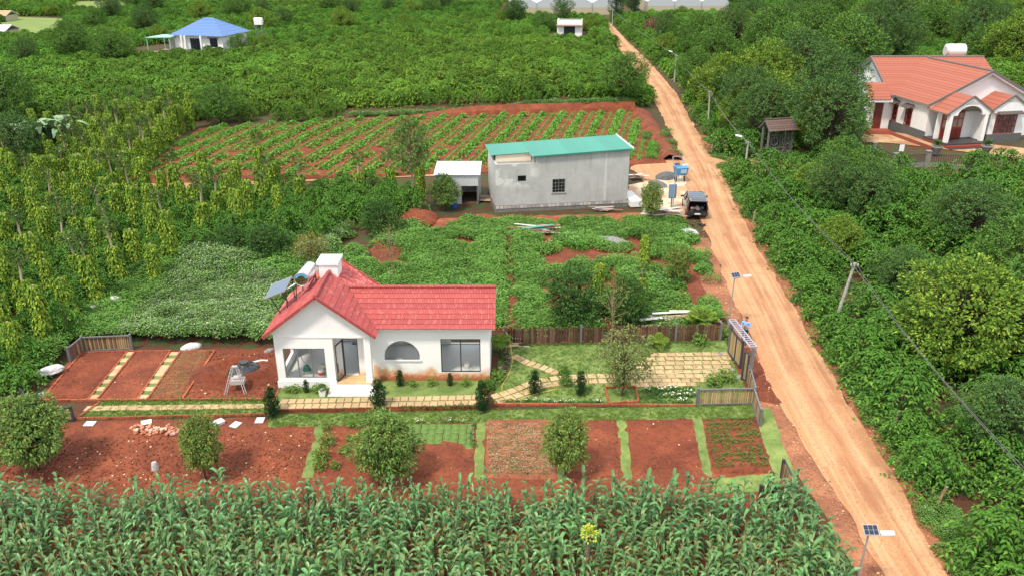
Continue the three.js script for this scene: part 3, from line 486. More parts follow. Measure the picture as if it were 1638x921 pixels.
// solar water heater on the roof's left slope
{
  const s = thing('solar_water_heater', 'shiny steel solar water heater with tilted blue panel on bungalow roof', 'solar heater');
  const c0 = V(-11.2, 5.7, -39.8), c1 = V(-11.05, 5.7, -41.3), t = new MB().tube([c0.clone().add(V(0, 0, 0.05)), c0, c0.clone().lerp(c1, 0.5), c1], (u) => 0.41, 24).build('tank', M.mirror, s);
  new MB().geo(new THREE.TorusGeometry(0.37, 0.025, 8, 28), mx(c0.x, c0.y, c0.z + 0.05)).build('end_ring', M.galvanised, t);
  for (let i = 0; i < 9; i++) { const a = 0.35 + i * 0.3; new MB().geo(new THREE.BoxGeometry(0.06, 0.1, 0.02), mx(c0.x + Math.cos(a) * 0.28, c0.y + Math.sin(a) * 0.28, c0.z + 0.06, 0, 0, a - Math.PI / 2)).build('letter_block', M.plastic(0.1, 0.45, 0.75, 0.4), t); }
  const A = V(-13.15, 4.72, -39.3), B = V(-12.05, 5.12, -39.5), C = V(-12.05, 5.3, -41.1), D = V(-13.15, 4.9, -40.9), n = B.clone().sub(A).cross(D.clone().sub(A)).normalize().multiplyScalar(0.05);
  if (n.y < 0) n.negate(); const panel = new MB().hexa([A, B, C, D], [A, B, C, D].map((p) => p.clone().add(n))).build('collector_panel', M.alu, s);
  const q = (u, v) => A.clone().lerp(B, u).lerp(D.clone().lerp(C, u), v).addScaledVector(n, 1.08); new MB().quad(q(0.04, 0.05), q(0.96, 0.05), q(0.96, 0.95), q(0.04, 0.95)).build('glazing', std({ color: lin(0.09, 0.14, 0.2), roughness: 0.12 }), panel);
  const f = new MB(), g = (x) => 3.4 + (x + 12.92) * 0.773;
  for (const z of [-39.7, -41.2]) { f.bar(V(-11.6, g(-11.6) - 0.02, z), V(-11.5, 5.35, z), 0.05, 0.05).bar(V(-10.8, g(-10.8) - 0.02, z), V(-10.8, 5.35, z), 0.05, 0.05).bar(V(-12.5, g(-12.5), z), V(-13.0, 4.75, z), 0.05, 0.05).bar(V(-12.1, g(-12.1), z), V(-12.1, 5.15, z), 0.05, 0.05).bar(V(-13.1, 4.72, z), V(-11.5, 5.32, z), 0.05, 0.05); }
  f.bar(V(-11.55, 5.35, -39.7), V(-11.55, 5.35, -41.2), 0.05, 0.05).bar(V(-10.8, 5.35, -39.7), V(-10.8, 5.35, -41.2), 0.05, 0.05).build('stand', M.darkSteel, s);
  new MB().tube([V(-11.5, 5.45, -39.9), V(-11.8, 5.3, -39.7), V(-12.0, 5.15, -39.75)], 0.05, 8).build('pipe', M.galvanised, s);
  settle(s, -11.8, 4.2, -40.4);
}
// two planters beside the steps and what stands inside the bungalow
for (const [x, z, l] of [[-9.98, -37.0, 'white square pot with round topiary left of the bungalow steps'], [-6.95, -37.05, 'white square pot with round topiary right of the bungalow steps']]) {
  const p = thing('potted_topiary', l, 'potted plant', x, TY + 0.02, z), r = rng(Math.round(-x * 10));
  const b = [[-0.17, 0.17], [0.17, 0.17], [0.17, -0.17], [-0.17, -0.17]]; new MB().hexa(b.map(([a, c]) => V(a * 0.8, 0, c * 0.8)), b.map(([a, c]) => V(a, 0.38, c))).build('pot', M.whitePaint, p);
  const f = new MB(); for (let i = 0; i < 320; i++) { const d = V(r() - 0.5, r() * 0.9 - 0.3, r() - 0.5).normalize(), k = 0.7 + 0.5 * r(); f.color(0.09 * k, 0.2 * k, 0.03 * k); f.leaf(d.clone().multiplyScalar(0.16).add(V(0, 0.47, 0)), d.clone().add(V(r() - 0.5, r() - 0.5, r() - 0.5)).normalize(), UPV, 0.09, 0.05); } f.build('foliage', M.leaf, p);
}
function bucket(x, y, z, r, hgt_, label, col, band) {
  const b = thing('paint_bucket', label, 'bucket', x, y, z, 0, 'paint buckets left at the building site');
  new MB().geo(new THREE.LatheGeometry([[0, 0], [r * 0.86, 0], [r, hgt_], [r * 0.93, hgt_], [r * 0.8, 0.03], [0, 0.03]].map(([a, c]) => new THREE.Vector2(a, c)), 16)).build('pail', M.plastic(...col), b);
  if (band) new MB().geo(new THREE.CylinderGeometry(r * 0.97, r * 0.9, hgt_ * 0.4, 16, 1, true), mx(0, hgt_ * 0.45, 0, 0, 0, 0, 1.03, 1, 1.03)).build('printed_band', M.plastic(...band), b);
  new MB().geo(new THREE.TorusGeometry(r, 0.012, 6, 18, Math.PI), mx(0, hgt_ * 0.9, 0)).build('handle', M.galvanised, b);
}
bucket(-10.4, 0.46, -38.7, 0.17, 0.42, 'white paint bucket with red band behind left bungalow window', [0.75, 0.74, 0.7], [0.5, 0.04, 0.04]);
bucket(-10.35, 0.46, -39.3, 0.17, 0.42, 'white paint bucket with green band deep inside left bungalow window', [0.75, 0.74, 0.7], [0.25, 0.3, 0.05]);
bucket(-2.5, 0.46, -39.6, 0.16, 0.3, 'plain white bucket on the floor behind right bungalow window', [0.78, 0.78, 0.76]);
{ const o = thing('floor_polisher', 'green and white machine on the floor behind left bungalow window', 'machine', -11.3, 0.46, -39.2, 0.5);
  new MB().geo(new THREE.CylinderGeometry(0.2, 0.24, 0.2, 16), mx(0, 0.1, 0)).geo(new THREE.SphereGeometry(0.17, 12, 8), mx(0, 0.26, 0)).build('housing', M.plastic(0.02, 0.22, 0.15), o); new MB().tube([V(0, 0.3, 0), V(-0.15, 0.7, -0.1), V(-0.22, 0.95, -0.12)], 0.03, 7).build('handle', M.whitePaint, o); new MB().geo(new THREE.TorusGeometry(0.24, 0.03, 6, 18), mx(0, 0.04, 0, Math.PI / 2)).build('skirt', M.whitePaint, o); }

// ---------- grey rendered house with green sheet roof ----------
{
  const a = [-1.43, -68.42], b = [10.38, -70.22], L = Math.hypot(b[0] - a[0], b[1] - a[1]), h = thing('grey_house', 'unpainted grey rendered house with green sheet metal roof', 'house', a[0], 0, a[1], Math.atan2(-(b[1] - a[1]), b[0] - a[0]));
  const top = (x) => 4.78 + 0.04 * x, N = 3.55;
  wallZ('front_wall', h, M.concrete, [[0, 0.62], [L, 0.62], [L, top(L)], [N, top(N)], [N, 4.32], [0, 4.32]], [rect(1.95, 2.72, 2.7, 3.25), rect(5.05, 1.55, 6.2, 2.8)], 0, 0.2);
  wallX('right_wall', h, M.concrete, [[-5.2, 0.62], [-0.2, 0.62], [-0.2, top(L)], [-5.2, top(L)]], [rect(-3.4, 0.62, -1.4, 3.2)], L, 0.2);
  wallX('left_wall', h, M.concrete, [[-5.2, 0.62], [-0.2, 0.62], [-0.2, 4.32], [-5.2, 4.32]], [], 0.2, 0.2);
  wallZ('back_wall', h, M.concrete, rect(0.2, 0.62, L - 0.2, 4.6), [], -5.0, 0.2);
  wallZ('loft_wall', h, std({ color: lin(0.72, 0.64, 0.48), roughness: 0.9 }), [[0.2, 4.0], [N - 0.2, 4.0], [N - 0.2, top(N)], [0.2, top(0)]], [], -1.3, 0.15);
  wallX('loft_side_wall', h, M.concrete, [[-1.3, 4.0], [-0.2, 4.0], [-0.2, top(N)], [-1.3, top(N)]], [], N, 0.15);
  new MB().box(0.2, 4.1, -1.3, N - 0.15, 4.2, -0.2).build('loft_ledge', M.plainConcrete, h);
  new MB().box(-0.08, 0, -5.2, L + 0.1, 0.62, 0.08).build('footing', std({ map: gravelT, color: lin(0.62, 0.6, 0.56), bumpMap: soilB, bumpScale: 0.06, roughness: 1 }), h);
  const bl = rng(3), blockM = [0.42, 0.5, 0.34].map((k) => std({ color: lin(k, k * 0.98, k * 0.93), bumpMap: fineB, bumpScale: 0.02, roughness: 1 }));
  for (let i = 0; i < 34; i++) { const x = i * 0.36 - 0.02, o = new MB().box(x, 0.34, 0.08, x + 0.32, 0.56 + bl() * 0.03, 0.1 + bl() * 0.03); o.build('footing_block', blockM[Math.floor(bl() * 3)], h); }
  new MB().box(0.2, 0.62, -5.0, L - 0.2, 0.7, -0.2).build('interior_floor', M.plainConcrete, h);
  // small dark window and barred window
  windowZ(h, 1.95, 2.72, 2.7, 3.25, -0.06, 1, { frame: M.darkSteel });
  const w = windowZ(h, 5.05, 1.55, 6.2, 2.8, -0.06, 2, { frame: M.greySteel }), bars = new MB();
  for (const y of [1.85, 2.15, 2.45]) bars.box(5.1, y - 0.02, -0.03, 6.15, y + 0.02, -0.01); for (const x of [5.35, 5.9]) bars.box(x - 0.02, 1.6, -0.045, x + 0.02, 2.75, -0.032); bars.build('bars', M.greySteel, w);
  new MB().box(4.95, 1.47, -0.05, 6.3, 1.545, 0.05).build('sill', M.plainConcrete, h);
  // ribbed sheets
  const roof = new THREE.Group(); roof.name = 'roof'; h.add(roof); const gm = [0.95, 1, 1.06].map((k) => std({ color: lin(0.035 * k, 0.27 * k, 0.2 * k), roughness: 0.45, metalness: 0.15 }));
  const sheets = 11, x0 = -0.25, x1 = L + 0.2;
  for (let i = 0; i < sheets; i++) {
    const a0 = lerp(x0, x1, i / sheets), a1 = lerp(x0, x1, (i + 1) / sheets) + 0.03, zf = a1 < N + 0.3 ? -1.15 : 0.22, s = new MB(), n = 10;
    for (let k = 0; k < n; k++) { const u0 = lerp(a0, a1, k / n), u1 = lerp(a0, a1, (k + 1) / n), w0 = k % 2 ? 0.03 : 0, w1 = (k + 1) % 2 ? 0.03 : 0, y = (x) => top(x) + 0.06; s.quad(V(u0, y(u0) + w0, zf), V(u1, y(u1) + w1, zf), V(u1, y(u1) + w1 - 0.05, -5.4), V(u0, y(u0) + w0 - 0.05, -5.4)); }
    s.build('roof_sheet', gm[i % 3], roof);
  }
  new MB().bar(V(x1 + 0.02, top(x1) + 0.05, 0.24), V(x1 + 0.02, top(x1), -5.42), 0.12, 0.2).build('barge_flashing', M.whitePaint, roof);
  new MB().bar(V(N - 0.1, top(N) + 0.03, 0.235), V(x1, top(x1) + 0.03, 0.235), 0.05, 0.12).build('eave_flashing', gm[0], roof);
}
// white flagged porch slab beside it
{ const o = new MB().box(0, 0, 0, 1.0, 0.55, -3.2).build('porch_slab', M.whitePaint); o.position.set(10.62, 0.13, -69.5); o.rotation.y = 0.15; tag(o, 'white tiled slab along right end of the grey house', 'slab'); }

// ---------- white sheet-metal shed ----------
{
  const a = [-6.93, -70.77], h = thing('metal_shed', 'small white corrugated metal shed with open dark doorway', 'shed', a[0], 0, a[1], 0), m = std({ color: lin(0.62, 0.65, 0.68), roughness: 0.45, metalness: 0.25 });
  const rib = (name, p, q, y0, y1, top1) => { const s = new MB(), n = Math.round(p.distanceTo(q) / 0.09), d = q.clone().sub(p).normalize(), nn = V(-d.z, 0, d.x).multiplyScalar(0.025); for (let i = 0; i < n; i++) { const u = p.clone().lerp(q, i / n), v = p.clone().lerp(q, (i + 1) / n), ku = i % 2, kv = (i + 1) % 2, t0 = lerp(y1, top1 ?? y1, i / n), t1 = lerp(y1, top1 ?? y1, (i + 1) / n); s.quad(V(u.x + nn.x * ku, y0, u.z + nn.z * ku), V(v.x + nn.x * kv, y0, v.z + nn.z * kv), V(v.x + nn.x * kv, t1, v.z + nn.z * kv), V(u.x + nn.x * ku, t0, u.z + nn.z * ku)); } return s.build(name, m, h); };
  rib('front_sheet', V(0, 0, 0), V(2.35, 0, 0), 0.02, 1.72); rib('front_sheet', V(0, 0, 0), V(3.86, 0, 0), 1.73, 2.72); rib('side_sheet', V(3.86, 0, 0), V(3.95, 0, -3.9), 0.02, 2.72, 2.86); rib('side_sheet', V(0, 0, -3.9), V(0, 0, 0), 0.02, 2.86, 2.72); rib('back_sheet', V(3.95, 0, -3.9), V(0, 0, -3.9), 0.02, 2.86);
  const s = new MB(); for (let i = 0; i < 40; i++) { const x = (k) => -0.12 + k * 0.105, w = (k) => (k % 2) * 0.03; s.quad(V(x(i), 2.78 + w(i), 0.18), V(x(i + 1), 2.78 + w(i + 1), 0.18), V(x(i + 1), 2.92 + w(i + 1), -4.1), V(x(i), 2.92 + w(i), -4.1)); } s.build('roof', std({ color: lin(0.8, 0.81, 0.82), roughness: 0.4, metalness: 0.1 }), h);
  new MB().box(2.3, 0, -0.08, 2.38, 2.72, -0.03).box(3.75, 0, -0.08, 3.83, 2.72, -0.03).box(0.05, 0, -0.1, 0.13, 2.72, -0.03).build('frame_post', M.greySteel, h);
  new MB().box(0.1, 0.01, -3.8, 3.8, 0.03, -0.1).build('earth_floor', M.plastic(0.1, 0.05, 0.03, 1), h);
}

// ---------- villa with orange tiles, far right ----------
{
  const Y = 2, h = thing('villa', 'large white villa with orange tiled roofs, arched porch and grey plinth', 'house'), tile = [0.95, 1, 1.06].map((k) => std({ color: lin(0.33 * k, 0.105 * k, 0.066 * k), roughness: 0.8 })), edge = M.plastic(0.16, 0.13, 0.12, 0.7), plinth = std({ map: gravelT, color: lin(0.4, 0.42, 0.42), bumpMap: fineB, bumpScale: 0.02, roughness: 1 }), red = M.plastic(0.2, 0.022, 0.014, 0.45), brownTin = std({ color: lin(0.09, 0.07, 0.065), roughness: 0.6 });
  const EV = 6, RG = 9.2, mZ0 = -92.6, mZ1 = -106, mR = -99.2, mX0 = 42.6, mX1 = 56;
  const roof = new THREE.Group(); roof.name = 'roof'; h.add(roof);
  // main block
  wallZ('front_wall', h, M.white, rect(mX0 + 0.5, Y, 46, EV), [rect(43.65, Y + 1.15, 44.65, Y + 3.0)], mZ0 - 0.5, 0.2);
  wallX('left_wall', h, M.white, [[mZ1 + 0.5, Y], [mZ0 - 0.7, Y], [mZ0 - 0.7, EV], [mR, RG - 0.2], [mZ1 + 0.5, EV]], [], mX0 + 0.7, 0.2);
  wallX('right_wall', h, M.white, [[mZ1 + 0.5, Y], [mZ0 - 0.7, Y], [mZ0 - 0.7, EV], [mR, RG - 0.2], [mZ1 + 0.5, EV]], [], mX1 - 0.5, 0.2);
  wallZ('back_wall', h, M.white, rect(mX0 + 0.7, Y, mX1 - 0.7, EV), [], mZ1 + 0.7, 0.2);
  new MB().box(mX0 + 0.45, Y - 0.3, mZ0 - 0.698, 46, Y + 0.95, mZ0 - 0.46).build('plinth', plinth, h);
  tileSlope(roof, V(mX0, EV - 0.1, mZ0), V(mX1, EV - 0.1, mZ0), V(mX0, RG, mR), V(mX1, RG, mR), { courses: 17, mat: tile, pitch: 0.4, wave: 0.04 });
  tileSlope(roof, V(mX0, EV - 0.1, mZ1), V(mX1, EV - 0.1, mZ1), V(mX0, RG, mR), V(mX1, RG, mR), { courses: 17, mat: tile, pitch: 0.4, wave: 0.04 });
  ridgeCap(roof, V(mX0, RG + 0.06, mR), V(mX1, RG + 0.06, mR), edge, 0.13);
  for (const [za, zb] of [[mZ0, mR], [mZ1, mR]]) new MB().bar(V(mX0 - 0.02, EV - 0.08, za), V(mX0 - 0.02, RG + 0.02, zb), 0.14, 0.24).build('barge_board', edge, roof);
  // side porch on the left
  { const x0 = 39.7, x1 = 42.55, z0 = -92.0, z1 = -95.4; tileSlope(roof, V(x0 + 0.4, 5.55, z0 + 0.2), V(x1, 5.55, z0 + 0.2), V(x0 + 0.4, 7.1, -94), V(x1, 7.1, -94), { courses: 6, mat: tile, pitch: 0.35 }); tileSlope(roof, V(x0 + 0.4, 5.55, -96.2), V(x1, 5.55, -96.2), V(x0 + 0.4, 7.1, -94), V(x1, 7.1, -94), { courses: 6, mat: tile, pitch: 0.35 });
    new MB().box(x0 + 0.4, 5.25, z0 - 0.15, x1 + 0.2, 5.5, z0 + 0.12).build('porch_beam', M.white, h); new MB().box(x0 + 0.5, Y, z0 - 0.35, x0 + 0.8, 5.25, z0 - 0.05).build('porch_column', M.white, h);
    wallX('porch_gable', h, M.white, [[-96, 5.25], [-92, 5.25], [-92, 5.5], [-94, 6.95], [-96, 5.5]], [], x0 + 0.6, 0.15);
    const d = new MB().box(41.3, Y + 0.1, -92.88, 42.25, Y + 3.0, -92.82).build('door', red, h); for (const y of [2.5, 3.4, 4.3]) new MB().box(41.4, y, -92.82, 42.15, y + 0.7, -92.79).build('door_panel', M.plastic(0.12, 0.03, 0.02, 0.5), d);
    wallZ('porch_wall', h, M.white, rect(40.9, Y, 43.2, 5.3), [], -92.9, 0.15); new MB().box(40.2, Y - 0.2, -92.7, 43.0, Y + 0.12, -91.6).build('step', M.plastic(0.3, 0.07, 0.04, 0.8), h); }
  const barred = (p, x0, y0, x1, y1, z, nx) => { const w = new MB().quad(V(x0, y0, z - 0.05), V(x1, y0, z - 0.05), V(x1, y1, z - 0.05), V(x0, y1, z - 0.05)).build('window', M.glass, p), b = new MB(); for (let i = 0; i <= nx; i++) { const x = lerp(x0, x1, i / nx); b.box(x - 0.05, y0, z, x + 0.05, y1, z + 0.05); } for (let j = 0; j <= 3; j++) { const y = lerp(y0, y1, j / 3); b.box(x0 - 0.05, y - 0.05, z - 0.002, x1 + 0.05, y + 0.05, z + 0.048); } b.build('window_bars', red, w);
    new MB().hexa([V(x0 - 0.25, y1 + 0.18, z + 0.75), V(x1 + 0.25, y1 + 0.18, z + 0.75), V(x1 + 0.25, y1 + 0.5, z), V(x0 - 0.25, y1 + 0.5, z)], [V(x0 - 0.25, y1 + 0.24, z + 0.75), V(x1 + 0.25, y1 + 0.24, z + 0.75), V(x1 + 0.25, y1 + 0.56, z), V(x0 - 0.25, y1 + 0.56, z)]).build('awning', brownTin, w); return w; };
  barred(h, 43.65, Y + 1.15, 44.65, Y + 3.0, mZ0 - 0.5, 3);
  settle(h, 46, 0, -95);
  for (const c of h.children) c.position.y -= 0; 
  // wing, turned towards the yard
  const wing = new THREE.Group(); wing.name = 'wing'; const W = 6.9, LZ = 7.4; // local: ridge along z, front gable at z = 0
  wallX('left_wall', wing, M.white, [[-LZ - 3, Y], [-0.2, Y], [-0.2, EV], [-LZ - 3, EV]], [rect(-6.1, Y + 1.0, -5.1, Y + 2.8), rect(-3.6, Y + 1.0, -2.6, Y + 2.8)], -W + 0.7, 0.2);
  wallX('right_wall', wing, M.white, [[-LZ - 3, Y], [-0.2, Y], [-0.2, EV], [-LZ - 3, EV]], [], W - 0.5, 0.2);
  wallZ('gable_wall', wing, M.white, [[-W + 0.5, Y], [W - 0.5, Y], [W - 0.5, EV], [0, RG - 0.25], [-W + 0.5, EV]], [], -0.0, 0.2);
  new MB().box(-W + 0.4, Y - 0.3, -LZ - 1, -W + 0.498, Y + 0.95, 0.05).build('plinth', plinth, wing);
  for (const z of [-5.6, -3.1]) { const g = new THREE.Group(); g.name = 'side_window'; g.position.set(-W + 0.49, 0, z); g.rotation.y = -Math.PI / 2; wing.add(g); barred(g, -0.5, Y + 1.0, 0.5, Y + 2.8, 0.03, 3); }
  const wr = new THREE.Group(); wr.name = 'wing_roof'; h.add(wr);
  for (const s of [-1, 1]) { tileSlope(wr, V(s * W, EV - 0.12, 0.5), V(s * W, EV - 0.12, -LZ - 0.4), V(0, RG - 0.02, 0.5), V(0, RG - 0.02, -LZ - 3), { courses: 17, mat: tile, pitch: 0.4, wave: 0.04 }); new MB().bar(V(s * W, EV - 0.1, 0.52), V(0, RG + 0.02, 0.52), 0.14, 0.26).build('barge_board', edge, wr); new MB().bar(V(s * (W - 0.1), EV - 0.32, 0.47), V(0, RG - 0.2, 0.47), 0.06, 0.2).build('fascia', M.whitePaint, wr); }
  ridgeCap(wr, V(0, RG + 0.05, 0.5), V(0, RG + 0.05, -LZ - 2.6), edge, 0.13);
  // arched porch and window bay under small gables
  const porch = (cx, w, z1, y0, y1, arched) => {
    const g = new THREE.Group(); g.name = arched ? 'arched_porch' : 'window_bay'; wing.add(g);
    const s = new THREE.Shape(); s.moveTo(cx - w, y0); s.lineTo(cx - w, y0 + 0.35); s.lineTo(cx, y1 - 0.1); s.lineTo(cx + w, y0 + 0.35); s.lineTo(cx + w, y0);
    if (arched) { s.lineTo(cx + w * 0.62, y0); s.absellipse(cx, y0, w * 0.62, 0.95, 0, Math.PI, false); } s.closePath();
    new MB().geo(new THREE.ExtrudeGeometry(s, { depth: 0.25, bevelEnabled: false, curveSegments: 16 }).translate(0, 0, z1 - 0.3)).build('gable_face', M.white, g);
    new MB().tri(V(cx - w * 0.36, y0 + 1.08, z1 - 0.04), V(cx + w * 0.36, y0 + 1.08, z1 - 0.04), V(cx, y0 + 1.5, z1 - 0.04)).build('gable_ornament', M.plastic(0.5, 0.49, 0.46, 0.8), g);
    for (const q of [-1, 1]) { tileSlope(g, V(cx + q * (w + 0.35), y0 + 0.18, z1), V(cx + q * (w + 0.35), y0 + 0.18, 0.05), V(cx, y1, z1), V(cx, y1, 0.05), { courses: 5, mat: tile, pitch: 0.35 }); new MB().bar(V(cx + q * (w + 0.37), y0 + 0.2, z1 + 0.02), V(cx, y1 + 0.04, z1 + 0.02), 0.1, 0.18).build('barge_board', edge, g); }
    return g; };
  const pg = porch(-2.6, 2.35, 3.4, 5.3, 7.2, true), bay = porch(2.6, 2.15, 3.0, 5.3, 7.05, false);
  for (const x of [-4.75, -0.55]) new MB().box(x - 0.2, Y + 0.5, 2.95, x + 0.2, 5.298, 3.35).build('porch_column', M.white, pg);
  wallX('porch_wall', pg, M.white, rect(0.02, Y + 0.5, 2.9, 5.3), [], -0.36, 0.15);
  { wallZ('porch_back_wall', pg, M.white, rect(-4.9, Y + 0.5, -0.52, 5.25), [], 1.5, 0.12); const d = new MB().box(-4.35, Y + 0.5, 1.5, -1.75, Y + 3.35, 1.58).build('double_door', M.plastic(0.3, 0.04, 0.02, 0.4), pg); for (let i = 0; i < 4; i++) { new MB().box(-4.2 + i * 0.6, Y + 1.7, 1.582, -3.72 + i * 0.6, Y + 2.5, 1.61).build('door_pane', M.plastic(0.35, 0.25, 0.2, 0.15), d); new MB().box(-4.2 + i * 0.6, Y + 2.65, 1.582, -3.72 + i * 0.6, Y + 3.2, 1.61).build('door_pane', M.plastic(0.3, 0.22, 0.18, 0.15), d); new MB().box(-4.22 + i * 0.6, Y + 0.6, 1.582, -3.7 + i * 0.6, Y + 1.5, 1.62).build('door_panel', red, d); } new MB().box(-4.4, Y + 3.352, 1.5, -1.7, Y + 3.45, 1.6).build('door_frame', red, d); }
  for (const [k, z1] of [[0, 4.6], [1, 4.2], [2, 3.85]]) new MB().box(-5.1 + 0.001 * k, Y - 0.1, 0.05, -0.2 - 0.001 * k, Y + 0.15 + k * 0.16, z1).build('step', k === 1 ? M.plastic(0.3, 0.05, 0.035, 0.6) : M.plastic(0.05, 0.045, 0.05, 0.5), pg);
  wallZ('bay_wall', bay, M.white, rect(0.5, Y, 4.7, 5.3), [rect(1.2, Y + 1.1, 3.7, Y + 3.0)], 2.7, 0.2); wallX('bay_side', bay, M.white, rect(0.02, Y, 2.5, 5.3), [], 4.7, 0.2); new MB().box(0.45, Y - 0.3, 2.55, 4.75, Y + 1.0, 2.76).build('plinth', plinth, bay);
  barred(bay, 1.2, Y + 1.1, 3.7, Y + 3.0, 2.7, 6);
  pg.position.x = bay.position.x = -1.5;
  const ta = 0.2; wing.position.set(51.0 - 46, 0, -88.6 + 95); wing.rotation.y = ta; wr.position.copy(wing.position); wr.rotation.y = ta;
  for (const c of [...wing.children]) { c.applyMatrix4(new THREE.Matrix4().compose(wing.position, new THREE.Quaternion().setFromEuler(wing.rotation), V(1, 1, 1))); h.add(c); }
}
{ const t = thing('water_tank', 'rounded white steel water tank behind the villa roof ridge', 'water tank', 54.5, 8.3, -103.2); new MB().tube([V(-1.2, 1.1, 0), V(-1.05, 1.1, 0), V(1.05, 1.1, 0), V(1.2, 1.1, 0)], (u) => (u < 0.1 || u > 0.9 ? 0.55 : 0.85), 20).build('tank', std({ color: lin(0.8, 0.81, 0.82), roughness: 0.25, metalness: 0.4 }), t); new MB().box(-0.9, -1.1, -0.6, -0.8, 0.5, 0.6).box(0.8, -1.1, -0.6, 0.9, 0.5, 0.6).build('cradle', M.greySteel, t); }
// yard, low wall, pots and sign
{
  const Y = 2.02, yard = patch('villa_yard', null, [[37.35, -88.07], [51.01, -79.17], [53.54, -83.54], [41.17, -92.41]], { y: 0.06, mat: M.pad, tint: 0.3, cell: 0.8, tone: [0.75, 0.62, 0.5] });
  const w = thing('yard_fence', 'low white posts with dark railings in front of the villa yard', 'fence'), pts = [[36.29, -85.74], [36.86, -81.47], [37.02, -76.71], [39.94, -76.49], [44.06, -75.08]];
  for (let i = 0; i < pts.length; i++) { const [x, z] = pts[i], y = hgt(x, z) - 0.1; new MB().box(x - 0.2, y, z - 0.2, x + 0.2, y + 1.6, z + 0.2).box(x - 0.25, y + 1.6, z - 0.25, x + 0.25, y + 1.68, z + 0.25).build('post', M.plainConcrete, w);
    if (i + 1 < pts.length) { const [x1, z1] = pts[i + 1], y1 = hgt(x1, z1) - 0.1, f = new MB(); f.bar(V(x, y + 0.25, z), V(x1, y1 + 0.25, z1), 0.12, 0.55); f.build('base_wall', M.plainConcrete, w); const b = new MB(); b.bar(V(x, y + 1.35, z), V(x1, y1 + 1.35, z1), 0.05, 0.05); for (let k = 1; k < 22; k++) b.bar(V(lerp(x, x1, k / 22), lerp(y, y1, k / 22) + 0.5, lerp(z, z1, k / 22)), V(lerp(x, x1, k / 22), lerp(y, y1, k / 22) + 1.4, lerp(z, z1, k / 22)), 0.035, 0.035); b.build('railing', M.darkSteel, w); } }
  const s = thing('yard_sign', 'small white board on a thin post in the villa yard', 'sign', ...[37.7, 1.5, -77.49]); new MB().bar(V(0, 0, 0), V(0.05, 1.9, 0), 0.06, 0.06).build('post', M.greySteel, s); new MB().box(-0.18, 1.75, 0.03, 0.28, 2.4, 0.07).build('board', M.whitePaint, s);
  const potG = new THREE.LatheGeometry([[0, 0], [0.28, 0], [0.24, 0.12], [0.34, 0.3], [0.55, 0.75], [0.6, 0.85], [0.5, 0.85], [0, 0.8]].map(([a, b]) => new THREE.Vector2(a, b)), 14);
  [[[42.74, 2.05, -80.47], 'stone urn with a leafy shrub left of the villa steps'], [[47.92, 2.05, -80.72], 'stone urn with a leafy shrub right of the villa steps']].forEach(([[x, y, z], l], k) => { const p = thing('stone_urn', l, 'potted plant', x, y + 0.1, z), r = rng(k + 70), f = new MB(); new MB().geo(potG).build('urn', M.plainConcrete, p); for (let i = 0; i < 160; i++) { const d = V(r() - 0.5, r() * 0.8, r() - 0.5).normalize(); f.color(0.06, 0.12 + 0.06 * r(), 0.03); f.leaf(d.clone().multiplyScalar(0.5 * r()).add(V(0, 0.95, 0)), d, UPV, 0.25, 0.1); } f.build('foliage', M.leaf, p); });
  const bd = thing('flower_kerb', 'red brick kerb of the flower bed along the villa wall', 'kerb'), kp = [[39.69, -90.5], [42.23, -89.88], [43.58, -82.47]]; for (let i = 0; i < 2; i++) { const f = new MB(); f.bar(V(kp[i][0], Y + 0.18, kp[i][1]), V(kp[i + 1][0], Y + 0.18, kp[i + 1][1]), 0.16, 0.4).build('kerb_run', M.plastic(0.3, 0.08, 0.05, 0.85), bd); }
}
// roofed garden gate on the lane
{
  const g = thing('gate_pavilion', 'dark iron lane gate under small brown tiled roof', 'gate', ...[28.34, 0.6, -85.9], 0.25), brown = [0.9, 1.1].map((k) => std({ color: lin(0.13 * k, 0.085 * k, 0.075 * k), roughness: 0.7 }));
  tileSlope(g, V(-1.7, 3.0, 1.1), V(1.7, 3.0, 1.1), V(-1.7, 4.0, 0), V(1.7, 4.0, 0), { courses: 5, mat: brown, pitch: 0.3, soffit: M.greySteel }); tileSlope(g, V(-1.7, 3.0, -1.1), V(1.7, 3.0, -1.1), V(-1.7, 4.0, 0), V(1.7, 4.0, 0), { courses: 5, mat: brown, pitch: 0.3, soffit: M.greySteel }); ridgeCap(g, V(-1.72, 4.05, 0), V(1.72, 4.05, 0), brown[0], 0.1);
  for (const [x, z] of [[-1.4, 0.6], [1.4, 0.6], [-1.4, -0.6], [1.4, -0.6]]) new MB().box(x - 0.09, -0.5, z - 0.09, x + 0.09, 3.2, z + 0.09).build('post', M.greySteel, g);
  const r = rng(4); for (const s of [-1, 1]) { const b = new MB(); b.bar(V(s * 1.3, 0.1, 0.62), V(s * 0.06, 0.1, 0.62), 0.05, 0.06).bar(V(s * 1.3, 2.5, 0.62), V(s * 0.06, 2.5, 0.62), 0.05, 0.06).bar(V(s * 1.3, 1.1, 0.62), V(s * 0.06, 1.1, 0.62), 0.05, 0.06); for (let i = 0; i < 7; i++) b.bar(V(s * (0.06 + i * 0.205), 0.1, 0.62), V(s * (0.06 + i * 0.205), 2.5, 0.62), 0.035, 0.035); for (const [y, q] of [[0.6, 0.3], [1.8, 0.42]]) b.geo(new THREE.TorusGeometry(q, 0.035, 5, 16), mx(s * 0.68, y, 0.64)); b.build('gate_leaf', M.greySteel, g); }
}
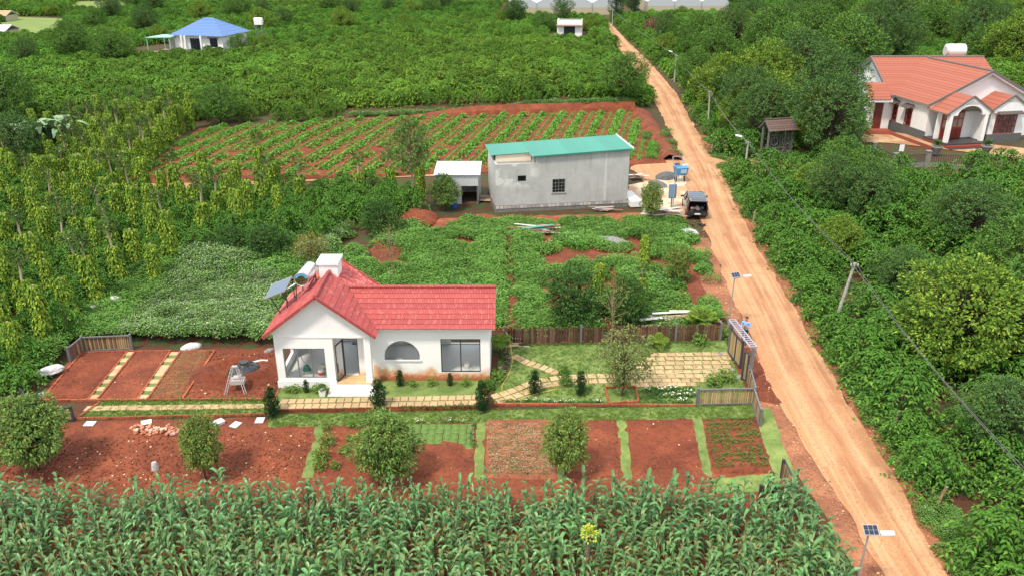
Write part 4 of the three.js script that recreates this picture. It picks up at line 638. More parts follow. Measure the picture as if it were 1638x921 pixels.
// ---------- blue-roofed house far behind ----------
{
  const [bx, bz] = [-63.61, -178.47], h = thing('blue_roof_house', 'white house with hipped blue roof among the far coffee', 'house', bx, 0, bz, -0.25), W = 5.6, D = 4.6, E = 3.5;
  wallZ('front_wall', h, M.white, rect(-W, 0, W, E), [rect(-2.0, 0.5, 0.6, 2.9), rect(2.6, 1.2, 4.4, 2.9)], D, 0.2); wallX('right_wall', h, M.white, rect(-D, 0, D - 0.2, E), [rect(-1.6, 1.2, -0.6, 2.9), rect(1.0, 1.2, 2.0, 2.9)], W, 0.2); wallX('left_wall', h, M.white, rect(-D, 0, D - 0.2, E), [], -W + 0.2, 0.2); wallZ('back_wall', h, M.white, rect(-W + 0.2, 0, W - 0.2, E), [], -D + 0.2, 0.2);
  new MB().box(-W + 0.2, 0.05, -D + 0.2, W - 0.2, 0.3, D - 0.2).build('floor', M.plainConcrete, h);
  const navy = M.plastic(0.02, 0.035, 0.09, 0.4); windowZ(h, -2.0, 0.5, 0.6, 2.9, D - 0.05, 4, { frame: navy }, 0.1); windowZ(h, 2.6, 1.2, 4.4, 2.9, D - 0.05, 3, { frame: navy }, 0.1);
  for (const z of [-1.1, 1.5]) new MB().box(W - 0.12, 1.2, z - 0.5, W - 0.05, 2.9, z + 0.5).build('window', navy, h); for (const [x0, x1] of [[2.4, 4.6]]) new MB().box(x0, 3.0, D + 0.01, x1, 3.1, D + 0.5).build('awning', navy, h);
  for (const x of [-3.2, -2.4, 1.3]) new MB().box(x - 0.17, 0, D + 0.9, x + 0.17, E, D + 1.25).build('column', M.whitePaint, h); new MB().box(-W, 0, D + 0.002, 2, 0.4, D + 1.6).build('veranda', M.plainConcrete, h);
  const blue = [0.95, 1.05].map((k) => std({ color: lin(0.1 * k, 0.2 * k, 0.45 * k), roughness: 0.5 })), roof = new THREE.Group(); roof.name = 'roof'; h.add(roof); const ex = W + 0.6, ez = D + 0.9, A = V(-0.9, 6.6, 0), B = V(0.9, 6.6, 0);
  const f = (a, b, c, d) => tileSlope(roof, a, b, c, d, { courses: 12, mat: blue, pitch: 0.45 }); f(V(-ex, E, ez), V(ex, E, ez), A, B); f(V(ex, E, -ez), V(-ex, E, -ez), B, A); f(V(ex, E, ez), V(ex, E, -ez), B, V(0.9, 6.6, -0.01)); f(V(-ex, E, -ez), V(-ex, E, ez), V(-0.9, 6.6, -0.01), A);
  const cp = thing('carport', 'pale green sheet carport left of the blue roofed house', 'carport', bx - 8.8, 0, bz + 1.5, -0.25); new MB().hexa([V(-3, 2.9, 3), V(3, 3.1, 3), V(3, 3.1, -3), V(-3, 2.9, -3)], [V(-3, 3.0, 3), V(3, 3.2, 3), V(3, 3.2, -3), V(-3, 3.0, -3)]).build('roof', M.plastic(0.25, 0.5, 0.42, 0.5), cp); for (const [x, z] of [[-2.8, 2.8], [2.6, 2.8], [-2.8, -2.8]]) new MB().bar(V(x, 0, z), V(x, 2.95, z), 0.12, 0.12).build('post', M.plastic(0.3, 0.5, 0.45), cp); new MB().box(0.5, 0, -2.6, 0.7, 2.9, 0.2).build('wall', M.white, cp); new MB().box(-2.6, 0, -2.6, 2.4, 0.06, 2.9).build('slab', M.pad, cp);
  const wt = thing('rooftop_tank', 'small white water tank on legs behind the blue roof', 'water tank', bx + 9.5, 0, bz - 3); new MB().box(-0.8, 4.9, -0.6, 0.8, 6.1, 0.6).geo(new THREE.CylinderGeometry(0.62, 0.62, 1.7, 14), mx(0, 5.7, 0, 0, 0, Math.PI / 2)).build('tank', M.whitePaint, wt); for (const [x, z] of [[-0.7, -0.5], [0.7, -0.5], [-0.7, 0.5], [0.7, 0.5]]) new MB().bar(V(x, 0, z), V(x, 4.9, z), 0.12, 0.12).build('leg', M.greySteel, wt);
}
// ---------- white hut, greenhouses and far roofs ----------
{
  const [x, z] = [13.87, -203.91], h = thing('flat_hut', 'small flat roofed white hut with dark doorway beyond the coffee', 'hut', x, 0, z, -0.1);
  wallZ('front_wall', h, M.white, rect(-3, 0, 3, 3.7), [rect(-1.4, 0, 1.3, 2.3)], 0, 0.25); wallX('side_wall', h, std({ map: padT, color: lin(0.9, 0.85, 0.8) }), rect(-5, 0, -0.25, 3.7), [], 3, 0.25); wallX('side_wall', h, M.white, rect(-5, 0, -0.25, 3.7), [], -2.75, 0.25); new MB().box(-3, 3.4, -5, 3, 3.6, -0.25).build('roof_slab', M.plainConcrete, h); new MB().box(-3.1, 2.45, 0.01, 3.1, 2.75, 0.8).build('canopy', M.plastic(0.5, 0.3, 0.28, 0.8), h); new MB().box(-1.4, 0, -0.9, 1.3, 2.3, -0.8).build('shutter', M.plastic(0.03, 0.035, 0.05, 0.6), h); for (const q of [-0.7, 0, 0.7]) new MB().box(q - 0.05, 0, -0.5, q + 0.05, 2.3, -0.4).build('door_bar', M.darkSteel, h); wallZ('back_wall', h, M.white, rect(-2.7, 0, 2.7, 3.4), [], -4.8, 0.2);
  const film = std({ color: lin(0.55, 0.6, 0.63), roughness: 0.35 }), wallF = M.plastic(0.42, 0.38, 0.27, 0.8);
  const gh = (cx, cz, bays, bw, len, label, turn = 0) => { const g = thing('greenhouse', label, 'greenhouse', cx, 0, cz, turn, 'plastic greenhouses on the far hill'); for (let i = 0; i < bays; i++) { const x0 = (i - bays / 2) * bw, x1 = x0 + bw, xm = (x0 + x1) / 2; new MB().quad(V(x0, 3.4, 0), V(xm, 5.6, 0), V(xm, 5.6, -len), V(x0, 3.4, -len)).quad(V(xm, 5.6, 0), V(x1, 3.4, 0), V(x1, 3.4, -len), V(xm, 5.6, -len)).build('roof_film', film, g); new MB().tri(V(x0, 3.4, 0.02), V(x1, 3.4, 0.02), V(xm, 5.6, 0.02)).quad(V(x0, 2.0, 0.02), V(x1, 2.0, 0.02), V(x1, 3.4, 0.02), V(x0, 3.4, 0.02)).build('gable_film', M.plastic(0.42, 0.47, 0.5, 0.5), g); new MB().quad(V(x0, 0, 0), V(x1, 0, 0), V(x1, 2.0, 0), V(x0, 2.0, 0)).build('wall_film', wallF, g); new MB().box(x0 - 0.08, 0, 0.03, x0 + 0.08, 3.4, 0.2).build('post', M.galvanised, g); } const X = bays * bw / 2; for (const s of [-1, 1]) new MB().quad(V(s * X, 0, 0), V(s * X, 0, -len), V(s * X, 3.4, -len), V(s * X, 3.4, 0)).build('side_film', wallF, g); };
  gh(16, -262, 4, 8.5, 40, 'pale plastic greenhouse at top centre, left of the tall dark conifer'); gh(55, -268, 3, 8.5, 40, 'pale plastic greenhouse at top centre, right of the tall dark conifer');
  const hut = (px, l, w, y, col) => { const g = thing('far_roof', l, 'building', px[0], 0, px[1]); new MB().box(-w, 0, -3, w, y, 3).build('wall', wallF, g); tileSlope(g, V(-w - 0.4, y, 3.4), V(w + 0.4, y, 3.4), V(-w - 0.4, y + 1.2, 0), V(w + 0.4, y + 1.2, 0), { courses: 4, mat: col, pitch: 0.8 }); tileSlope(g, V(-w - 0.4, y, -3.4), V(w + 0.4, y, -3.4), V(-w - 0.4, y + 1.2, 0), V(w + 0.4, y + 1.2, 0), { courses: 4, mat: col, pitch: 0.8 }); };
  hut([-145.51, -242.69], 'low farm roof at the far left edge of the picture', 3, 1.6, M.plastic(0.5, 0.3, 0.17, 0.8)); hut([-120.5, -198.79], 'grey shed roof at left edge below the far farm', 3, 2, M.plastic(0.5, 0.52, 0.55, 0.5));
}

// ---------- plants: generators ----------
const jit = (r, a) => V((r() - 0.5) * a, (r() - 0.5) * a, (r() - 0.5) * a);
const shade = (mb, base, r, v = 0.35) => { const k = 1 - v / 2 + v * r(), w = (r() - 0.5) * 0.16; mb.color(base[0] * k * (1 + w), base[1] * k, base[2] * k * (1 - w)); };
const barkCol = (mb, k = 1) => mb.color(0.2 * k, 0.165 * k, 0.13 * k);
// coffee: drooping laterals with paired leaves, in tiers round short stems
function coffeeGeo(seed, R = 1.25, H = 1.95, leafC = [0.058, 0.155, 0.022], tipC = [0.105, 0.225, 0.032], size = 1) {
  const r = rng(seed), m = new MB(); barkCol(m);
  for (let k = 0; k < 3; k++) { const a = r() * 6.28; m.tube([V(Math.cos(a) * 0.06, -0.1, Math.sin(a) * 0.06), V(Math.cos(a) * 0.2, H * 0.5, Math.sin(a) * 0.2), V(Math.cos(a) * 0.25, H * 0.9, Math.sin(a) * 0.25)], (t) => 0.05 * (1 - 0.7 * t), 5); }
  const n = 66;
  for (let i = 0; i < n; i++) {
    const t = (i + 0.5) / n, h0 = H * (0.2 + 0.8 * t), az = i * 2.4 + r() * 0.8, L = R * (0.5 + 0.62 * Math.sqrt(Math.max(0, 1 - t * t))) * (0.75 + 0.4 * r()) * (t > 0.93 ? 0.5 : 1);
    const d = V(Math.cos(az), 0, Math.sin(az)), up = 0.5 - 0.15 * (1 - t), k = 11;
    for (let j = 2; j <= k; j++) {
      const q = j / k, p = d.clone().multiplyScalar(L * q).add(V(0, h0 + L * (up * q - 0.7 * q * q), 0)).add(jit(r, 0.18));
      if (p.y < 0.06) p.y = 0.06 + 0.1 * r();
      for (const s of [-1, 1]) {
        const side = V(-d.z, 0, d.x).multiplyScalar(s), ld = side.clone().multiplyScalar(0.75).addScaledVector(d, 0.5 + 0.3 * r()).add(V(0, -0.22 - 0.3 * r(), 0)).add(jit(r, 0.9)).normalize();
        shade(m, q > 0.85 && r() < 0.6 ? tipC : leafC, r, 0.5); m.leaf(p, ld, V((r() - 0.5) * 0.7, 1, (r() - 0.5) * 0.7).normalize(), (0.16 + 0.07 * r()) * size, (0.085 + 0.03 * r()) * size);
      }
    }
  }
  return m.geometry(true);
}
// a branched tree; returns [woodGeometry, crownGeometry]
function treeGeo(seed, o) {
  const { H = 6, trunk = 1.6, R = 2.4, clumps = 26, leaves = 120, leaf = 0.28, wid = 0.13, base = [0.05, 0.13, 0.022], tip = [0.1, 0.2, 0.04], r0 = 0.14, droop = 0.2, flat = 0.8, bark = 1, cr = 0.34, cone = 0, hang = 0 } = o;
  const r = rng(seed), w = new MB(), m = new MB(), cy = trunk + (H - trunk) * 0.5, ry = (H - trunk) * 0.5; barkCol(w, bark);
  const top = V((r() - 0.5) * 0.4, cy + ry * 0.4, (r() - 0.5) * 0.4); w.tube([V(0, -0.15, 0), V((r() - 0.5) * 0.15, trunk * 0.7, (r() - 0.5) * 0.15), V(top.x * 0.5, cy * 0.8, top.z * 0.5), top], (t) => r0 * (1 - 0.78 * t), 8);
  for (let i = 0; i < clumps; i++) {
    const f = (i + 0.5) / clumps, yy = 1 - 2 * f, az = i * 2.39996 + r() * 0.5, k = Math.sqrt(Math.max(0, 1 - yy * yy)), shell = (0.55 + 0.45 * Math.cbrt(r()) * (r() < 0.2 ? 0.5 : 1)) * (0.58 + 0.8 * vnoise(az % 6.2832 * 1.1, yy * 2 + 4, big, seed)), cw = cone ? (1 - cone * (yy + 1) / 2) : 1;
    const c = V(Math.cos(az) * k * R * shell * cw, cy + yy * ry * (0.85 + 0.25 * r()), Math.sin(az) * k * R * shell * cw), rad = R * cr * (0.7 + 0.6 * r());
    const st = V(c.x * 0.12, lerp(trunk * 0.8, c.y, 0.55), c.z * 0.12); if (c.y > trunk * 0.6) w.tube([st, st.clone().lerp(c, 0.55).add(V(0, -0.15 * R * droop, 0)), c], (t) => r0 * 0.34 * (1 - 0.75 * t), 5);
    for (let j = 0; j < leaves; j++) {
      const d = V(r() * 2 - 1, r() * 2 - 1, r() * 2 - 1); if (d.lengthSq() > 1) { j--; continue; } const q = Math.pow(d.length(), 0.5); d.normalize();
      const p = c.clone().add(V(d.x * rad * q, d.y * rad * q * flat, d.z * rad * q)), out = p.clone().sub(V(0, cy - ry * 0.4, 0)).normalize();
      const ld = d.clone().multiplyScalar(0.7).addScaledVector(out, 0.5).add(V(0, -droop - hang * r(), 0)).add(jit(r, 0.9)).normalize();
      shade(m, r() < 0.32 ? tip : base, r, 0.45); m.leaf(p, ld, out.clone().add(jit(r, 0.9)).normalize(), leaf * (0.7 + 0.6 * r()), wid * (0.7 + 0.6 * r()));
    }
  }
  return [w.geometry(true), m.geometry(true)];
}
function treeProto(name, [w, c], category) { const g = new THREE.Group(); g.name = name; g.userData = { category, base: name }; part('trunk', w, M.bark, g); part('crown', c, M.leaf, g); return g; }
const plant = (proto, label, [x, z], scale = 1, turn = 0, group, y) => copyOf(proto, label, x, (y ?? hgt(x, z)), z, turn, scale, group);
// pepper vine wrapped round a tall living stake
function pepperGeo(seed, H, lean, bare) {
  const r = rng(seed), w = new MB(), m = new MB(), top = V(lean, H + bare, lean * 0.3); w.color(1.35, 1.3, 1.2); const ax = (y) => V(top.x * y / (H + bare), y, top.z * y / (H + bare)); w.tube([V(0, -0.15, 0), ax((H + bare) * 0.5).add(jit(r, 0.1)), top], (t) => 0.105 - 0.04 * t, 7);
  const n = 1400; for (let i = 0; i < n; i++) { const t = r(), y = 0.1 + t * H, a = r() * 6.28, prof = (0.55 - 0.2 * t) * (0.72 + 0.5 * vnoise(a * 1.2, y * 2.2, big, seed)), rr = prof * (0.55 + 0.45 * r()), d = V(Math.cos(a), 0, Math.sin(a)), p = ax(y).addScaledVector(d, rr); shade(m, r() < 0.4 ? [0.25, 0.345, 0.038] : [0.115, 0.22, 0.032], r, 0.5); m.leaf(p, d.clone().multiplyScalar(0.6).add(V(0, -0.7, 0)).add(jit(r, 0.8)).normalize(), d.clone().add(V(0, 0.6, 0)).normalize(), 0.2 + 0.08 * r(), 0.13); }
  for (let i = 0; i < 170 * (bare > 0.5 ? 1 : 0); i++) { const d = V(r() * 2 - 1, r() * 1.2 - 0.4, r() * 2 - 1).normalize(); shade(m, [0.07, 0.12, 0.03], r, 0.5); m.leaf(top.clone().addScaledVector(d, 0.5 * Math.sqrt(r())), d.clone().add(V(0, -0.3, 0)).normalize(), UPV, 0.26, 0.09); }
  return [w.geometry(true), m.geometry(true)];
}
// maize: stalk and arching folded blades
function maizeGeo(seed) {
  const r = rng(seed), w = new MB(), m = new MB(), H = 1.55 + 0.3 * r(); w.color(0.13, 0.22, 0.06).tube([V(0, -0.1, 0), V((r() - 0.5) * 0.06, H * 0.6, (r() - 0.5) * 0.06), V((r() - 0.5) * 0.1, H, (r() - 0.5) * 0.1)], (t) => 0.022 * (1 - 0.6 * t), 5);
  const n = 11, a0 = r() * 6.28;
  for (let i = 0; i < n; i++) {
    const t = (i + 0.5) / n, y = H * (0.22 + 0.78 * t), az = a0 + (i % 2) * Math.PI + (r() - 0.5) * 1.3, L = (0.6 - 0.26 * Math.abs(t - 0.45)) * (0.75 + 0.45 * r()), up = (0.65 + 0.8 * t) * (0.75 + 0.5 * r()), d = V(Math.cos(az), 0, Math.sin(az)), s = V(-d.z, 0, d.x), K = 5, P_ = [];
    for (let k = 0; k <= K; k++) { const q = k / K, wd = 0.064 * Math.sin(Math.PI * Math.min(1, 0.16 + q * 0.86)) + 0.004, c = d.clone().multiplyScalar(L * (0.75 * q + 0.1 * q * q)).add(V(0, y + L * (up * q - (1.1 + 0.3 * r()) * q * q), 0)); P_.push([c.clone().addScaledVector(s, -wd).add(V(0, wd * 0.5, 0)), c, c.clone().addScaledVector(s, wd).add(V(0, wd * 0.5, 0))]); }
    const c0 = r() < 0.12 && t < 0.5 ? [0.24, 0.26, 0.08] : [0.088, 0.205, 0.06], kk = 0.55 + 0.8 * r(); for (let k = 0; k < K; k++) { const y0 = k >= K - 1 && r() < 0.25 ? [0.3, 0.27, 0.12] : c0; m.color(y0[0] * kk, y0[1] * kk, y0[2] * kk); const [a, b, c] = P_[k], [e, f, g] = P_[k + 1]; m.quad(a, b, f, e); m.quad(b, c, g, f); }
  }
  if (r() < 0.55) { for (let i = 0; i < 6; i++) { const az = r() * 6.28; w.color(0.36, 0.32, 0.14).tube([V(0, H - 0.05, 0), V(Math.cos(az) * 0.06, H + 0.14, Math.sin(az) * 0.06), V(Math.cos(az) * 0.14, H + 0.22, Math.sin(az) * 0.14)], 0.006, 3); } }
  return [w.geometry(true), m.geometry(true)];
}
// a low mound of weeds, with or without small pale flower heads
function weedGeo(seed, flowers, base = [0.098, 0.212, 0.044], R = 0.5, H = 0.42, n = 190, ls = 0.82) {
  const r = rng(seed), m = new MB();
  for (let i = 0; i < n; i++) { const a = r() * 6.28, q = Math.sqrt(r()), p = V(Math.cos(a) * q * R, H * (1 - 0.7 * q * q) * (0.35 + 0.65 * r()), Math.sin(a) * q * R); shade(m, base, r, 0.6); m.leaf(p, V(Math.cos(a), 0.25, Math.sin(a)).add(jit(r, 1.1)).normalize(), V(0, 1, 0).add(jit(r, 0.9)).normalize(), (0.11 + 0.08 * r()) * ls, (0.065 + 0.03 * r()) * ls); }
  for (let i = 0; i < flowers; i++) { const a = r() * 6.28, q = Math.sqrt(r()), p = V(Math.cos(a) * q * R, H * (1.08 - 0.6 * q * q) + 0.05 * r(), Math.sin(a) * q * R); m.color(0.5, 0.51, 0.48); m.leaf(p, V(r() - 0.5, 0.1, r() - 0.5).normalize(), UPV, 0.045, 0.045, 0); }
  return m.geometry(true);
}
// a stand of many plants that nobody could count: one object of instanced copies
function stand(name, label, category, geos, items, seed = 1, tint = 0.3) {
  const g = new THREE.Group(); g.name = numbered(name); scene.add(g); tag(g, label, category, null, 'stuff'); const r = rng(seed), per = geos.map(() => []);
  for (const it of items) per[Math.floor(r() * geos.length)].push(it);
  geos.forEach((geo, k) => { if (!per[k].length) return; const im = new THREE.InstancedMesh(geo, category === 'maize' ? M.blade : M.leaf, per[k].length), c = new THREE.Color(), q = new THREE.Quaternion(), e = new THREE.Euler(); im.name = category.replace(/ /g, '_') + '_mass'; im.castShadow = im.receiveShadow = true; im.userData.kind = 'stuff';
    per[k].forEach(([x, y, z, s, tn = [1, 1, 1]], i) => { e.set((r() - 0.5) * 0.16, r() * 6.283, (r() - 0.5) * 0.16); q.setFromEuler(e); const sy = s * (0.85 + 0.3 * r()); im.setMatrixAt(i, new THREE.Matrix4().compose(V(x, y, z), q, V(s, sy, s))); const b = 1 - tint / 2 + tint * r(), h = (r() - 0.5) * 0.2 * tint; im.setColorAt(i, c.setRGB(b * tn[0] * (1 + h), b * tn[1], b * tn[2] * (1 - h))); }); g.add(im); });
  return g;
}
// in the picture, with a margin?
const DN = [Math.sin(-0.41015), Math.cos(-0.41015)];
function seen(x, y, z, m = 0.02) { const yy = y - 22.5, d = -(z * DN[1] + yy * -DN[0]), v = yy * DN[1] + z * DN[0]; return d > 1 && Math.abs(x / d) < 0.63 + m && Math.abs(v / d) < 0.354 + m; }
const depthOf = (x, z) => Math.hypot(x, 22.5, z);

// ---------- keep-out areas ----------
const KEEP = {
  villa: [[35.58, -85.19], [41, -108], [62, -110], [64, -80], [47.64, -73.17], [33.58, -73.52]],
  grey: [[-3, -66], [12.5, -66], [18, -78], [-2, -77]], shed: [[-8, -69.5], [-2, -69.5], [-2, -76], [-8, -76]],
  blue: [[-80, -167], [-54, -166], [-52, -188], [-79, -188]], hut: [[8, -193], [20, -193], [20, -214], [8, -214]], gh: [[-4, -247], [24.5, -247], [24.5, -254], [70, -258], [70, -315], [-4, -310]],
  meadowA: [[-119.07, -196.31], [-108.26, -201.32], [-130.66, -252.2], [-156.06, -260.34]], meadowB: [[-140.28, -266.78], [-122.72, -271.25], [-138.97, -319.09], [-162.16, -319.09]], clearing: [[45.76, -198.79], [61.66, -203.91], [65.31, -224.02], [53.06, -220.92]],
  lane: [[-39.7, -79.68], [-8.4, -82.53], [-7.74, -75.3], [-35.66, -70.59]],
  gate: [[26.5, -82], [32, -82], [32, -90], [26.5, -90]], garden: [[-24.99, -35.7], [-26.77, -43.74], [-14.12, -43.74], [-14.69, -45.89], [-0.72, -44.16], [13.27, -44.58], [11.96, -28.66], [-24.38, -28.66]],
};
const free = (x, z, pad = 0.9) => { if (x > roadL(z) - pad && x < roadR(z) + pad + 0.4) return false; for (const k in KEEP) if (inPoly(x, z, KEEP[k])) return false; if (z > -118 && inPoly(x, z, FIELD)) return false; if (z < -72 && z > -90 && x > roadR(z) && x < roadR(z) + 7 && Math.abs(z + 83.5 - (x - 24) * 0.1) < 3.2) return false; return true; };

// ---------- coffee ----------
const coffee = [1, 2, 3, 4, 5].map((k) => coffeeGeo(100 + k, 1.15 + 0.07 * k, 1.75 + 0.09 * k));
const coffeeFar = [1, 2, 3].map((k) => coffeeGeo(200 + k, 1.3, 2.0, [0.068, 0.172, 0.026], [0.145, 0.285, 0.04], 1.45));
{
  const r = rng(11), near = [], far = [];
  const LEFT = [[-28.96, -36.92], [-25.99, -36.92], [-26.98, -44.16], [-28.33, -54.06], [-25.13, -58.85], [-16.63, -57.78], [-13.44, -63.79], [-7.12, -68.42], [-7.82, -76.15], [-24.8, -78.32], [-37.52, -76.15], [-68.17, -108.21], [-78.16, -108.21]];
  const add = (x, z, s, tn) => { if (!free(x, z) || !seen(x, hgt(x, z) + 1, z, z > -130 ? 0.24 : 0.14)) return; const it = [x, hgt(x, z), z, s, tn]; (depthOf(x, z) < 118 ? near : far).push(it); };
  // right of the road
  for (let z = -16; z > -118; z -= 2.75) for (let x = roadR(z) + 1.5; x < 66; x += 2.8) { const px = x + (r() - 0.5) * 0.9, pz = z + (r() - 0.5) * 0.9, k = 0.62 + 0.5 * wn(px, pz, 0.12, 31) + 0.4 * r(), hue = (r() - 0.4) * 0.5; if (r() < 0.1) continue; add(px, pz, 0.95 + 0.5 * r(), [k * (1.02 + hue), k, k * 0.95]); }
  // left, between the pepper
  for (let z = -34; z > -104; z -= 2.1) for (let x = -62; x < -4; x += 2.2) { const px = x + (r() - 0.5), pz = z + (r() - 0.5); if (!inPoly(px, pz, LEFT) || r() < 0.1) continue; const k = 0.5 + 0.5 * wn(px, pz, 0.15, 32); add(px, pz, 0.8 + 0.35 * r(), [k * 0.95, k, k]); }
  // behind the field and out to the skyline hill
  for (let z = -105; z > -330; z -= 3.2) for (let x = -190; x < 200; x += 2.1) { const px = x + (r() - 0.5) * 0.9, pz = z + 0.06 * x + (r() - 0.5) * 0.5; if (px > roadR(pz) && pz > -118) continue; if (pz > -114.5 && px > -22) continue; if (r() < 0.06) continue; const n = wn(px, pz, 0.05, 33), k = 0.5 + 0.8 * n + 0.3 * r(); add(px, pz, 0.92 + 0.22 * r(), [k * (0.85 + 0.5 * wn(px, pz, 0.03, 36)), k * 1.02, k * 0.9]); }
  const out = (q) => (seen(q[0], q[1] + 1, q[2], 0.03) ? 0 : 1000); near.sort((a, b) => out(a) + depthOf(a[0], a[2]) - out(b) - depthOf(b[0], b[2]));
  const zone = (x, z) => (x > 14 ? 'coffee bush right of the road, ' + (x < roadR(z) + 3.2 ? 'front verge row, ' : 'behind front row, ') + (z > -34 ? 'near the bottom corner' : z > -44 ? 'opposite the garden gate' : z > -58 ? 'opposite the vacant plot' : z > -74 ? 'opposite the parked car' : 'beyond the side lane') : 'dark green coffee bush among the pepper columns, ' + (z > -52 ? 'nearest the left seed beds' : z > -66 ? 'left of the flowering weeds' : x > -24 ? 'in the belt behind the vacant plot' : 'towards the crop field'));
  const r2 = rng(12);
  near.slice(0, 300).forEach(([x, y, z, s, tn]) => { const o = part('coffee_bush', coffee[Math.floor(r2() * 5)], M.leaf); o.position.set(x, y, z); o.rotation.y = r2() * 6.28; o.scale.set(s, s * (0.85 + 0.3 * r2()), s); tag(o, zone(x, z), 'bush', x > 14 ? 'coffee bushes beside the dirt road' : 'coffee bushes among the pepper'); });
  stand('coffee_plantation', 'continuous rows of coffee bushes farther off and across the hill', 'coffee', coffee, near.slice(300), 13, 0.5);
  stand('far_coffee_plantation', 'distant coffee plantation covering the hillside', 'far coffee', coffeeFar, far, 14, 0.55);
  console.log('coffee', near.length, far.length);
}
// ---------- maize in front ----------
{
  const geos = [1, 2, 3, 4, 5, 6].map((k) => maizeGeo(300 + k)), r = rng(21), all = [];
  const topZ = (x) => -27.9 - 0.5 * wn(x, 3, 0.6, 41) - (x > 10.3 && x < 12.6 ? 0.7 : 0) + (x > -18 && x < -16 ? 0.8 : 0), right = (z) => roadL(z) - 1.75 - 0.5 * wn(2, z, 0.7, 42);
  for (let z = -28.9; z < -15; z += 0.6) for (let x = -27; x < 13.6; x += 0.4) { const px = x + (r() - 0.5) * 0.2, pz = z + (r() - 0.5) * 0.14; if (pz < topZ(px) || px > right(pz) || r() < 0.06 || wn(px, pz, 0.8, 44) < 0.24) continue; if (pz < -26.6 && px > 9.6 && px < 10.6) continue; all.push([px, 0, pz, 0.74 + 0.32 * r() + 0.35 * (wn(px, pz, 0.4, 43) - 0.5), [0.92, 1, 1.05]]); }
  const vis = all.filter(([x, , z]) => seen(x, 1.2, z, 0.01)), rest = all.filter(([x, , z]) => !seen(x, 1.2, z, 0.01)); vis.sort((a, b) => b[2] - a[2]);
  const protos = geos.map(([w, c]) => { const g = new THREE.Group(); g.name = 'maize_plant'; g.userData = { category: 'maize', base: 'maize_plant' }; part('stalk', w, M.leaf, g); part('blades', c, M.blade, g).userData.kind = 'stuff'; return g; });
  vis.slice(0, 300).forEach(([x, y, z, s]) => plant(protos[Math.floor(r() * 6)], 'tall blue green maize plant at the bottom edge, ' + (x < -9 ? 'left third of the field' : x < 2 ? 'middle of the field' : 'right part near the road'), [x, z], s, r() * 6.28, 'maize plants in front', 0));
  const joined = geos.map(([w, c]) => { const m = new MB(); const a = m.col; for (const g of [w, c]) { const C = g.attributes.color, Pp = g.attributes.position, N = g.attributes.normal; for (let i = 0; i < Pp.count; i++) { m.col = [C.getX(i), C.getY(i), C.getZ(i)]; m.vert(V(Pp.getX(i), Pp.getY(i), Pp.getZ(i)), V(N.getX(i), N.getY(i), N.getZ(i))); } } return m.geometry(true); });
  stand('maize_field', 'dense field of blue green maize across the foreground', 'maize', joined, [...vis.slice(300), ...rest], 22, 0.25);
  console.log('maize', all.length, vis.length);
}
// ---------- pepper columns on living stakes ----------
{
  const protos = [[3.1, 0.3, 0.0], [2.8, -0.25, 0.7], [3.5, 0.15, 0.0], [2.4, 0.45, 1.2], [3.0, -0.1, 0.05]].map(([h, l, b], k) => { const g = treeProto('pepper_column', pepperGeo(400 + k, h, l, b), 'pepper vine'); return g; });
  const r = rng(31), AREA = [[-29.9, -39.57], [-26.42, -39.57], [-26.27, -45.89], [-24.29, -50.73], [-25.23, -59.12], [-20.7, -61.96], [-14.62, -70.22], [-7.49, -72.49], [-7.98, -77.88], [-32.67, -79.45], [-39.4, -85.05], [-41.78, -104.34], [-49.03, -108.21], [-55.63, -94.11], [-53.28, -76.15]], out = [];
  for (let z = -40; z > -108; z -= 3.1) for (let x = -60; x < -5; x += 2.7) { const px = x + (r() - 0.5) * 0.5, pz = z + (r() - 0.5) * 0.5; if (!inPoly(px, pz, AREA) || !seen(px, 1.5, pz, 0.03) || inPoly(px, pz, FIELD) || (inPoly(px, pz, KEEP.lane) && r() < 0.8)) continue; if (px > -22 && pz > -74 && r() < 0.45) continue; out.push([px, pz]); }
  // the close-set bright rows beside the field
  const a = [-40.2, -100.02], b = [-36.17, -75.1]; for (let k = 0; k < 4; k++) for (let i = 0; i < 12; i++) { const t = i / 11; out.push([lerp(a[0], b[0], t) - 1.2 - k * 2.1 + (r() - 0.5) * 0.4, lerp(a[1], b[1], t) + (r() - 0.5) * 0.4]); }
  for (const q of [[-43.05, -100.37], [-41.68, -101.07], [-40.58, -102.14]]) out.push(q);
  [[[5.68, -50.31], 'pepper column left of the slender tree in the vacant plot'], [[8.55, -48.5], 'pepper column right of the slender tree in the vacant plot'], [[9.61, -54.77], 'pepper column high in the vacant plot towards the car']].forEach(([q, l], k) => plant(protos[k], l, q, [0.75, 0.8, 0.75], k, 'pepper columns in the vacant plot'));
  out.forEach(([x, z]) => plant(protos[Math.floor(r() * 5)], z < -82 ? 'tall yellow green pepper vine column in the close rows beside the crop field' : 'yellow green pepper vine climbing a pale living stake among the coffee', [x, z], [0.9 + 0.3 * r(), 0.95 + 0.4 * r(), 0.9 + 0.3 * r()], r() * 6.28, z < -82 ? 'pepper columns beside the crop field' : 'pepper columns among the coffee'));
  console.log('pepper', out.length);
}
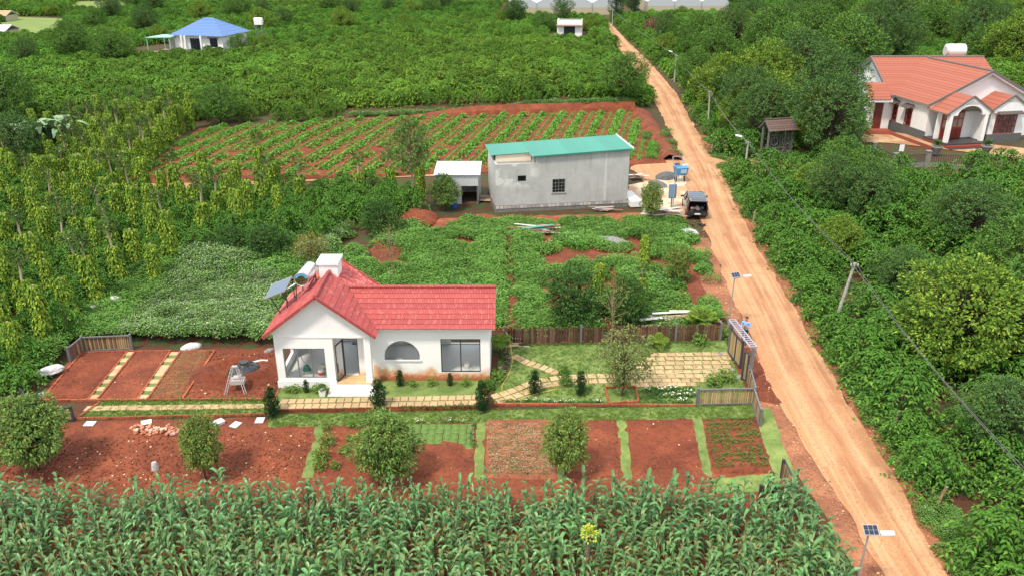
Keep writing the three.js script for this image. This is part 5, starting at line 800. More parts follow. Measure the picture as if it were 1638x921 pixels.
// ---------- weeds ----------
{
  const r = rng(41), gs = [0, 1, 2].map((k) => weedGeo(500 + k, 0)), fl = [0, 1].map((k) => weedGeo(510 + k, 10, [0.11, 0.21, 0.055])), hi = [0, 1].map((k) => weedGeo(520 + k, 4, [0.09, 0.215, 0.036], 0.55, 0.55, 200));
  const MID = [[-13.33, -63.17], [-6.87, -65.7], [14.29, -66.36], [14.54, -56.5], [13.39, -45.89], [11.54, -44.58], [-0.73, -45.01], [-9.35, -50.73], [-14.37, -54.06]], LFT = [[-24.84, -42.85], [-25.8, -42.54], [-27.64, -36.92], [-31.7, -42.54], [-29.41, -50.73], [-26.6, -56.5], [-25.23, -59.12], [-16.84, -65.05], [-11.2, -62.71], [-9.35, -50.73], [-16.18, -50.73], [-13.99, -42.54], [-17.99, -42.38], [-22.46, -42.93]];
  const bare = (x, z) => wn(x, z, 0.33, 45) < 0.42 || (Math.abs(x + 0.2 - (z + 55) * 0.02) < 0.55 && z > -63), A = [], B = [], C = [];
  for (let z = -36; z > -68; z -= 0.4) for (let x = -30; x < 17; x += 0.42) {
    const px = x + (r() - 0.5) * 0.5, pz = z + (r() - 0.5) * 0.5, mid = inPoly(px, pz, MID), lft = !mid && inPoly(px, pz, LFT); if ((!mid && !lft) || (px > -13.3 && px < -0.6 && pz > -43.6) || inPoly(px, pz, KEEP.garden)) continue; if (mid && bare(px, pz)) continue;
    if (Math.hypot(px - [-21.48, -45.89][0], (pz - [-21.48, -45.89][1]) * 1.2) < 1.1) continue; const n = wn(px, pz, 0.25, 46), s = 0.75 + 0.75 * n + 0.3 * r(), k = 0.55 + 0.95 * wn(px, pz, 0.55, 47), y = lft ? 0.5 * smooth(0.35, 0.75, wn(px, pz, 0.16, 48)) : 0.28 * smooth(0.4, 0.75, wn(px, pz, 0.3, 48));
    if (lft && px > -24 && wn(px, pz, 0.2, 49) > 0.3) B.push([px, y, pz, s, [k, k, k]]); else if (n > 0.62) C.push([px, 0, pz, s * 0.9, [k, k * 1.02, k]]); else A.push([px, y, pz, s, [k, k, k]]);
  }
  stand('weeds', 'low leafy weeds over the rough ground behind the bungalow', 'weeds', gs, A, 42, 0.3); stand('flowering_weeds', 'drifts of weeds with tiny white flowers left of the bungalow', 'flowering weeds', fl, B, 43, 0.25); stand('tall_weeds', 'taller weed mounds in the vacant plot behind the fence', 'tall weeds', hi, C, 44, 0.3);
  // verges: along the road, the lane, the orchard edge and between the coffee
  const E = []; for (let z = -18; z > -100; z -= 0.5) { for (let k = 0; k < 6; k++) { const x = roadR(z) + 0.4 + r() * 1.4; if (wn(x, z, 0.4, 50) > 0.4) E.push([x, hgt(x, z), z + r() * 0.4, 0.45 + 0.4 * r()]); } if (z < -88) for (let k = 0; k < 3; k++) { const x = roadL(z) - 0.2 - r() * 3.4; E.push([x, 0.1 + 0.3 * r(), z + r() * 0.4, 0.5 + 0.5 * r()]); } }
  for (let i = 0; i < 340; i++) { const t = r(), x = lerp([-21.49, -107.81][0], [17.09, -113.22][0], t), z = lerp([-21.49, -107.81][1], [17.09, -113.22][1], t) - 1.2 - r() * 1.2; E.push([x, hgt(x, z) + 0.2, z, 0.8 + 0.6 * r(), [1.15, 1.1, 1.3]]); }
  stand('verge_weeds', 'weeds along the road verge and the field bank', 'weeds', [...gs, fl[0]], E, 45, 0.3);
  const U = []; for (let i = 0; i < 3000; i++) { const left = r() < 0.45, z = left ? -36 - r() * 60 : -16 - r() * 80, x = left ? -62 + r() * 52 : roadR(z) + 1.5 + r() * 38; if (!free(x, z, 0.5) || (left && (inPoly(x, z, MID) || inPoly(x, z, LFT) || inPoly(x, z, KEEP.garden))) || !seen(x, 0.3, z, 0.05)) continue; U.push([x, hgt(x, z), z, 0.7 + 0.7 * r(), [0.6, 0.68, 0.6]]); }  // undergrowth tint darkened: shade of the gaps between bushes put into its colour
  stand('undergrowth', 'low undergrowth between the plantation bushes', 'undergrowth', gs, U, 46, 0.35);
}
// ---------- crop rows of the ploughed field ----------
{
  const rowGeo = [0, 1, 2].map((k) => { const r = rng(600 + k), m = new MB(); for (let i = 0; i < 2300; i++) { const t = r(), gap = vnoise(t * 30, k, big, 61 + k); if (gap < 0.2) continue; const x = (r() + r() - 1) * 0.72, y = 0.12 + 0.42 * (1 - Math.abs(x) / 0.6) * (0.5 + 0.5 * r()) * (0.7 + 0.5 * gap); shade(m, [0.125, 0.3, 0.05], r, 0.5); m.leaf(V(x, y, -t * 24 + (r() - 0.5) * 0.2), V(x * 2, 0.2, 0).add(jit(r, 1.4)).normalize(), V(x, 1, 0).add(jit(r, 0.7)).normalize(), 0.22 + 0.1 * r(), 0.15); } return m.geometry(true); });
  const ord = ['first', 'second', 'third', 'fourth', 'fifth', 'sixth', 'seventh', 'eighth', 'ninth', 'tenth', 'eleventh', 'twelfth', 'thirteenth', 'fourteenth', 'fifteenth', 'sixteenth', 'seventeenth', 'eighteenth', 'nineteenth', 'twentieth', 'twenty-first', 'twenty-second', 'twenty-third', 'twenty-fourth', 'twenty-fifth'];
  const rr = rng(62); let k = 0;
  for (let x = 16.7; x > -42; x -= 1.3) { // rows lean slightly; each is as long as the field there
    const f = [x - 2.2, -84.5], zt = -86 - 0.5; const inside = []; for (let s = -4; s < 32; s += 0.5) { const px = x - 2.2 + s * 0.2, pz = -83.5 - s; if (inPoly(px, pz, FIELD)) inside.push(s); } if (inside.length < 6) continue; const s0 = inside[0], s1 = inside[inside.length - 1];
    const o = part('crop_row', rowGeo[k % 3], M.leaf); o.position.set(x - 2.2 + s0 * 0.2, 0.1, -83.5 - s0); o.rotation.y = -Math.atan2(0.2, 1); const thin = k % 2; o.scale.set(thin ? 0.36 : 0.9, thin ? 0.4 : 0.9 + 0.3 * rr(), (s1 - s0) / 24 * 1.02); tag(o, (thin ? 'thin low crop row, ' : 'broad leafy crop row, ') + ord[k >> 1] + ' of its kind from the road bank', 'crop row', 'crop rows in the red field'); k++;
  }
  const small = [0, 1].map((q) => weedGeo(640 + q, 0, [0.12, 0.26, 0.045], 0.3, 0.16, 30)), it = []; const q = rng(65);
  for (let z = -82; z > -113; z -= 0.95) for (let x = -42; x < 18; x += 0.55) { const px = x + (q() - 0.5) * 0.2, pz = z + (q() - 0.5) * 0.15; if (inPoly(px, pz, FIELD) && q() < 0.5 && wn(px, pz, 0.2, 66) > 0.4) it.push([px, 0.15, pz, 0.7 + 0.6 * q()]); }
  stand('seedling_lines', 'thin cross lines of seedlings between the crop rows', 'seedlings', small, it, 67, 0.3);
}

// ---------- trees ----------
{
  const T = {
    mango: treeProto('young_tree', treeGeo(700, { H: 3.2, trunk: 0.8, R: 1.25, clumps: 64, leaves: 130, leaf: 0.17, wid: 0.065, base: [0.09, 0.17, 0.042], tip: [0.18, 0.27, 0.06], r0: 0.07, droop: 0.35, hang: 0.5, cr: 0.3 }), 'tree'),
    mango2: treeProto('young_tree', treeGeo(701, { H: 3.1, trunk: 0.9, R: 1.0, clumps: 54, leaves: 120, leaf: 0.15, wid: 0.06, base: [0.1, 0.175, 0.04], tip: [0.21, 0.27, 0.06], r0: 0.06, droop: 0.3, hang: 0.5, cr: 0.32 }), 'tree'),
    open: treeProto('open_tree', treeGeo(702, { H: 3.9, trunk: 1.0, R: 1.35, clumps: 36, leaves: 80, leaf: 0.16, wid: 0.065, base: [0.11, 0.155, 0.055], tip: [0.22, 0.24, 0.08], r0: 0.085, droop: 0.3, bark: 1.3, cr: 0.3, hang: 0.4 }), 'tree'),
    thin: treeProto('thin_tree', treeGeo(703, { H: 4.3, trunk: 1.6, R: 0.9, clumps: 16, leaves: 18, leaf: 0.18, wid: 0.08, base: [0.09, 0.15, 0.04], tip: [0.16, 0.2, 0.05], r0: 0.07, bark: 5 }), 'tree'),
    cypress: treeProto('conifer_shrub', treeGeo(704, { H: 1.55, trunk: 0.05, R: 0.46, clumps: 26, leaves: 70, leaf: 0.12, wid: 0.04, base: [0.02, 0.06, 0.02], tip: [0.035, 0.09, 0.028], r0: 0.04, droop: -0.8, cone: 0.75, cr: 0.36 }), 'shrub'),
    dark: treeProto('dark_tree', treeGeo(705, { H: 3.2, trunk: 0.3, R: 1.6, clumps: 56, leaves: 90, leaf: 0.19, wid: 0.08, base: [0.036, 0.095, 0.022], tip: [0.07, 0.15, 0.035], r0: 0.09, cr: 0.3 }), 'tree'),
    big: [treeProto('broad_tree', treeGeo(706, { H: 7, trunk: 1.2, R: 3.6, clumps: 110, leaves: 110, leaf: 0.24, wid: 0.13, base: [0.095, 0.185, 0.026], tip: [0.21, 0.31, 0.042], r0: 0.2, cr: 0.2 }), 'tree'), treeProto('broad_tree', treeGeo(707, { H: 8, trunk: 1.5, R: 3.8, clumps: 100, leaves: 105, leaf: 0.28, wid: 0.14, base: [0.06, 0.148, 0.028], tip: [0.125, 0.24, 0.042], r0: 0.22, cr: 0.22 }), 'tree'), treeProto('broad_tree', treeGeo(708, { H: 9, trunk: 1.8, R: 3.3, clumps: 100, leaves: 100, leaf: 0.26, wid: 0.11, base: [0.052, 0.122, 0.034], tip: [0.1, 0.19, 0.048], r0: 0.22, cr: 0.21 }), 'tree')],
    tall: treeProto('slender_tree', treeGeo(709, { H: 8.2, trunk: 4.2, R: 1.5, clumps: 34, leaves: 80, leaf: 0.26, wid: 0.1, base: [0.075, 0.14, 0.04], tip: [0.12, 0.19, 0.05], r0: 0.13, bark: 5.5 }), 'tree'),
    conifer: treeProto('tall_conifer', treeGeo(710, { H: 11, trunk: 0.8, R: 2.6, clumps: 60, leaves: 70, leaf: 0.4, wid: 0.12, base: [0.02, 0.06, 0.03], tip: [0.03, 0.085, 0.035], r0: 0.2, cone: 0.7 }), 'tree'),
    brown: treeProto('yellowing_shrub', treeGeo(711, { H: 1.9, trunk: 0.1, R: 1.05, clumps: 26, leaves: 60, leaf: 0.17, wid: 0.05, base: [0.16, 0.16, 0.045], tip: [0.28, 0.24, 0.07], r0: 0.05, droop: -0.3 }), 'shrub'),
    redleaf: treeProto('red_leaved_tree', treeGeo(712, { H: 4.4, trunk: 0.8, R: 2.3, clumps: 36, leaves: 60, leaf: 0.3, wid: 0.16, base: [0.13, 0.05, 0.05], tip: [0.3, 0.09, 0.11], r0: 0.15 }), 'tree'),
    round: treeProto('clipped_ball', treeGeo(713, { H: 0.5, trunk: 0.02, R: 0.26, clumps: 24, leaves: 26, leaf: 0.08, wid: 0.05, base: [0.06, 0.15, 0.025], tip: [0.11, 0.21, 0.04], r0: 0.02, cr: 0.4 }), 'shrub'),
    shrub: treeProto('leafy_shrub', treeGeo(714, { H: 0.75, trunk: 0.02, R: 0.42, clumps: 16, leaves: 22, leaf: 0.16, wid: 0.08, base: [0.09, 0.19, 0.035], tip: [0.19, 0.28, 0.06], r0: 0.02, cr: 0.42 }), 'shrub'),
  };
  const fg = 'young trees in the front strip';
  plant(T.mango, 'bushy young tree at the left edge of the bare front strip', [-21.68, -30.81], [1.12, 1.1, 1.12], 0.3, fg); plant(T.mango2, 'small yellowish young tree in the left bare front strip', [-13.83, -30.16], [0.8, 1.0, 0.8], 1.3, fg); plant(T.mango, 'dense rounded young tree before the bungalow steps', [-5.51, -29.89], [1.0, 1.02, 1.0], 2.1, fg); plant(T.mango2, 'young tree between the pale ridged bed and the next bed', [2.43, -30.34], [0.92, 1.0, 0.92], 4.0, fg);
  plant(T.open, 'open branched garden tree inside the square brick surround', [5.88, -37.3], 1, 0.6); plant(T.thin, 'slender pale tree in front of the dark rear fence', [5.91, -43.25], 1, 1.2);
  [[437, 'dark conifer shrub left of the bungalow paving', [-12.13, -35.22]], [604, 'dark conifer shrub in front of the bungalow steps', [-6.87, -35.93]], [770, 'dark conifer shrub at the right end of the terrace wall', [-1.54, -35.81]], [855, 'dark conifer shrub by the curved path', [1.2, -37.49], 0.85], [928, 'dark conifer shrub left of the brick surround', [3.66, -37.42], 0.85]].forEach(([, l, p, s = 1.05], k) => plant(T.cypress, l, p, [s * (0.95 + 0.1 * k % 0.2), s, s], k * 1.7, 'conifer shrubs in the garden'));
  [[[2.92, -39.57], 'clipped ball shrub at the end of the stepping stones'], [[2.96, -38.47], 'clipped ball shrub below the curved path'], [[5.82, -39.64], 'clipped ball shrub above the brick surround'], [[5.85, -38.4], 'clipped ball shrub at the top edge of the brick surround'], [[-1.18, -38.07], 'clipped ball shrub at the right end of the terrace paving']].forEach(([p, l], k) => plant(T.round, l, p, 1 + 0.15 * (k % 2), k, 'clipped balls in the lawn'));
  // shrubs and trees in the vacant plot
  plant(T.dark, 'large dark evergreen shrub behind the rear fence', [3.78, -46.07], [1.05, 1.1, 1.05], 0.4, 'dark trees behind the fence'); plant(T.dark, 'second dark evergreen shrub behind the slender pale tree', [7.09, -45.71], [0.85, 0.95, 0.85], 2.4, 'dark trees behind the fence');
  plant(T.mango2, 'yellow brown young tree in the vacant plot near the road', [11.57, -52.35], [0.75, 0.85, 0.75], 3); plant(T.mango2, 'yellow green young tree beside the grey house corner', [11.82, -66.03], [0.85, 1.05, 0.85], 1); plant(T.mango, 'leafy young tree before the metal shed', [-5.89, -68.95], [0.9, 0.95, 0.9], 1.9); plant(T.brown, 'yellow brown shrub behind the solar water heater', [-15.06, -56.5], [1.1, 1.1, 1.1], 0.3);
  plant(T.dark, 'rounded dark bush at the edge of the flowering weeds', [-18.56, -57.52], [0.95, 0.75, 0.95], 1, 'dark bushes left of the vacant plot'); plant(T.dark, 'low dark bush left of its rounded neighbour', [-21.75, -58.58], [0.8, 0.62, 0.8], 4, 'dark bushes left of the vacant plot'); plant(T.dark, 'dark bush against the coffee beside the red soil mound', [-10.76, -63.17], [0.9, 0.8, 0.9], 5, 'dark bushes left of the vacant plot');
  plant(T.tall, 'tall slender pale trunked tree beside the red soil mound', [-8.68, -68.07], [1, 1.0, 1], 0.3); plant(T.thin, 'pale stake with a small leafy head behind the bungalow ridge', [-8.49, -52.91], [0.85, 1.1, 0.85], 1.4);
  // broad trees right of the road
  const rt = 'broad trees in the right plantation';
  plant(T.big[0], 'very large rounded yellow green tree right of the road', [24.86, -40.13], [0.92, 0.88, 0.92], 0.5, rt); plant(T.big[2], 'grey green tree above the large rounded tree', [32.65, -54.66], [0.75, 0.6, 0.75], 1.1, rt); plant(T.big[1], 'leafy tree at the right edge below the villa', [32.71, -47.35], [0.7, 0.65, 0.7], 2.2, rt); plant(T.big[1], 'dark tree at the far right edge beside the big tree', [29.66, -40.65], [0.8, 0.7, 0.8], 3.1, rt);
  const up = [[[30.84, -97.35], 0, 1.15, 'tall bright tree behind the lane gate'], [[32.47, -82.37], 2, 1.05, 'grey green tree just left of the villa'], [[31.61, -114.59], 0, 0.9, 'rounded tree beside the upper road'], [[39.44, -113.48], 2, 1.2, 'dark tree behind the tall bright tree'], [[35.04, -144.96], 1, 0.95, 'dense tree along the road near the upper lamp'], [[28.03, -126.74], 1, 0.75, 'small dense tree leaning to the upper road'], [[51.8, -129.15], 1, 1.3, 'dark tree behind the villa gable'], [[55.07, -152.96], 1, 1.2, 'tree on the slope above the dark one'], [[80.68, -180.53], 2, 1.3, 'dark tree on the ridge over the villa roof'], [[93.14, -186.99], 1, 1.3, 'broad dark tree behind the villa water tank'], [[95.67, -174.48], 2, 1.25, 'tall grey tree right of the villa tank'], [[83.55, -138.52], 0, 1.2, 'bright tree at the right edge above the villa'], [[83.08, -145.41], 1, 1.0, 'green tree behind the villa right roof'], [[83.54, -201.32], 0, 1.1, 'rounded tree on the upper right hill'], [[82.07, -217.9], 1, 1.2, 'dense tree on the upper right skyline'], [[57.53, -198.79], 1, 1.0, 'tree above the grassy clearing'], [[35.71, -180.53], 1, 0.8, 'dense tree by the red leaved tree'], [[16.05, -115.89], 1, 0.75, 'dark tree at the left side of the upper road bend'], [[-37.76, -105.09], 1, 0.7, 'dark tree at the far edge of the crop field'], [[37.56, -269], 2, 0.9, 'dark tree on the skyline by the greenhouse'], [[13.73, -230.48], 2, 0.8, 'feathery tree behind the white hut'], [[7.98, -212.09], 1, 0.7, 'dark tree left of the white hut'], [[19.72, -212.09], 0, 0.6, 'pale tree right of the white hut'], [[29.9, -72.08], 1, 0.6, 'leafy tree in the plantation below the villa yard'], [[-50.31, -80.61], 2, 0.8, 'dark tree at the left edge near the banana'], [[-65.13, -104.34], 1, 0.95, 'dark broad tree at the upper left edge'], [[-83.76, -160.08], 1, 0.9, 'dark tree in the upper left plantation'], [[-55.82, -172.54], 1, 0.55, 'round tree at right corner of the blue roofed house'], [[-51.86, -174.48], 0, 0.5, 'pale round tree right of the blue roofed house']];
  up.forEach(([p, v, s, l], k) => plant(T.big[v], l, p, [s, s * (0.85 + 0.1 * (k % 3)), s], k * 1.3, 'broad trees of the hillside'));
  plant(T.conifer, 'tall dark conifer at the greenhouse gap', [29.78, -244.54], 1, 0); plant(T.conifer, 'smaller dark conifer right of the greenhouse gap', [36.22, -252.2], 0.6, 1); plant(T.redleaf, 'tree with dark red leaves beside the upper road', [34.37, -203.91], [1, 0.9, 1], 0); 
  const rm = rng(74); [[24.5, -57], [29, -63], [34, -58], [27.5, -71], [27, -66], [31, -69], [41, -60], [25.5, -49], [36, -50], [30, -36], [22.5, -31.5], [23.6, -42]].forEach(([x, z], i) => { const v = [0, 2, 1][i % 3], s = 0.42 + 0.2 * rm(); plant(T.big[v], ['small yellow green', 'small grey green', 'small dark green'][i % 3] + ' tree in the right coffee, ' + ['above the leaning pole', 'below the gate lane', 'left of the villa view', 'near the lane', 'beside the wires below the lane', 'left below the villa fence', 'in the middle right', 'beside the leaning pole', 'above the very large tree', 'below the very large tree', 'at the lower verge', 'just right of the leaning pole'][i], [x, z], [s, s * (0.8 + 0.3 * rm()), s], i, 'small trees in the right plantation'); });
  // tree belt between the upper road and the villa
  const rb = rng(73); for (let i = 0; i < 34; i++) { const z = -84 - rb() * 110, x = roadR(z) + 4 + rb() * (z < -112 ? 34 : 13), v = [0, 1, 2, 2][Math.floor(rb() * 4)], s = 0.65 + 0.55 * rb(); if (!free(x, z, 2.5)) continue; plant(T.big[v], (v === 0 ? 'bright' : v === 1 ? 'green' : 'greyish') + ' tree in the belt between upper road and villa, ' + (z > -110 ? 'near the lane gate' : z > -150 ? 'halfway up the hill' : 'high on the hill'), [x, z], [s, s * (0.85 + 0.3 * rb()), s], rb() * 6.28, 'tree belt right of the upper road'); }
  // scattered hill trees, too far to tell apart
  const r = rng(71); for (let i = 0; i < 130; i++) { const z = -150 - r() * 170, x = (r() - 0.5) * 1.3 * -z, v = Math.floor(r() * 3), s = 0.5 + 0.5 * r(); if (!free(x, z, 3) || !seen(x, 3, z, 0.02) || (x > -52 && x < -20 && z > -178)) continue; if (z > -205 && x < roadL(z) && x > -50) continue; plant(T.big[v], 'scattered tree on the distant plantation hill, ' + (x < -40 ? 'left part' : x < 20 ? 'middle part' : 'right part') + (z < -240 ? ' near the skyline' : ' below the skyline'), [x, z], [s, s * 0.9, s], r() * 6.28, 'scattered far trees'); }
  // shrubs of the front bed, house border and gate corner
  [[[-9.19, -34.09], 'leafy shrub at the top left of the unfinished bed'], [[-7.87, -34.31], 'bright shrub on the lawn edge of the unfinished bed'], [[-8.83, -32.8], 'flowering shrub in the unfinished bed beside the turf strip'], [[-7.83, -33.06], 'shrub in the middle of the unfinished bed'], [[-7.88, -32.03], 'leafy shrub lower in the unfinished bed'], [[-8.85, -31.63], 'shrub at left of the unfinished bed above the maize'], [[-8.12, -30.91], 'broad shrub just above the maize'], [[-8.82, -30.81], 'small shrub beside the turf strip above the maize']].forEach(([p, l], k) => plant(T.shrub, l, p, 0.5 + 0.14 * (k % 3), k * 2, 'shrubs in the unfinished bed'));
  [[[11.71, -38.88], 'broad leafy shrub inside the garden gate'], [[10.98, -38.4], 'small shrub left of the gate shrub'], [[12.79, -44.16], 'leafy shrub at the right end of the rear fence'], [[11.24, -43.17], 'low shrub before the rear fence'], [[-0.82, -38.88], 'shrub at the bungalow right corner'], [[-0.59, -42.54], 'yellow green shrub behind the bungalow corner']].forEach(([p, l], k) => plant(T.shrub, l, p, [0.95, 0.9, 0.95], k * 2));
  [460, 472, 490, 508, 518, 665, 690, 717, 745, 762, 778].forEach((px, k) => { const x = [[-11.91, -37.35], [-11.52, -37.35], [-10.92, -37.35], [-10.33, -37.41], [-10, -37.41], [-6.02, -38], [-5.35, -38], [-4.35, -38.06], [-3.34, -38.06], [-2.46, -38.06], [-1.45, -38.13]][k]; plant(k % 3 === 2 ? T.cypress : T.shrub, 'small border plant against the bungalow wall, ' + ['first', 'second', 'third', 'fourth', 'fifth', 'sixth', 'seventh', 'eighth', 'ninth', 'tenth', 'eleventh'][k] + ' from the left', x, 0.45 + 0.12 * (k % 2), k, 'border plants along the bungalow', TY); });
  // palms and banana: every frond a part
  const frondGeo = (L, w, droop, seed) => { const r = rng(seed), m = new MB(), K = 9, at = (q) => V(L * q * (0.95 - 0.15 * q), L * (0.75 * q - droop * q * q), 0); for (let i = 1; i <= K * 3; i++) { const q = i / (K * 3), p = at(q), l = w * Math.sin(Math.PI * Math.min(1, 0.2 + 0.75 * q)); for (const s of [-1, 1]) { m.color(0.14 + 0.05 * r(), 0.25 + 0.06 * r(), 0.04); m.leaf(p, V(0.45, -0.15 + 0.2 * r(), s).normalize(), UPV, l, 0.026 * L / 0.9); } } for (let i = 0; i < 6; i++) { m.color(0.2, 0.28, 0.07); m.tube([at(i / 6), at((i + 1) / 6)], 0.014, 4); } return m.geometry(true); };
  const palm = (name, l, [x, z], L, n, h, dr, y = 0) => { const g = thing(name, l, 'palm', x, y, z), fr = [frondGeo(L, L * 0.42, dr, 1), frondGeo(L * 0.85, L * 0.42, dr * 0.6, 2)]; new MB().color(0.22, 0.17, 0.11).tube([V(0, -0.1, 0), V(0.02, h, 0)], 0.09, 7).build('trunk', M.bark, g); for (let i = 0; i < n; i++) { const f = part('frond', fr[i % 2], M.leaf, g); f.position.set(0, h - 0.05, 0); f.rotation.set(0, i * 2.4, (i / n - 0.3) * 0.6); } };
  palm('garden_palm', 'small light green palm on the lawn before the rear fence', [8.65, -42.85], 0.95, 12, 0.4, 0.85); palm('feather_palm', 'bright green feathery palm behind the rear fence near the road', [11.82, -45.53], 1.3, 16, 0.5, 0.5); palm('border_palm', 'small palm beside the bungalow right wall', [-0.65, -41.38], 0.9, 9, 1.2, 0.8);
  const blade = (seed) => { const m = new MB(), K = 8, L = 3.8, r = rng(seed), c = (q) => V(L * q * 0.75, L * (1.25 * q - 1.0 * q * q), 0); m.color(0.14, 0.24, 0.13); for (let k = 0; k < K; k++) { const a = c(k / K), b = c((k + 1) / K), w0 = 0.42 * Math.sin(Math.PI * Math.min(1, 0.1 + 0.85 * k / K)), w1 = 0.42 * Math.sin(Math.PI * Math.min(1, 0.1 + 0.85 * (k + 1) / K)); m.color(0.17 + 0.06 * r(), 0.29 + 0.05 * r(), 0.18); for (const s of [-1, 1]) m.quad(a, b, b.clone().add(V(0.05, w1 * 0.3, s * w1)), a.clone().add(V(0, w0 * 0.3, s * w0))); } return m.geometry(true); };
  [[[-50.24, -85.05], 'silvery green banana clump at the left edge, left one'], [[-48.76, -86.09], 'silvery green banana clump nearer the pepper rows']].forEach(([[x, z], l], j) => { const g = thing('banana_plant', l, 'banana plant', x, 0, z, j, 'banana clumps at left'), bl = [blade(1), blade(2)]; for (let k = 0; k < 3; k++) { new MB().color(0.2, 0.22, 0.12).tube([V(k * 0.5 - 0.5, -0.1, k * 0.3), V(k * 0.6 - 0.6, 2.6, k * 0.35)], (t) => 0.16 - 0.05 * t, 7).build('stem', M.bark, g); for (let i = 0; i < 7; i++) { const f = part('leaf_blade', bl[i % 2], M.leaf, g); f.position.set(k * 0.6 - 0.6, 2.5, k * 0.35); f.rotation.set(0, i * 2.4 + k, 0.25 * (i % 3) - 0.1); } } });
  // flower edging and seedlings
  const flowerGeo = [[0.5, 0.12, 0.3], [0.7, 0.7, 0.66], [0.4, 0.08, 0.12]].map((c, k) => { const r = rng(800 + k), m = new MB(); for (let i = 0; i < 34; i++) { shade(m, [0.06, 0.14, 0.03], r, 0.5); m.leaf(V((r() - 0.5) * 0.16, 0.02 + 0.1 * r(), (r() - 0.5) * 0.16), jit(r, 2).normalize(), UPV, 0.07, 0.04); } for (let i = 0; i < 8; i++) { m.color(...c); m.leaf(V((r() - 0.5) * 0.16, 0.11 + 0.06 * r(), (r() - 0.5) * 0.2), jit(r, 2).normalize(), UPV, 0.04, 0.04, 0); } return m.geometry(true); }), greenTuft = [0, 1].map((k) => weedGeo(820 + k, 0, [0.07, 0.16, 0.035], 0.1, 0.13, 34, 0.45));
  const line = (pts, n, s, rr) => { const o = []; for (let i = 0; i < n; i++) { const t = (i + 0.5) / n * (pts.length - 1), k = Math.min(pts.length - 2, Math.floor(t)), f = t - k; o.push([lerp(pts[k][0], pts[k + 1][0], f) + (rr() - 0.5) * 0.15, 0.03, lerp(pts[k][1], pts[k + 1][1], f) + (rr() - 0.5) * 0.12, s * (0.7 + 0.6 * rr())]); } return o; }, q = rng(88);
  const row = (name, l, geos, items) => { const m = new MB(), rr = rng(items.length); for (const [x, y, z, s] of items) { const g = geos[Math.floor(rr() * geos.length)], C = g.attributes.color, Pp = g.attributes.position, N = g.attributes.normal, a = rr() * 6.28, ca = Math.cos(a), sa = Math.sin(a); for (let i = 0; i < Pp.count; i++) { m.col = [C.getX(i), C.getY(i), C.getZ(i)]; const px = Pp.getX(i) * s, pz = Pp.getZ(i) * s, nx = N.getX(i), nz = N.getZ(i); m.vert(V(x + px * ca + pz * sa, y + Pp.getY(i) * s, z - px * sa + pz * ca), V(nx * ca + nz * sa, N.getY(i), -nx * sa + nz * ca)); } } const o = m.build(name, M.leaf); tag(o, l, 'flower border', null, 'stuff'); };
  row('flower_border', 'row of low green plants along the front brick edging of the lawn', [...greenTuft, flowerGeo[1]], line([[-0.62, -36.67], [4.77, -36.54]], 34, 1.2, q)); row('flower_border', 'purple flower border curving past the bungalow right wall', [flowerGeo[0], flowerGeo[0], greenTuft[0]], line([[-1.06, -38.74], [-0.49, -39.71], [-0.25, -41.01], [-0.4, -42.15]], 30, 1.5, q)); row('flower_border', 'dark plants at the foot of the rear fence', [flowerGeo[2], greenTuft[0]], line([[0.41, -43.09], [11.67, -43.42]], 60, 1.1, q)); row('flower_border', 'tufts with white flowers right of the brick surround', [flowerGeo[1], greenTuft[1], greenTuft[0]], [...line([[7.06, -37.68], [9.78, -37.88]], 14, 1.8, q), ...line([[6.98, -37.11], [9.72, -37.23]], 14, 1.8, q), ...line([[6.9, -36.54], [9.46, -36.61]], 12, 1.5, q)]);
  row('flower_border', 'small flowers along the freshly laid turf squares', [flowerGeo[0], flowerGeo[1], greenTuft[0]], line([[-4.86, -34.65], [-1.98, -34.76], [-1.82, -32.49]], 18, 1.1, q)); row('flower_border', 'tufts along the left lawn strip brick edges', greenTuft, [...line([[-21.65, -36.79], [-12.96, -36.85]], 20, 1.3, q), ...line([[-21.53, -35.17], [-12.57, -35.46]], 20, 1.1, q)]); row('flower_border', 'low tufts along the terrace paving edge', greenTuft.concat(flowerGeo[2]), line([[-5.74, -35.73], [-1.42, -35.98]], 12, 1.1, q).map(([x, , z, s]) => [x, TY, z, s]));
  const beds = (a, b, c, d, nr, nc, s, l, geos) => { const o = []; for (let j = 0; j < nr; j++) for (let i = 0; i < nc; i++) { if (q() < 0.12) continue; const u = (i + 0.5) / nc, v = (j + 0.5) / nr; o.push([lerp(lerp(a[0], b[0], u), lerp(d[0], c[0], u), v) + (q() - 0.5) * 0.06, 0.08, lerp(lerp(a[1], b[1], u), lerp(d[1], c[1], u), v) + (q() - 0.5) * 0.05, s * (0.7 + 0.6 * q())]); } row('seedlings', l, geos, o); };
  const dry = [weedGeo(830, 0, [0.19, 0.18, 0.08], 0.08, 0.09, 16, 0.45)], pale = [weedGeo(831, 0, [0.3, 0.25, 0.15], 0.1, 0.05, 18, 0.45)];
  beds([-19.18, -37.17], [-17.61, -37.23], [-17.79, -42.22], [-19.38, -42.15], 18, 8, 1.0, 'rows of dry seedlings in the ridged third left bed', dry); beds([9.36, -30.81], [11.8, -30.91], [12.18, -35.05], [9.7, -34.99], 11, 9, 1.3, 'sparse green seedlings in the rightmost bed', greenTuft); beds([-1.05, -30.44], [1.84, -30.34], [1.94, -34.54], [-1.19, -34.54], 14, 24, 1.3, 'straw coloured stubble rows in the pale ridged bed', [...pale, ...dry]);
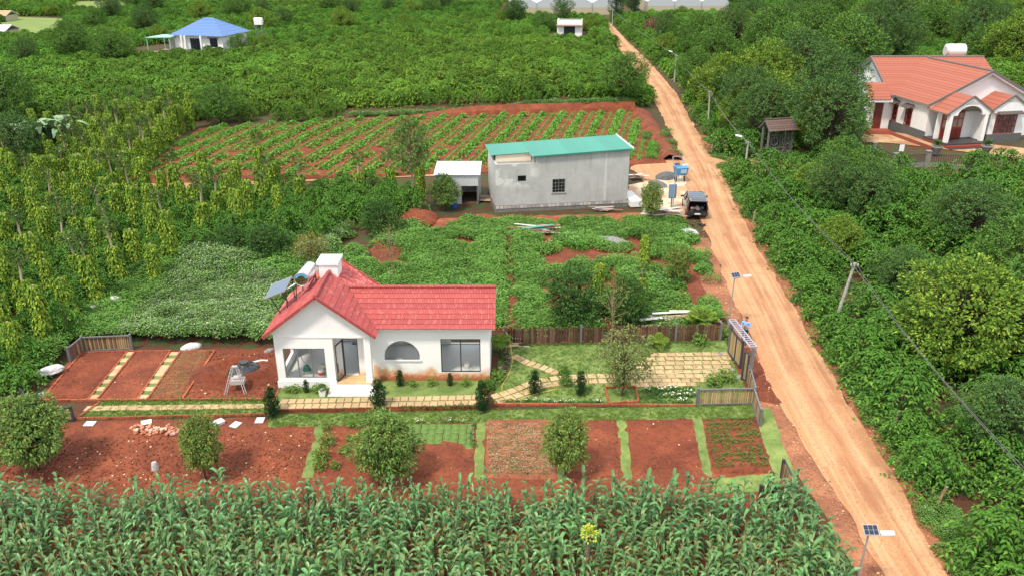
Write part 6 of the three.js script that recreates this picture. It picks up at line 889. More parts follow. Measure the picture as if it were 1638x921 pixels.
  // grass blades of the lawns
  const tuft = (() => { const r = rng(840), m = new MB(); for (let i = 0; i < 9; i++) { m.color(0.13 + 0.06 * r(), 0.23 + 0.06 * r(), 0.055); m.leaf(V((r() - 0.5) * 0.14, 0, (r() - 0.5) * 0.14), V((r() - 0.5), 1.1, (r() - 0.5)).normalize(), V(1, 0, 0), 0.06 + 0.04 * r(), 0.02); } return m.geometry(true); })();
  const gr = [], LG = [[[[-0.95, -36.42], [12.58, -36.42], [12.88, -43.74], [-0.71, -43.17]], 3600], [[[-12.16, -34.31], [12.73, -35.22], [12.56, -36.36], [-12.43, -35.52]], 2600], [[[-22.03, -35.22], [-12.45, -35.58], [-12.82, -36.92], [-21.62, -36.73]], 1400]]; for (const [[a, b, c, d], n] of LG) for (let i = 0; i < n; i++) { const u = q(), v = q(); gr.push([lerp(lerp(a[0], b[0], u), lerp(d[0], c[0], u), v), 0.03, lerp(lerp(a[1], b[1], u), lerp(d[1], c[1], u), v), 0.7 + 0.7 * q()]); }
  stand('lawn_grass', 'short blades of the new lawns', 'grass', [tuft], gr, 89, 0.4);
}
{
  const q = rng(95), it = [], pale = [], cl = [0, 1].map((k) => { const g = new THREE.IcosahedronGeometry(1, 0), m = new MB(), r = rng(850 + k), p = g.attributes.position, v = V(0, 0, 0), kk = []; m.color(0.15, 0.055, 0.028); const mp = new Map(); for (let i = 0; i < p.count; i++) { const key = [p.getX(i).toFixed(3), p.getY(i).toFixed(3), p.getZ(i).toFixed(3)].join(); if (!mp.has(key)) mp.set(key, 0.6 + 0.6 * r()); const f = mp.get(key); kk.push(V(p.getX(i) * f, p.getY(i) * f * 0.7, p.getZ(i) * f)); } for (let i = 0; i < kk.length; i += 3) m.tri(kk[i], kk[i + 1], kk[i + 2]); return m.geometry(true); });
  for (const [[a, b, c, d], n] of [[[[-24.78, -33.12], [-9.85, -33.98], [-9.56, -30.21], [-23.55, -29.09]], 2600], [[[-9.3, -34.31], [-5.53, -33.98], [-1.9, -30.34], [-8.67, -30.53]], 900], [[[2.7, -34.76], [5.2, -34.88], [4.89, -30.25], [2.63, -30.25]], 500], [[[5.85, -34.82], [8.99, -34.94], [8.66, -31], [5.65, -30.91]], 500], [[[-24.77, -37.11], [-22.53, -37.11], [-22.61, -41.99], [-25.05, -41.91]], 600], [[[-21.86, -37.11], [-19.98, -37.11], [-20.15, -42.07], [-21.98, -42.07]], 500], [[[-17.3, -37.11], [-12.69, -37.17], [-14.01, -42.07], [-17.3, -42.07]], 1200], [[[-6.93, -66.36], [14.27, -67.72], [13.46, -64.73], [-6.69, -63.79]], 900]]) for (let i = 0; i < n; i++) { const u = q(), v = q(), x = lerp(lerp(a[0], b[0], u), lerp(d[0], c[0], u), v), z = lerp(lerp(a[1], b[1], u), lerp(d[1], c[1], u), v), k = 0.6 + 0.8 * q(); it.push([x, 0.06, z, 0.02 + 0.06 * q() * q(), q() < 0.06 ? [4, 8, 11] : [k, k, k]]); }
  stand('soil_clods', 'small clods and crumbs of red earth on the beds and bare ground', 'soil clods', cl, it, 96, 0.3);
  const st = []; for (let i = 0; i < 1500; i++) { const z = -20 - q() * 80, right = q() < 0.6, x = right ? roadR(z) - 0.2 + q() * 1.1 : roadL(z) - 0.8 + q() * 1.0, k = 0.8 + 1.5 * q(); st.push([x, 0.06, z, 0.02 + 0.07 * q() * q(), [k * 2, k * 3, k * 3.5]]); }
  stand('road_stones', 'loose stones along both road edges', 'stones', cl, st, 97, 0.3);
}
// pale far meadows
patch('far_meadow', null, [[-120.5, -198.79], [-109.89, -203.91], [-129.09, -248.31], [-153.68, -256.21]], { y: 0.05, mat: M.grass, tint: 0.3, cell: 6, tone: [1.05, 1.05, 0.9] });
patch('far_meadow', null, [[-141.4, -269], [-123.72, -273.54], [-137.66, -316.01], [-160.65, -316.01]], { y: 0.05, mat: M.grass, tint: 0.3, cell: 6, tone: [1.05, 1.05, 0.9] });
patch('clearing', null, [[46.31, -201.32], [61.96, -206.57], [64.45, -220.92], [52.36, -217.9]], { y: 0.06, mat: M.grass, tint: 0.3, cell: 3, tone: [1.1, 1.2, 0.9] });

// ---------- fences: every stick a part ----------
const stickG = [0, 1, 2, 3].map((k) => { const r = rng(900 + k), m = new MB(); m.tube([V(0, 0, 0), V((r() - 0.5) * 0.03, 0.5, (r() - 0.5) * 0.02), V((r() - 0.5) * 0.03, 1 + 0.05 * r(), 0)], (t) => 0.5 * (1 - 0.15 * t), 6); return m.geometry(); });
const bambooM = [[0.72, 0.53, 0.27], [0.6, 0.44, 0.22], [0.8, 0.6, 0.34], [0.5, 0.36, 0.18]].map((c) => std({ map: woodT, color: lin(...c), roughness: 0.75 })), darkStickM = [[0.17, 0.075, 0.045], [0.12, 0.055, 0.035], [0.22, 0.11, 0.07], [0.26, 0.15, 0.1]].map((c) => std({ map: woodT, color: lin(...c), roughness: 0.9 }));
function stickPanel(f, a, b, h, gap, mats, { frame = M.greySteel, y = 0.06, seed = 1, posts = [1, 1], rails = true } = {}) {
  const r = rng(seed), L = Math.hypot(b[0] - a[0], b[1] - a[1]), n = Math.round(L / gap), ux = (b[0] - a[0]) / L, uz = (b[1] - a[1]) / L, A = V(a[0], 0, a[1]), B = V(b[0], 0, b[1]);
  for (let i = 0; i < n; i++) { const t = (i + 0.5) / n, o = part('slat', stickG[Math.floor(r() * 4)], mats[Math.floor(r() * 4)], f); o.position.set(lerp(a[0], b[0], t) + uz * 0.01, y, lerp(a[1], b[1], t) - ux * 0.01); const w = gap * (0.78 + 0.3 * r()); o.scale.set(w, h * (0.93 + 0.1 * r()), 0.05); o.rotation.set(0, -Math.atan2(uz, ux), (r() - 0.5) * 0.05); }
  const yv = (q, yy) => V(q.x - uz * 0.05, yy, q.z + ux * 0.05);
  if (rails) { new MB().bar(yv(A, y + h + 0.04), yv(B, y + h + 0.04), 0.07, 0.07).build('top_rail', frame, f); new MB().bar(yv(A, y + 0.02), yv(B, y + 0.02), 0.06, 0.07).build('bottom_rail', frame, f); } else for (const k of [0.25, 0.75]) new MB().bar(V(A.x + uz * 0.06, y + h * k, A.z - ux * 0.06), V(B.x + uz * 0.06, y + h * k, B.z - ux * 0.06), 0.05, 0.06).build('rail', darkStickM[1], f);
  [[A, posts[0]], [B, posts[1]]].forEach(([q, on]) => { if (on) new MB().box(q.x - 0.06, -0.1, q.z - 0.06, q.x + 0.06, y + h + 0.12, q.z + 0.06).build('post', frame, f); });
}
{
  const f = thing('rear_fence', 'long dark brown stick fence behind the right lawn', 'fence'), a = [-0.41, -43.17], b = [12.55, -43.66], c = [0, 0.35, 0.79, 1]; for (let i = 0; i < 3; i++) { const q = (t) => [lerp(a[0], b[0], t), lerp(a[1], b[1], t)]; stickPanel(f, q(c[i]), q(c[i + 1]), 1.08, 0.155, darkStickM, { seed: i + 3, posts: [1, i === 2], rails: false }); }
  const g = thing('corner_fence', 'angled reed fence at the far left corner of the seed beds', 'fence'); stickPanel(g, [-25.33, -41.01], [-25.21, -42.38], 0.85, 0.12, [darkStickM[3], bambooM[3], bambooM[1], darkStickM[2]], { seed: 11, frame: M.greySteel }); stickPanel(g, [-25.21, -42.38], [-22.47, -42.62], 0.85, 0.12, [darkStickM[3], bambooM[3], bambooM[1], darkStickM[2]], { seed: 12, posts: [0, 1] });
  const l = thing('left_fence', 'bamboo panel with grey frame at left end of the lawn strip', 'fence'); stickPanel(l, [-24.23, -34.99], [-22.15, -34.94], 0.7, 0.14, bambooM, { seed: 13, frame: M.darkSteel }); stickPanel(l, [-24.23, -34.99], [-25.52, -36.54], 0.7, 0.14, darkStickM, { seed: 14, posts: [0, 1], frame: M.darkSteel });
  const q = thing('front_fence', 'bamboo panels with grey frame at the lawn corner near the road', 'fence'); stickPanel(q, [9.65, -36.42], [12.61, -36.54], 0.86, 0.12, bambooM, { seed: 15 }); stickPanel(q, [12.61, -36.54], [12.38, -34.42], 0.86, 0.12, [bambooM[3], bambooM[1], darkStickM[3], bambooM[3]], { seed: 16, posts: [0, 1] }); stickPanel(q, [12.61, -36.54], [12.9, -38.74], 0.86, 0.12, [bambooM[3], bambooM[1], darkStickM[3], bambooM[3]], { seed: 17, posts: [0, 1] });
  const e = thing('field_corner_fence', 'brown stick panels beside the maize and the road', 'fence'); stickPanel(e, [10.64, -28.4], [12.12, -28.66], 0.85, 0.1, darkStickM, { seed: 18, frame: M.darkSteel }); stickPanel(e, [12.12, -28.66], [12.16, -30.21], 0.85, 0.12, [bambooM[3], darkStickM[3], bambooM[1], darkStickM[2]], { seed: 19, frame: M.darkSteel, posts: [0, 1] });
}
// garden gate with open leaves and its metal lattice top
{
  const g = thing('garden_gate', 'tall open bamboo gate leaves with dark frames beside the road', 'gate'), A = [12.69, -42.07], B = [13.01, -38.74], a2 = [12.89, -40.28], b2 = [12.67, -39.01];
  const leaf = (p, q, h, s) => { const L = new THREE.Group(); L.name = 'gate_leaf'; g.add(L); stickPanel(L, p, q, h, 0.12, [bambooM[3], bambooM[1], darkStickM[3], bambooM[0]], { seed: s, frame: M.darkSteel, y: 0.12 }); const m = [(p[0] + q[0]) / 2, (p[1] + q[1]) / 2]; new MB().box(m[0] - 0.04, 0.1, m[1] - 0.04, m[0] + 0.04, 0.15 + h, m[1] + 0.08).build('stile', M.darkSteel, L); };
  leaf(A, a2, 1.55, 21); leaf(B, b2, 1.55, 22);
  for (const [x, z] of [A, B]) new MB().box(x - 0.08, -0.1, z - 0.08, x + 0.08, 2.16, z + 0.08).build('gate_post', M.greySteel, g);
  const steel = M.plastic(0.36, 0.4, 0.5, 0.4), w = new MB(), dx = 0.36; for (const o of [0, dx]) w.bar(V(A[0] + o - 0.2, 2.2, A[1]), V(B[0] + o - 0.2, 2.2, B[1]), 0.06, 0.06); w.build('lattice_rail', steel, g); for (let i = 0; i <= 14; i++) { const t = i / 14; new MB().bar(V(lerp(A[0], B[0], t) - 0.22, 2.24, lerp(A[1], B[1], t)), V(lerp(A[0], B[0], t) + dx - 0.18, 2.24, lerp(A[1], B[1], t)), 0.035, 0.035).build('lattice_rung', steel, g); }
}
// ---------- street lamps, poles and wires ----------
function lampPole(x, z, y, h, turn, label, arm = 0.45) {
  const g = thing('solar_street_lamp', label, 'street lamp', x, y, z, turn, 'solar lamps along the road'); new MB().tube([V(0, -0.1, 0), V(0.03, h * 0.5, 0), V(0.05, h, 0)], (t) => 0.05 - 0.015 * t, 8).build('pole', M.galvanised, g); new MB().bar(V(0.05, h - 0.03, 0), V(0.2 + arm, h + 0.08, 0), 0.04, 0.04).build('arm', M.galvanised, g);
  new MB().geo(new THREE.BoxGeometry(0.46, 0.06, 0.2), mx(0.38 + arm, h + 0.12, 0, 0, 0, 0.1)).build('lamp_head', M.whitePaint, g); const p = new MB().geo(new THREE.BoxGeometry(0.5, 0.03, 0.42), mx(0.1, h + 0.2, 0, 0.35, 0, 0.1)).build('solar_panel', M.galvanised, g); for (let i = 0; i < 3; i++) for (let j = 0; j < 2; j++) new MB().geo(new THREE.BoxGeometry(0.145, 0.006, 0.18), mx(0.1, h + 0.2, 0, 0.35, 0, 0.1).multiply(mx((i - 1) * 0.158, 0.02, (j - 0.5) * 0.195))).build('cell', M.panel, p);
}
lampPole(...[13.5, -45.53], 0, 3.35, 0.1, 'solar street lamp beside the garden gate'); lampPole(...[12.64, 2.46, -23].filter((_, i) => i !== 1), 0, 2.95, -0.1, 'solar street lamp at the bottom edge by the maize', 0.3); lampPole(...[14.27, -68.95], 0.1, 3.9, 0.2, 'solar street lamp on the concrete pad behind the car');
function pole(x, z, h, lx, lz, label, lamp) { const y = hgt(x, z), g = thing('utility_pole', label, 'pole', x, y, z, 0, 'concrete utility poles'); new MB().tube([V(0, -0.2, 0), V(lx, h, lz)], (t) => 0.13 - 0.045 * t, 8).build('shaft', M.poleConcrete, g); new MB().geo(new THREE.BoxGeometry(0.5, 0.07, 0.07), mx(lx, h - 0.2, lz, 0, 0.5)).build('crossarm', M.greySteel, g); for (const s of [-0.2, 0.2]) new MB().geo(new THREE.CylinderGeometry(0.035, 0.045, 0.12, 8), mx(lx + s, h - 0.1, lz + s * 0.1)).build('insulator', M.plastic(0.5, 0.48, 0.45, 0.3), g); if (lamp) { new MB().bar(V(lx, h - 0.1, lz), V(lx - 0.8, h + 0.5, lz), 0.05, 0.05).build('lamp_arm', M.galvanised, g); new MB().geo(new THREE.BoxGeometry(0.6, 0.08, 0.3), mx(lx - 1.0, h + 0.55, lz, 0.2, 0, -0.2)).build('lamp_head', M.whitePaint, g); } return V(x + lx, y + h - 0.1, z + lz); }
{
  const t = [pole(...[25.7, -217.9], 5, 0, 0, 'utility pole far up beside the top of the road'), pole(...[27.06, -137.74], 4.4, 0, 0, 'lamp carrying utility pole by the upper road', true), pole(...[24.95, -102.86], 4.6, -0.2, 0, 'utility pole right of the road below the upper lamp'), pole(22.9, -77.9, 4.1, 0.05, 0, 'utility pole with lamp at the lane corner', true), pole(19.9, -45.2, 4.6, 0.5, 0.35, 'leaning concrete pole in the coffee right of the road')];
  const end = V(17.6, 5.0, -13), top2 = [t[4], end]; const r = rng(6);
  for (let i = 0; i < 5; i++) for (const s of [0, 1]) { const a = t[i].clone(), b = (i < 4 ? t[i + 1] : V(18.4, 4.9, -22)).clone(); a.x += s * 0.22 - 0.1; b.x += s * 0.22 - 0.1; const pts = []; for (let k = 0; k <= 14; k++) { const u = k / 14, p = a.clone().lerp(b, u); p.y -= 4 * (0.35 + 0.18 * s) * u * (1 - u); pts.push(p); } tag(new MB().tube(pts, i > 2 ? 0.013 : 0.02, 5).build('power_line', M.plastic(0.12, 0.12, 0.125, 0.6)), (s ? 'lower' : 'upper') + ' power line of the ' + ['highest stretch beside the upper road', 'stretch between the upper lamp and the next pole', 'stretch above the side lane', 'stretch from lane corner to leaning pole', 'nearest stretch running off the right edge'][i], 'wire', 'power lines along the road'); }
  pole(18.4, -22, 5, 0.05, 0, 'concrete pole at the bottom right corner');
  [[[18.82, -34.09], 0.15], [[18.66, -31.49], -0.12], [[18.17, -28.15], 0.2], [[18.09, -25.01], 0.12], [[19.43, -47.73], 0.06], [[19.28, -44.33], 0.1], [[20.47, -65.38], 0.04], [[19.28, -40.28], 0.03], [[23.72, -88.81], 0.02], [[22.31, -89.37], 0.05], [[19.87, -56.5], 0.06]].forEach(([[x, z], l], k) => { const o = new MB().tube([V(0, -0.1, 0), V(l * 0.6, 0.6, 0), V(l, 1.15, l * 0.3)], (t) => 0.075 - 0.01 * t, 8).build('fence_post', std({ map: barkT, color: k % 3 ? lin(0.8, 0.66, 0.5) : lin(0.95, 0.93, 0.9), roughness: 1 })); o.position.set(x, hgt(x, z), z); tag(o, 'weathered fence post beside the road, ' + ['below the right shrubs', 'second from the bottom shrubs', 'third counting towards the corner', 'nearest the bottom right corner', 'near the gate across the road', 'just below the gate across the road', 'opposite the car', 'above the shrub verge', 'by the side lane', 'left by the side lane', 'halfway along the plantation edge'][k], 'post', 'roadside fence posts'); });
}
// ---------- the car with raised tailgate ----------
{
  const [cx, cz] = [16.11, -66.36], g = thing('black_suv', 'black parked SUV with its tailgate raised, on the dirt road', 'car', cx, 0.09, cz - 2.2, -0.1), paint = new THREE.MeshPhysicalMaterial({ color: lin(0.012, 0.014, 0.018), roughness: 0.3, clearcoat: 1, clearcoatRoughness: 0.08, side: THREE.DoubleSide }), glassD = std({ color: lin(0.02, 0.025, 0.03), roughness: 0.06 });
  // stations along z (front negative): half width, sill, shoulder height
  const st = [[-2.3, 0.62, 0.45, 0.75], [-2.2, 0.8, 0.3, 0.88], [-1.7, 0.9, 0.25, 1.0], [-0.9, 0.92, 0.25, 1.06], [0, 0.93, 0.25, 1.08], [1.2, 0.93, 0.25, 1.1], [1.9, 0.91, 0.28, 1.1], [2.25, 0.84, 0.36, 1.05]], ring = ([z, w, s, h]) => [[-w * 0.9, s], [-w, s + 0.12], [-w, (s + h) / 2], [-w * 0.985, h - 0.08], [-w * 0.9, h], [0, h + 0.02], [w * 0.9, h], [w * 0.985, h - 0.08], [w, (s + h) / 2], [w, s + 0.12], [w * 0.9, s]].map(([x, y]) => V(x, y, z));
  const b = new MB(); for (let i = 0; i + 1 < st.length; i++) { const p = ring(st[i]), q = ring(st[i + 1]), last = i === st.length - 2; for (let k = 0; k + 1 < p.length; k++) { if (last && k >= 4 && k <= 5) continue; b.quad(p[k], q[k], q[k + 1], p[k + 1]); } b.quad(p[10], q[10], q[0], p[0]); } const f0 = ring(st[0]); for (let k = 1; k < 10; k++) b.tri(f0[0], f0[k], f0[k + 1]); const e0 = ring(st[7]); b.quad(e0[0], e0[10], V(0.78, 0.66, 2.26), V(-0.78, 0.66, 2.26)); b.quad(e0[0], V(-0.78, 0.66, 2.26), V(-0.74, 1.05, 2.24), e0[3]).quad(e0[10], e0[7], V(0.74, 1.05, 2.24), V(0.78, 0.66, 2.26)); b.build('body', paint, g);
  // cabin: pillars and roof around an open rear
  const cab = (z, w, y) => V(w, y, z), roofR = [[-0.55, 0.66, 1.66], [0.3, 0.7, 1.74], [1.3, 0.7, 1.73], [1.95, 0.67, 1.68]], base = [[-1.25, 0.82, 1.07], [0.1, 0.86, 1.09], [1.3, 0.86, 1.1], [2.15, 0.8, 1.08]], rm = new MB(); for (let i = 0; i < 3; i++) rm.quad(V(-roofR[i][1], roofR[i][2], roofR[i][0]), V(-roofR[i + 1][1], roofR[i + 1][2], roofR[i + 1][0]), V(roofR[i + 1][1], roofR[i + 1][2], roofR[i + 1][0]), V(roofR[i][1], roofR[i][2], roofR[i][0])); rm.build('roof', paint, g);
  for (const s of [-1, 1]) { for (let i = 0; i < 3; i++) { const q = (u, v) => { const B0 = V(s * base[i][1], base[i][2], base[i][0]).lerp(V(s * base[i + 1][1], base[i + 1][2], base[i + 1][0]), u), R0 = V(s * roofR[i][1], roofR[i][2], roofR[i][0]).lerp(V(s * roofR[i + 1][1], roofR[i + 1][2], roofR[i + 1][0]), u); return B0.lerp(R0, v); }; new MB().quad(q(0.06, 0.02), q(0.94, 0.02), q(0.94, 0.9), q(0.06, 0.9)).build('side_window', glassD, g); new MB().bar(q(0, 0), q(0, 1), 0.08, 0.06).bar(q(0, 0.95), q(1, 0.97), 0.06, 0.07).build('pillar', paint, g); } new MB().bar(V(s * 0.8, 1.08, 2.15), V(s * 0.67, 1.68, 1.95), 0.1, 0.1).build('rear_pillar', paint, g); new MB().bar(V(s * 0.66, 1.74, -0.3), V(s * 0.66, 1.77, 1.75), 0.035, 0.04).build('roof_rail', M.alu, g); new MB().geo(new THREE.BoxGeometry(0.26, 0.15, 0.1), mx(s * 1.05, 1.12, -0.85)).build('wing_mirror', paint, g); new MB().box(s * 0.84 - 0.09, 0.78, 2.18, s * 0.84 + 0.06, 1.05, 2.24).build('tail_light', M.plastic(0.3, 0.012, 0.012, 0.25), g); }
  new MB().quad(V(-0.8, 1.08, -1.25), V(0.8, 1.08, -1.25), V(0.65, 1.65, -0.56), V(-0.65, 1.65, -0.56)).build('windscreen', glassD, g);
  for (let i = 0; i < 3; i++) { const z = 0.05 + i * 0.6; new MB().box(-0.56, 1.742, z, 0.56, 1.757, z + 0.53).build('roof_glass', std({ color: lin(0.05, 0.08, 0.12), roughness: 0.08 }), g); }
  const tg = new MB(); tg.hexa([V(-0.74, 1.7, 1.95), V(0.74, 1.7, 1.95), V(0.72, 1.72, 2.85), V(-0.72, 1.72, 2.85)].reverse(), [V(-0.74, 1.78, 1.95), V(0.74, 1.78, 1.95), V(0.72, 1.79, 2.85), V(-0.72, 1.79, 2.85)].reverse()); const T = tg.build('tailgate', paint, g); new MB().box(-0.6, 1.797, 2.1, 0.6, 1.802, 2.6).build('rear_window', glassD, T);
  new MB().box(-0.75, 0.62, 1.0, 0.75, 0.68, 2.2).build('cargo_floor', M.plastic(0.06, 0.055, 0.05, 0.9), g); new MB().box(-0.7, 0.68, 0.95, 0.7, 1.35, 1.02).build('seat_back', M.plastic(0.03, 0.03, 0.03, 0.8), g); new MB().box(-0.88, 0.36, 2.2, 0.88, 0.62, 2.36).build('bumper', M.plastic(0.025, 0.025, 0.027, 0.6), g); new MB().box(-0.24, 0.44, 2.365, 0.24, 0.56, 2.375).build('number_plate', M.whitePaint, g);
  for (const x of [-0.84, 0.84]) for (const z of [-1.42, 1.4]) { const w = new MB().geo(new THREE.TorusGeometry(0.26, 0.1, 10, 24), mx(x, 0.35, z, 0, Math.PI / 2)).build('wheel', M.plastic(0.02, 0.02, 0.02, 0.9), g); new MB().geo(new THREE.CylinderGeometry(0.2, 0.2, 0.12, 18), mx(x * 1.04, 0.35, z, 0, 0, Math.PI / 2)).build('rim', M.alu, w); }
  // what lies in the boot and on the ground behind
  const r = rng(8); [[-0.35, 'pink bag in the open car boot', [0.5, 0.25, 0.22]], [0.05, 'pale bundle in the open car boot', [0.45, 0.42, 0.4]], [0.42, 'dark bag in the open car boot', [0.1, 0.1, 0.11]]].forEach(([x, l, c], k) => { const o = new MB().geo(new THREE.IcosahedronGeometry(0.22, 2), mx(0, 0.14, 0, k, k * 2, 0, 1.1, 0.7, 0.9)).build('bag', M.plastic(...c, 0.8)); const p = V(x, 0.68, 1.75).applyEuler(new THREE.Euler(0, -0.1, 0)).add(g.position); o.position.copy(p); tag(o, l, 'bag', 'bags in the car boot'); });
  [[15.14, -64.73], [15.86, -64.89], [16.1, -64.57]].forEach(([x, z], k) => { const s = new THREE.Shape(); s.ellipse(0, 0, 0.09, 0.19, 0, 6.283); const o = new MB().geo(new THREE.ExtrudeGeometry(s, { depth: 0.09, bevelEnabled: true, bevelSize: 0.02, bevelThickness: 0.03, bevelSegments: 2 }), mx(0, 0.12, 0, Math.PI / 2, 0, 0)).build('shoe', M.plastic(0.06, 0.035, 0.03, 0.8)); o.position.set(x, 0.1, z); o.rotation.y = k * 1.1; tag(o, 'dark shoe on the road behind the car, ' + ['left one', 'middle one', 'right one'][k], 'shoe', 'shoes behind the car'); });
}
// ---------- person in a light blue shirt by the gate ----------
{
  const cap = (p, a, b, ra, rb) => { const ab = b.clone().sub(a), t = clamp(p.clone().sub(a).dot(ab) / ab.lengthSq()); return p.distanceTo(a.clone().addScaledVector(ab, t)) - lerp(ra, rb, t); };
  const field = (bones, c, size, res, k, colors) => { const mc = new MarchingCubes(res, new THREE.MeshStandardMaterial(), false, false, 120000); mc.isolation = 0; const p = V(0, 0, 0); for (let z = 0; z < res; z++) for (let y = 0; y < res; y++) for (let x = 0; x < res; x++) { p.set(c.x + (x / res * 2 - 1) * size, c.y + (y / res * 2 - 1) * size, c.z + (z / res * 2 - 1) * size); let d = 9; for (const [a, b, ra, rb] of bones) { const e = cap(p, a, b, ra, rb), h = clamp(0.5 + 0.5 * (d - e) / k); d = lerp(d, e, h) - k * h * (1 - h); } mc.field[z * res * res + y * res + x] = -d; } mc.update(); const n = mc.count, m = new MB(), a = mc.positionArray, nn = mc.normalArray; for (let i = 0; i < n; i++) { const q = V(a[3 * i] * size + c.x, a[3 * i + 1] * size + c.y, a[3 * i + 2] * size + c.z); m.col = colors(q); const nv = V(nn[3 * i], nn[3 * i + 1], nn[3 * i + 2]).normalize(); m.vert(q, nv); } return m; };
  const skin = [0.36, 0.2, 0.13], shirt = [0.22, 0.45, 0.75], dark = [0.02, 0.022, 0.03], J = (x, y, z) => V(x, y, z);
  const bones = [[J(0, 0.98, 0), J(0, 1.2, 0.01), 0.145, 0.135], [J(0, 1.2, 0.01), J(0, 1.4, 0.0), 0.14, 0.13], [J(-0.14, 1.42, 0), J(0.14, 1.42, 0), 0.075, 0.075], [J(0, 1.42, 0), J(0, 1.54, 0.02), 0.055, 0.05], [J(-0.09, 0.95, 0), J(-0.12, 0.52, 0.03), 0.095, 0.062], [J(-0.12, 0.52, 0.03), J(-0.13, 0.09, -0.03), 0.06, 0.042], [J(-0.13, 0.05, -0.04), J(-0.14, 0.045, 0.14), 0.045, 0.035], [J(0.09, 0.95, 0), J(0.12, 0.52, 0.09), 0.095, 0.062], [J(0.12, 0.52, 0.09), J(0.12, 0.09, 0.02), 0.06, 0.042], [J(0.12, 0.05, 0.01), J(0.13, 0.045, 0.19), 0.045, 0.035], [J(-0.2, 1.4, 0), J(-0.25, 1.13, 0.03), 0.058, 0.045], [J(-0.25, 1.13, 0.03), J(-0.09, 1.16, 0.24), 0.043, 0.032], [J(0.2, 1.4, 0), J(0.25, 1.13, 0.03), 0.058, 0.045], [J(0.25, 1.13, 0.03), J(0.09, 1.16, 0.24), 0.043, 0.032]];
  const body = field(bones, V(0, 0.86, 0.05), 0.92, 84, 0.04, (q) => (q.y < 0.1 ? [0.05, 0.04, 0.035] : q.y < 0.97 ? dark : q.y > 1.475 || (q.z > 0.13 && q.y < 1.3) ? skin : shirt));
  const head = field([[J(0, 1.66, 0.02), J(0, 1.69, 0.0), 0.088, 0.098], [J(0, 1.6, 0.05), J(0, 1.64, 0.05), 0.055, 0.07], [J(0, 1.645, 0.115), J(0, 1.625, 0.128), 0.013, 0.018], [J(-0.098, 1.64, 0), J(-0.1, 1.67, -0.005), 0.016, 0.02], [J(0.098, 1.64, 0), J(0.1, 1.67, -0.005), 0.016, 0.02], [J(0, 1.53, 0.02), J(0, 1.6, 0.02), 0.05, 0.05]], V(0, 1.65, 0.02), 0.17, 56, 0.018, (q) => (q.y > 1.71 || (q.z < -0.005 && q.y > 1.6) ? [0.012, 0.01, 0.01] : q.z > 0.085 && Math.abs(q.y - 1.665) < 0.009 && Math.abs(Math.abs(q.x) - 0.036) < 0.018 ? [0.03, 0.02, 0.02] : q.z > 0.08 && Math.abs(q.y - 1.592) < 0.006 && Math.abs(q.x) < 0.028 ? [0.2, 0.07, 0.06] : skin));
  const all = [body, head]; for (const s of [-1, 1]) { const w = V(s * 0.09, 1.16, 0.24), fb = [[w, w.clone().add(V(-s * 0.03, 0.02, 0.06)), 0.026, 0.03]]; for (let i = 0; i < 4; i++) { const k = w.clone().add(V(-s * 0.035 + (i - 1.5) * 0.019, 0.028, 0.085)), L = [0.026, 0.031, 0.029, 0.022][i]; fb.push([k, k.clone().add(V(-s * 0.012, 0.012, L)), 0.0088, 0.0085], [k.clone().add(V(-s * 0.012, 0.012, L)), k.clone().add(V(-s * 0.03, 0.03, L * 0.9)), 0.0085, 0.0075]); } fb.push([w.clone().add(V(s * 0.018, 0.02, 0.03)), w.clone().add(V(s * 0.03, 0.045, 0.07)), 0.011, 0.0085]); all.push(field(fb, w.clone().add(V(-s * 0.03, 0.02, 0.06)), 0.1, 48, 0.008, () => skin)); }
  const m = new MB(); for (const q of all) for (let i = 0; i < q.p.length; i += 3) { m.p.push(q.p[i], q.p[i + 1], q.p[i + 2]); m.n.push(q.n[i], q.n[i + 1], q.n[i + 2]); m.c.push(q.c[i], q.c[i + 1], q.c[i + 2]); } for (let i = 0; i < m.p.length / 3; i++) m.u.push(m.p[3 * i], m.p[3 * i + 1]);
  const g = thing('person', 'person in light blue shirt and dark trousers standing by the gate looking down', 'person', ...[13.86, 0.1, -43.22], -0.5); m.build('body', std({ vertexColors: true, roughness: 0.8 }), g);
  const ph = new MB().geo(new THREE.BoxGeometry(0.075, 0.012, 0.15), mx(0, 1.225, 0.335, 0.5)).build('phone', M.black); ph.position.copy(g.position); ph.rotation.y = -0.5; tag(ph, 'dark phone held by the person at the gate', 'phone');
}
// ---------- building-site things ----------
function planks(name, label, [x, z], n, L, cols, seed, y = 0.05) { const g = thing(name, label, 'debris', x, y, z, 0, 'heaps of boards and scrap'), r = rng(seed); for (let i = 0; i < n; i++) { const a = (r() - 0.5) * 0.9, l = L * (0.5 + 0.6 * r()), px = (r() - 0.5) * L * 0.5, pz = (r() - 0.5) * 0.9, yy = 0.05 + i * 0.035; new MB().bar(V(px - Math.cos(a) * l / 2, yy, pz - Math.sin(a) * l / 2), V(px + Math.cos(a) * l / 2, yy + 0.1 * (r() - 0.5), pz + Math.sin(a) * l / 2), 0.1 + 0.22 * r(), 0.03).build('board', M.plastic(...cols[i % cols.length], 0.8), g); } }
planks('board_heap', 'heap of red, white and green roof sheets in the weeds', [1.95, -62.86], 14, 3.6, [[0.32, 0.08, 0.08], [0.62, 0.6, 0.56], [0.4, 0.33, 0.24], [0.1, 0.3, 0.22], [0.5, 0.2, 0.18]], 51, 0.2);
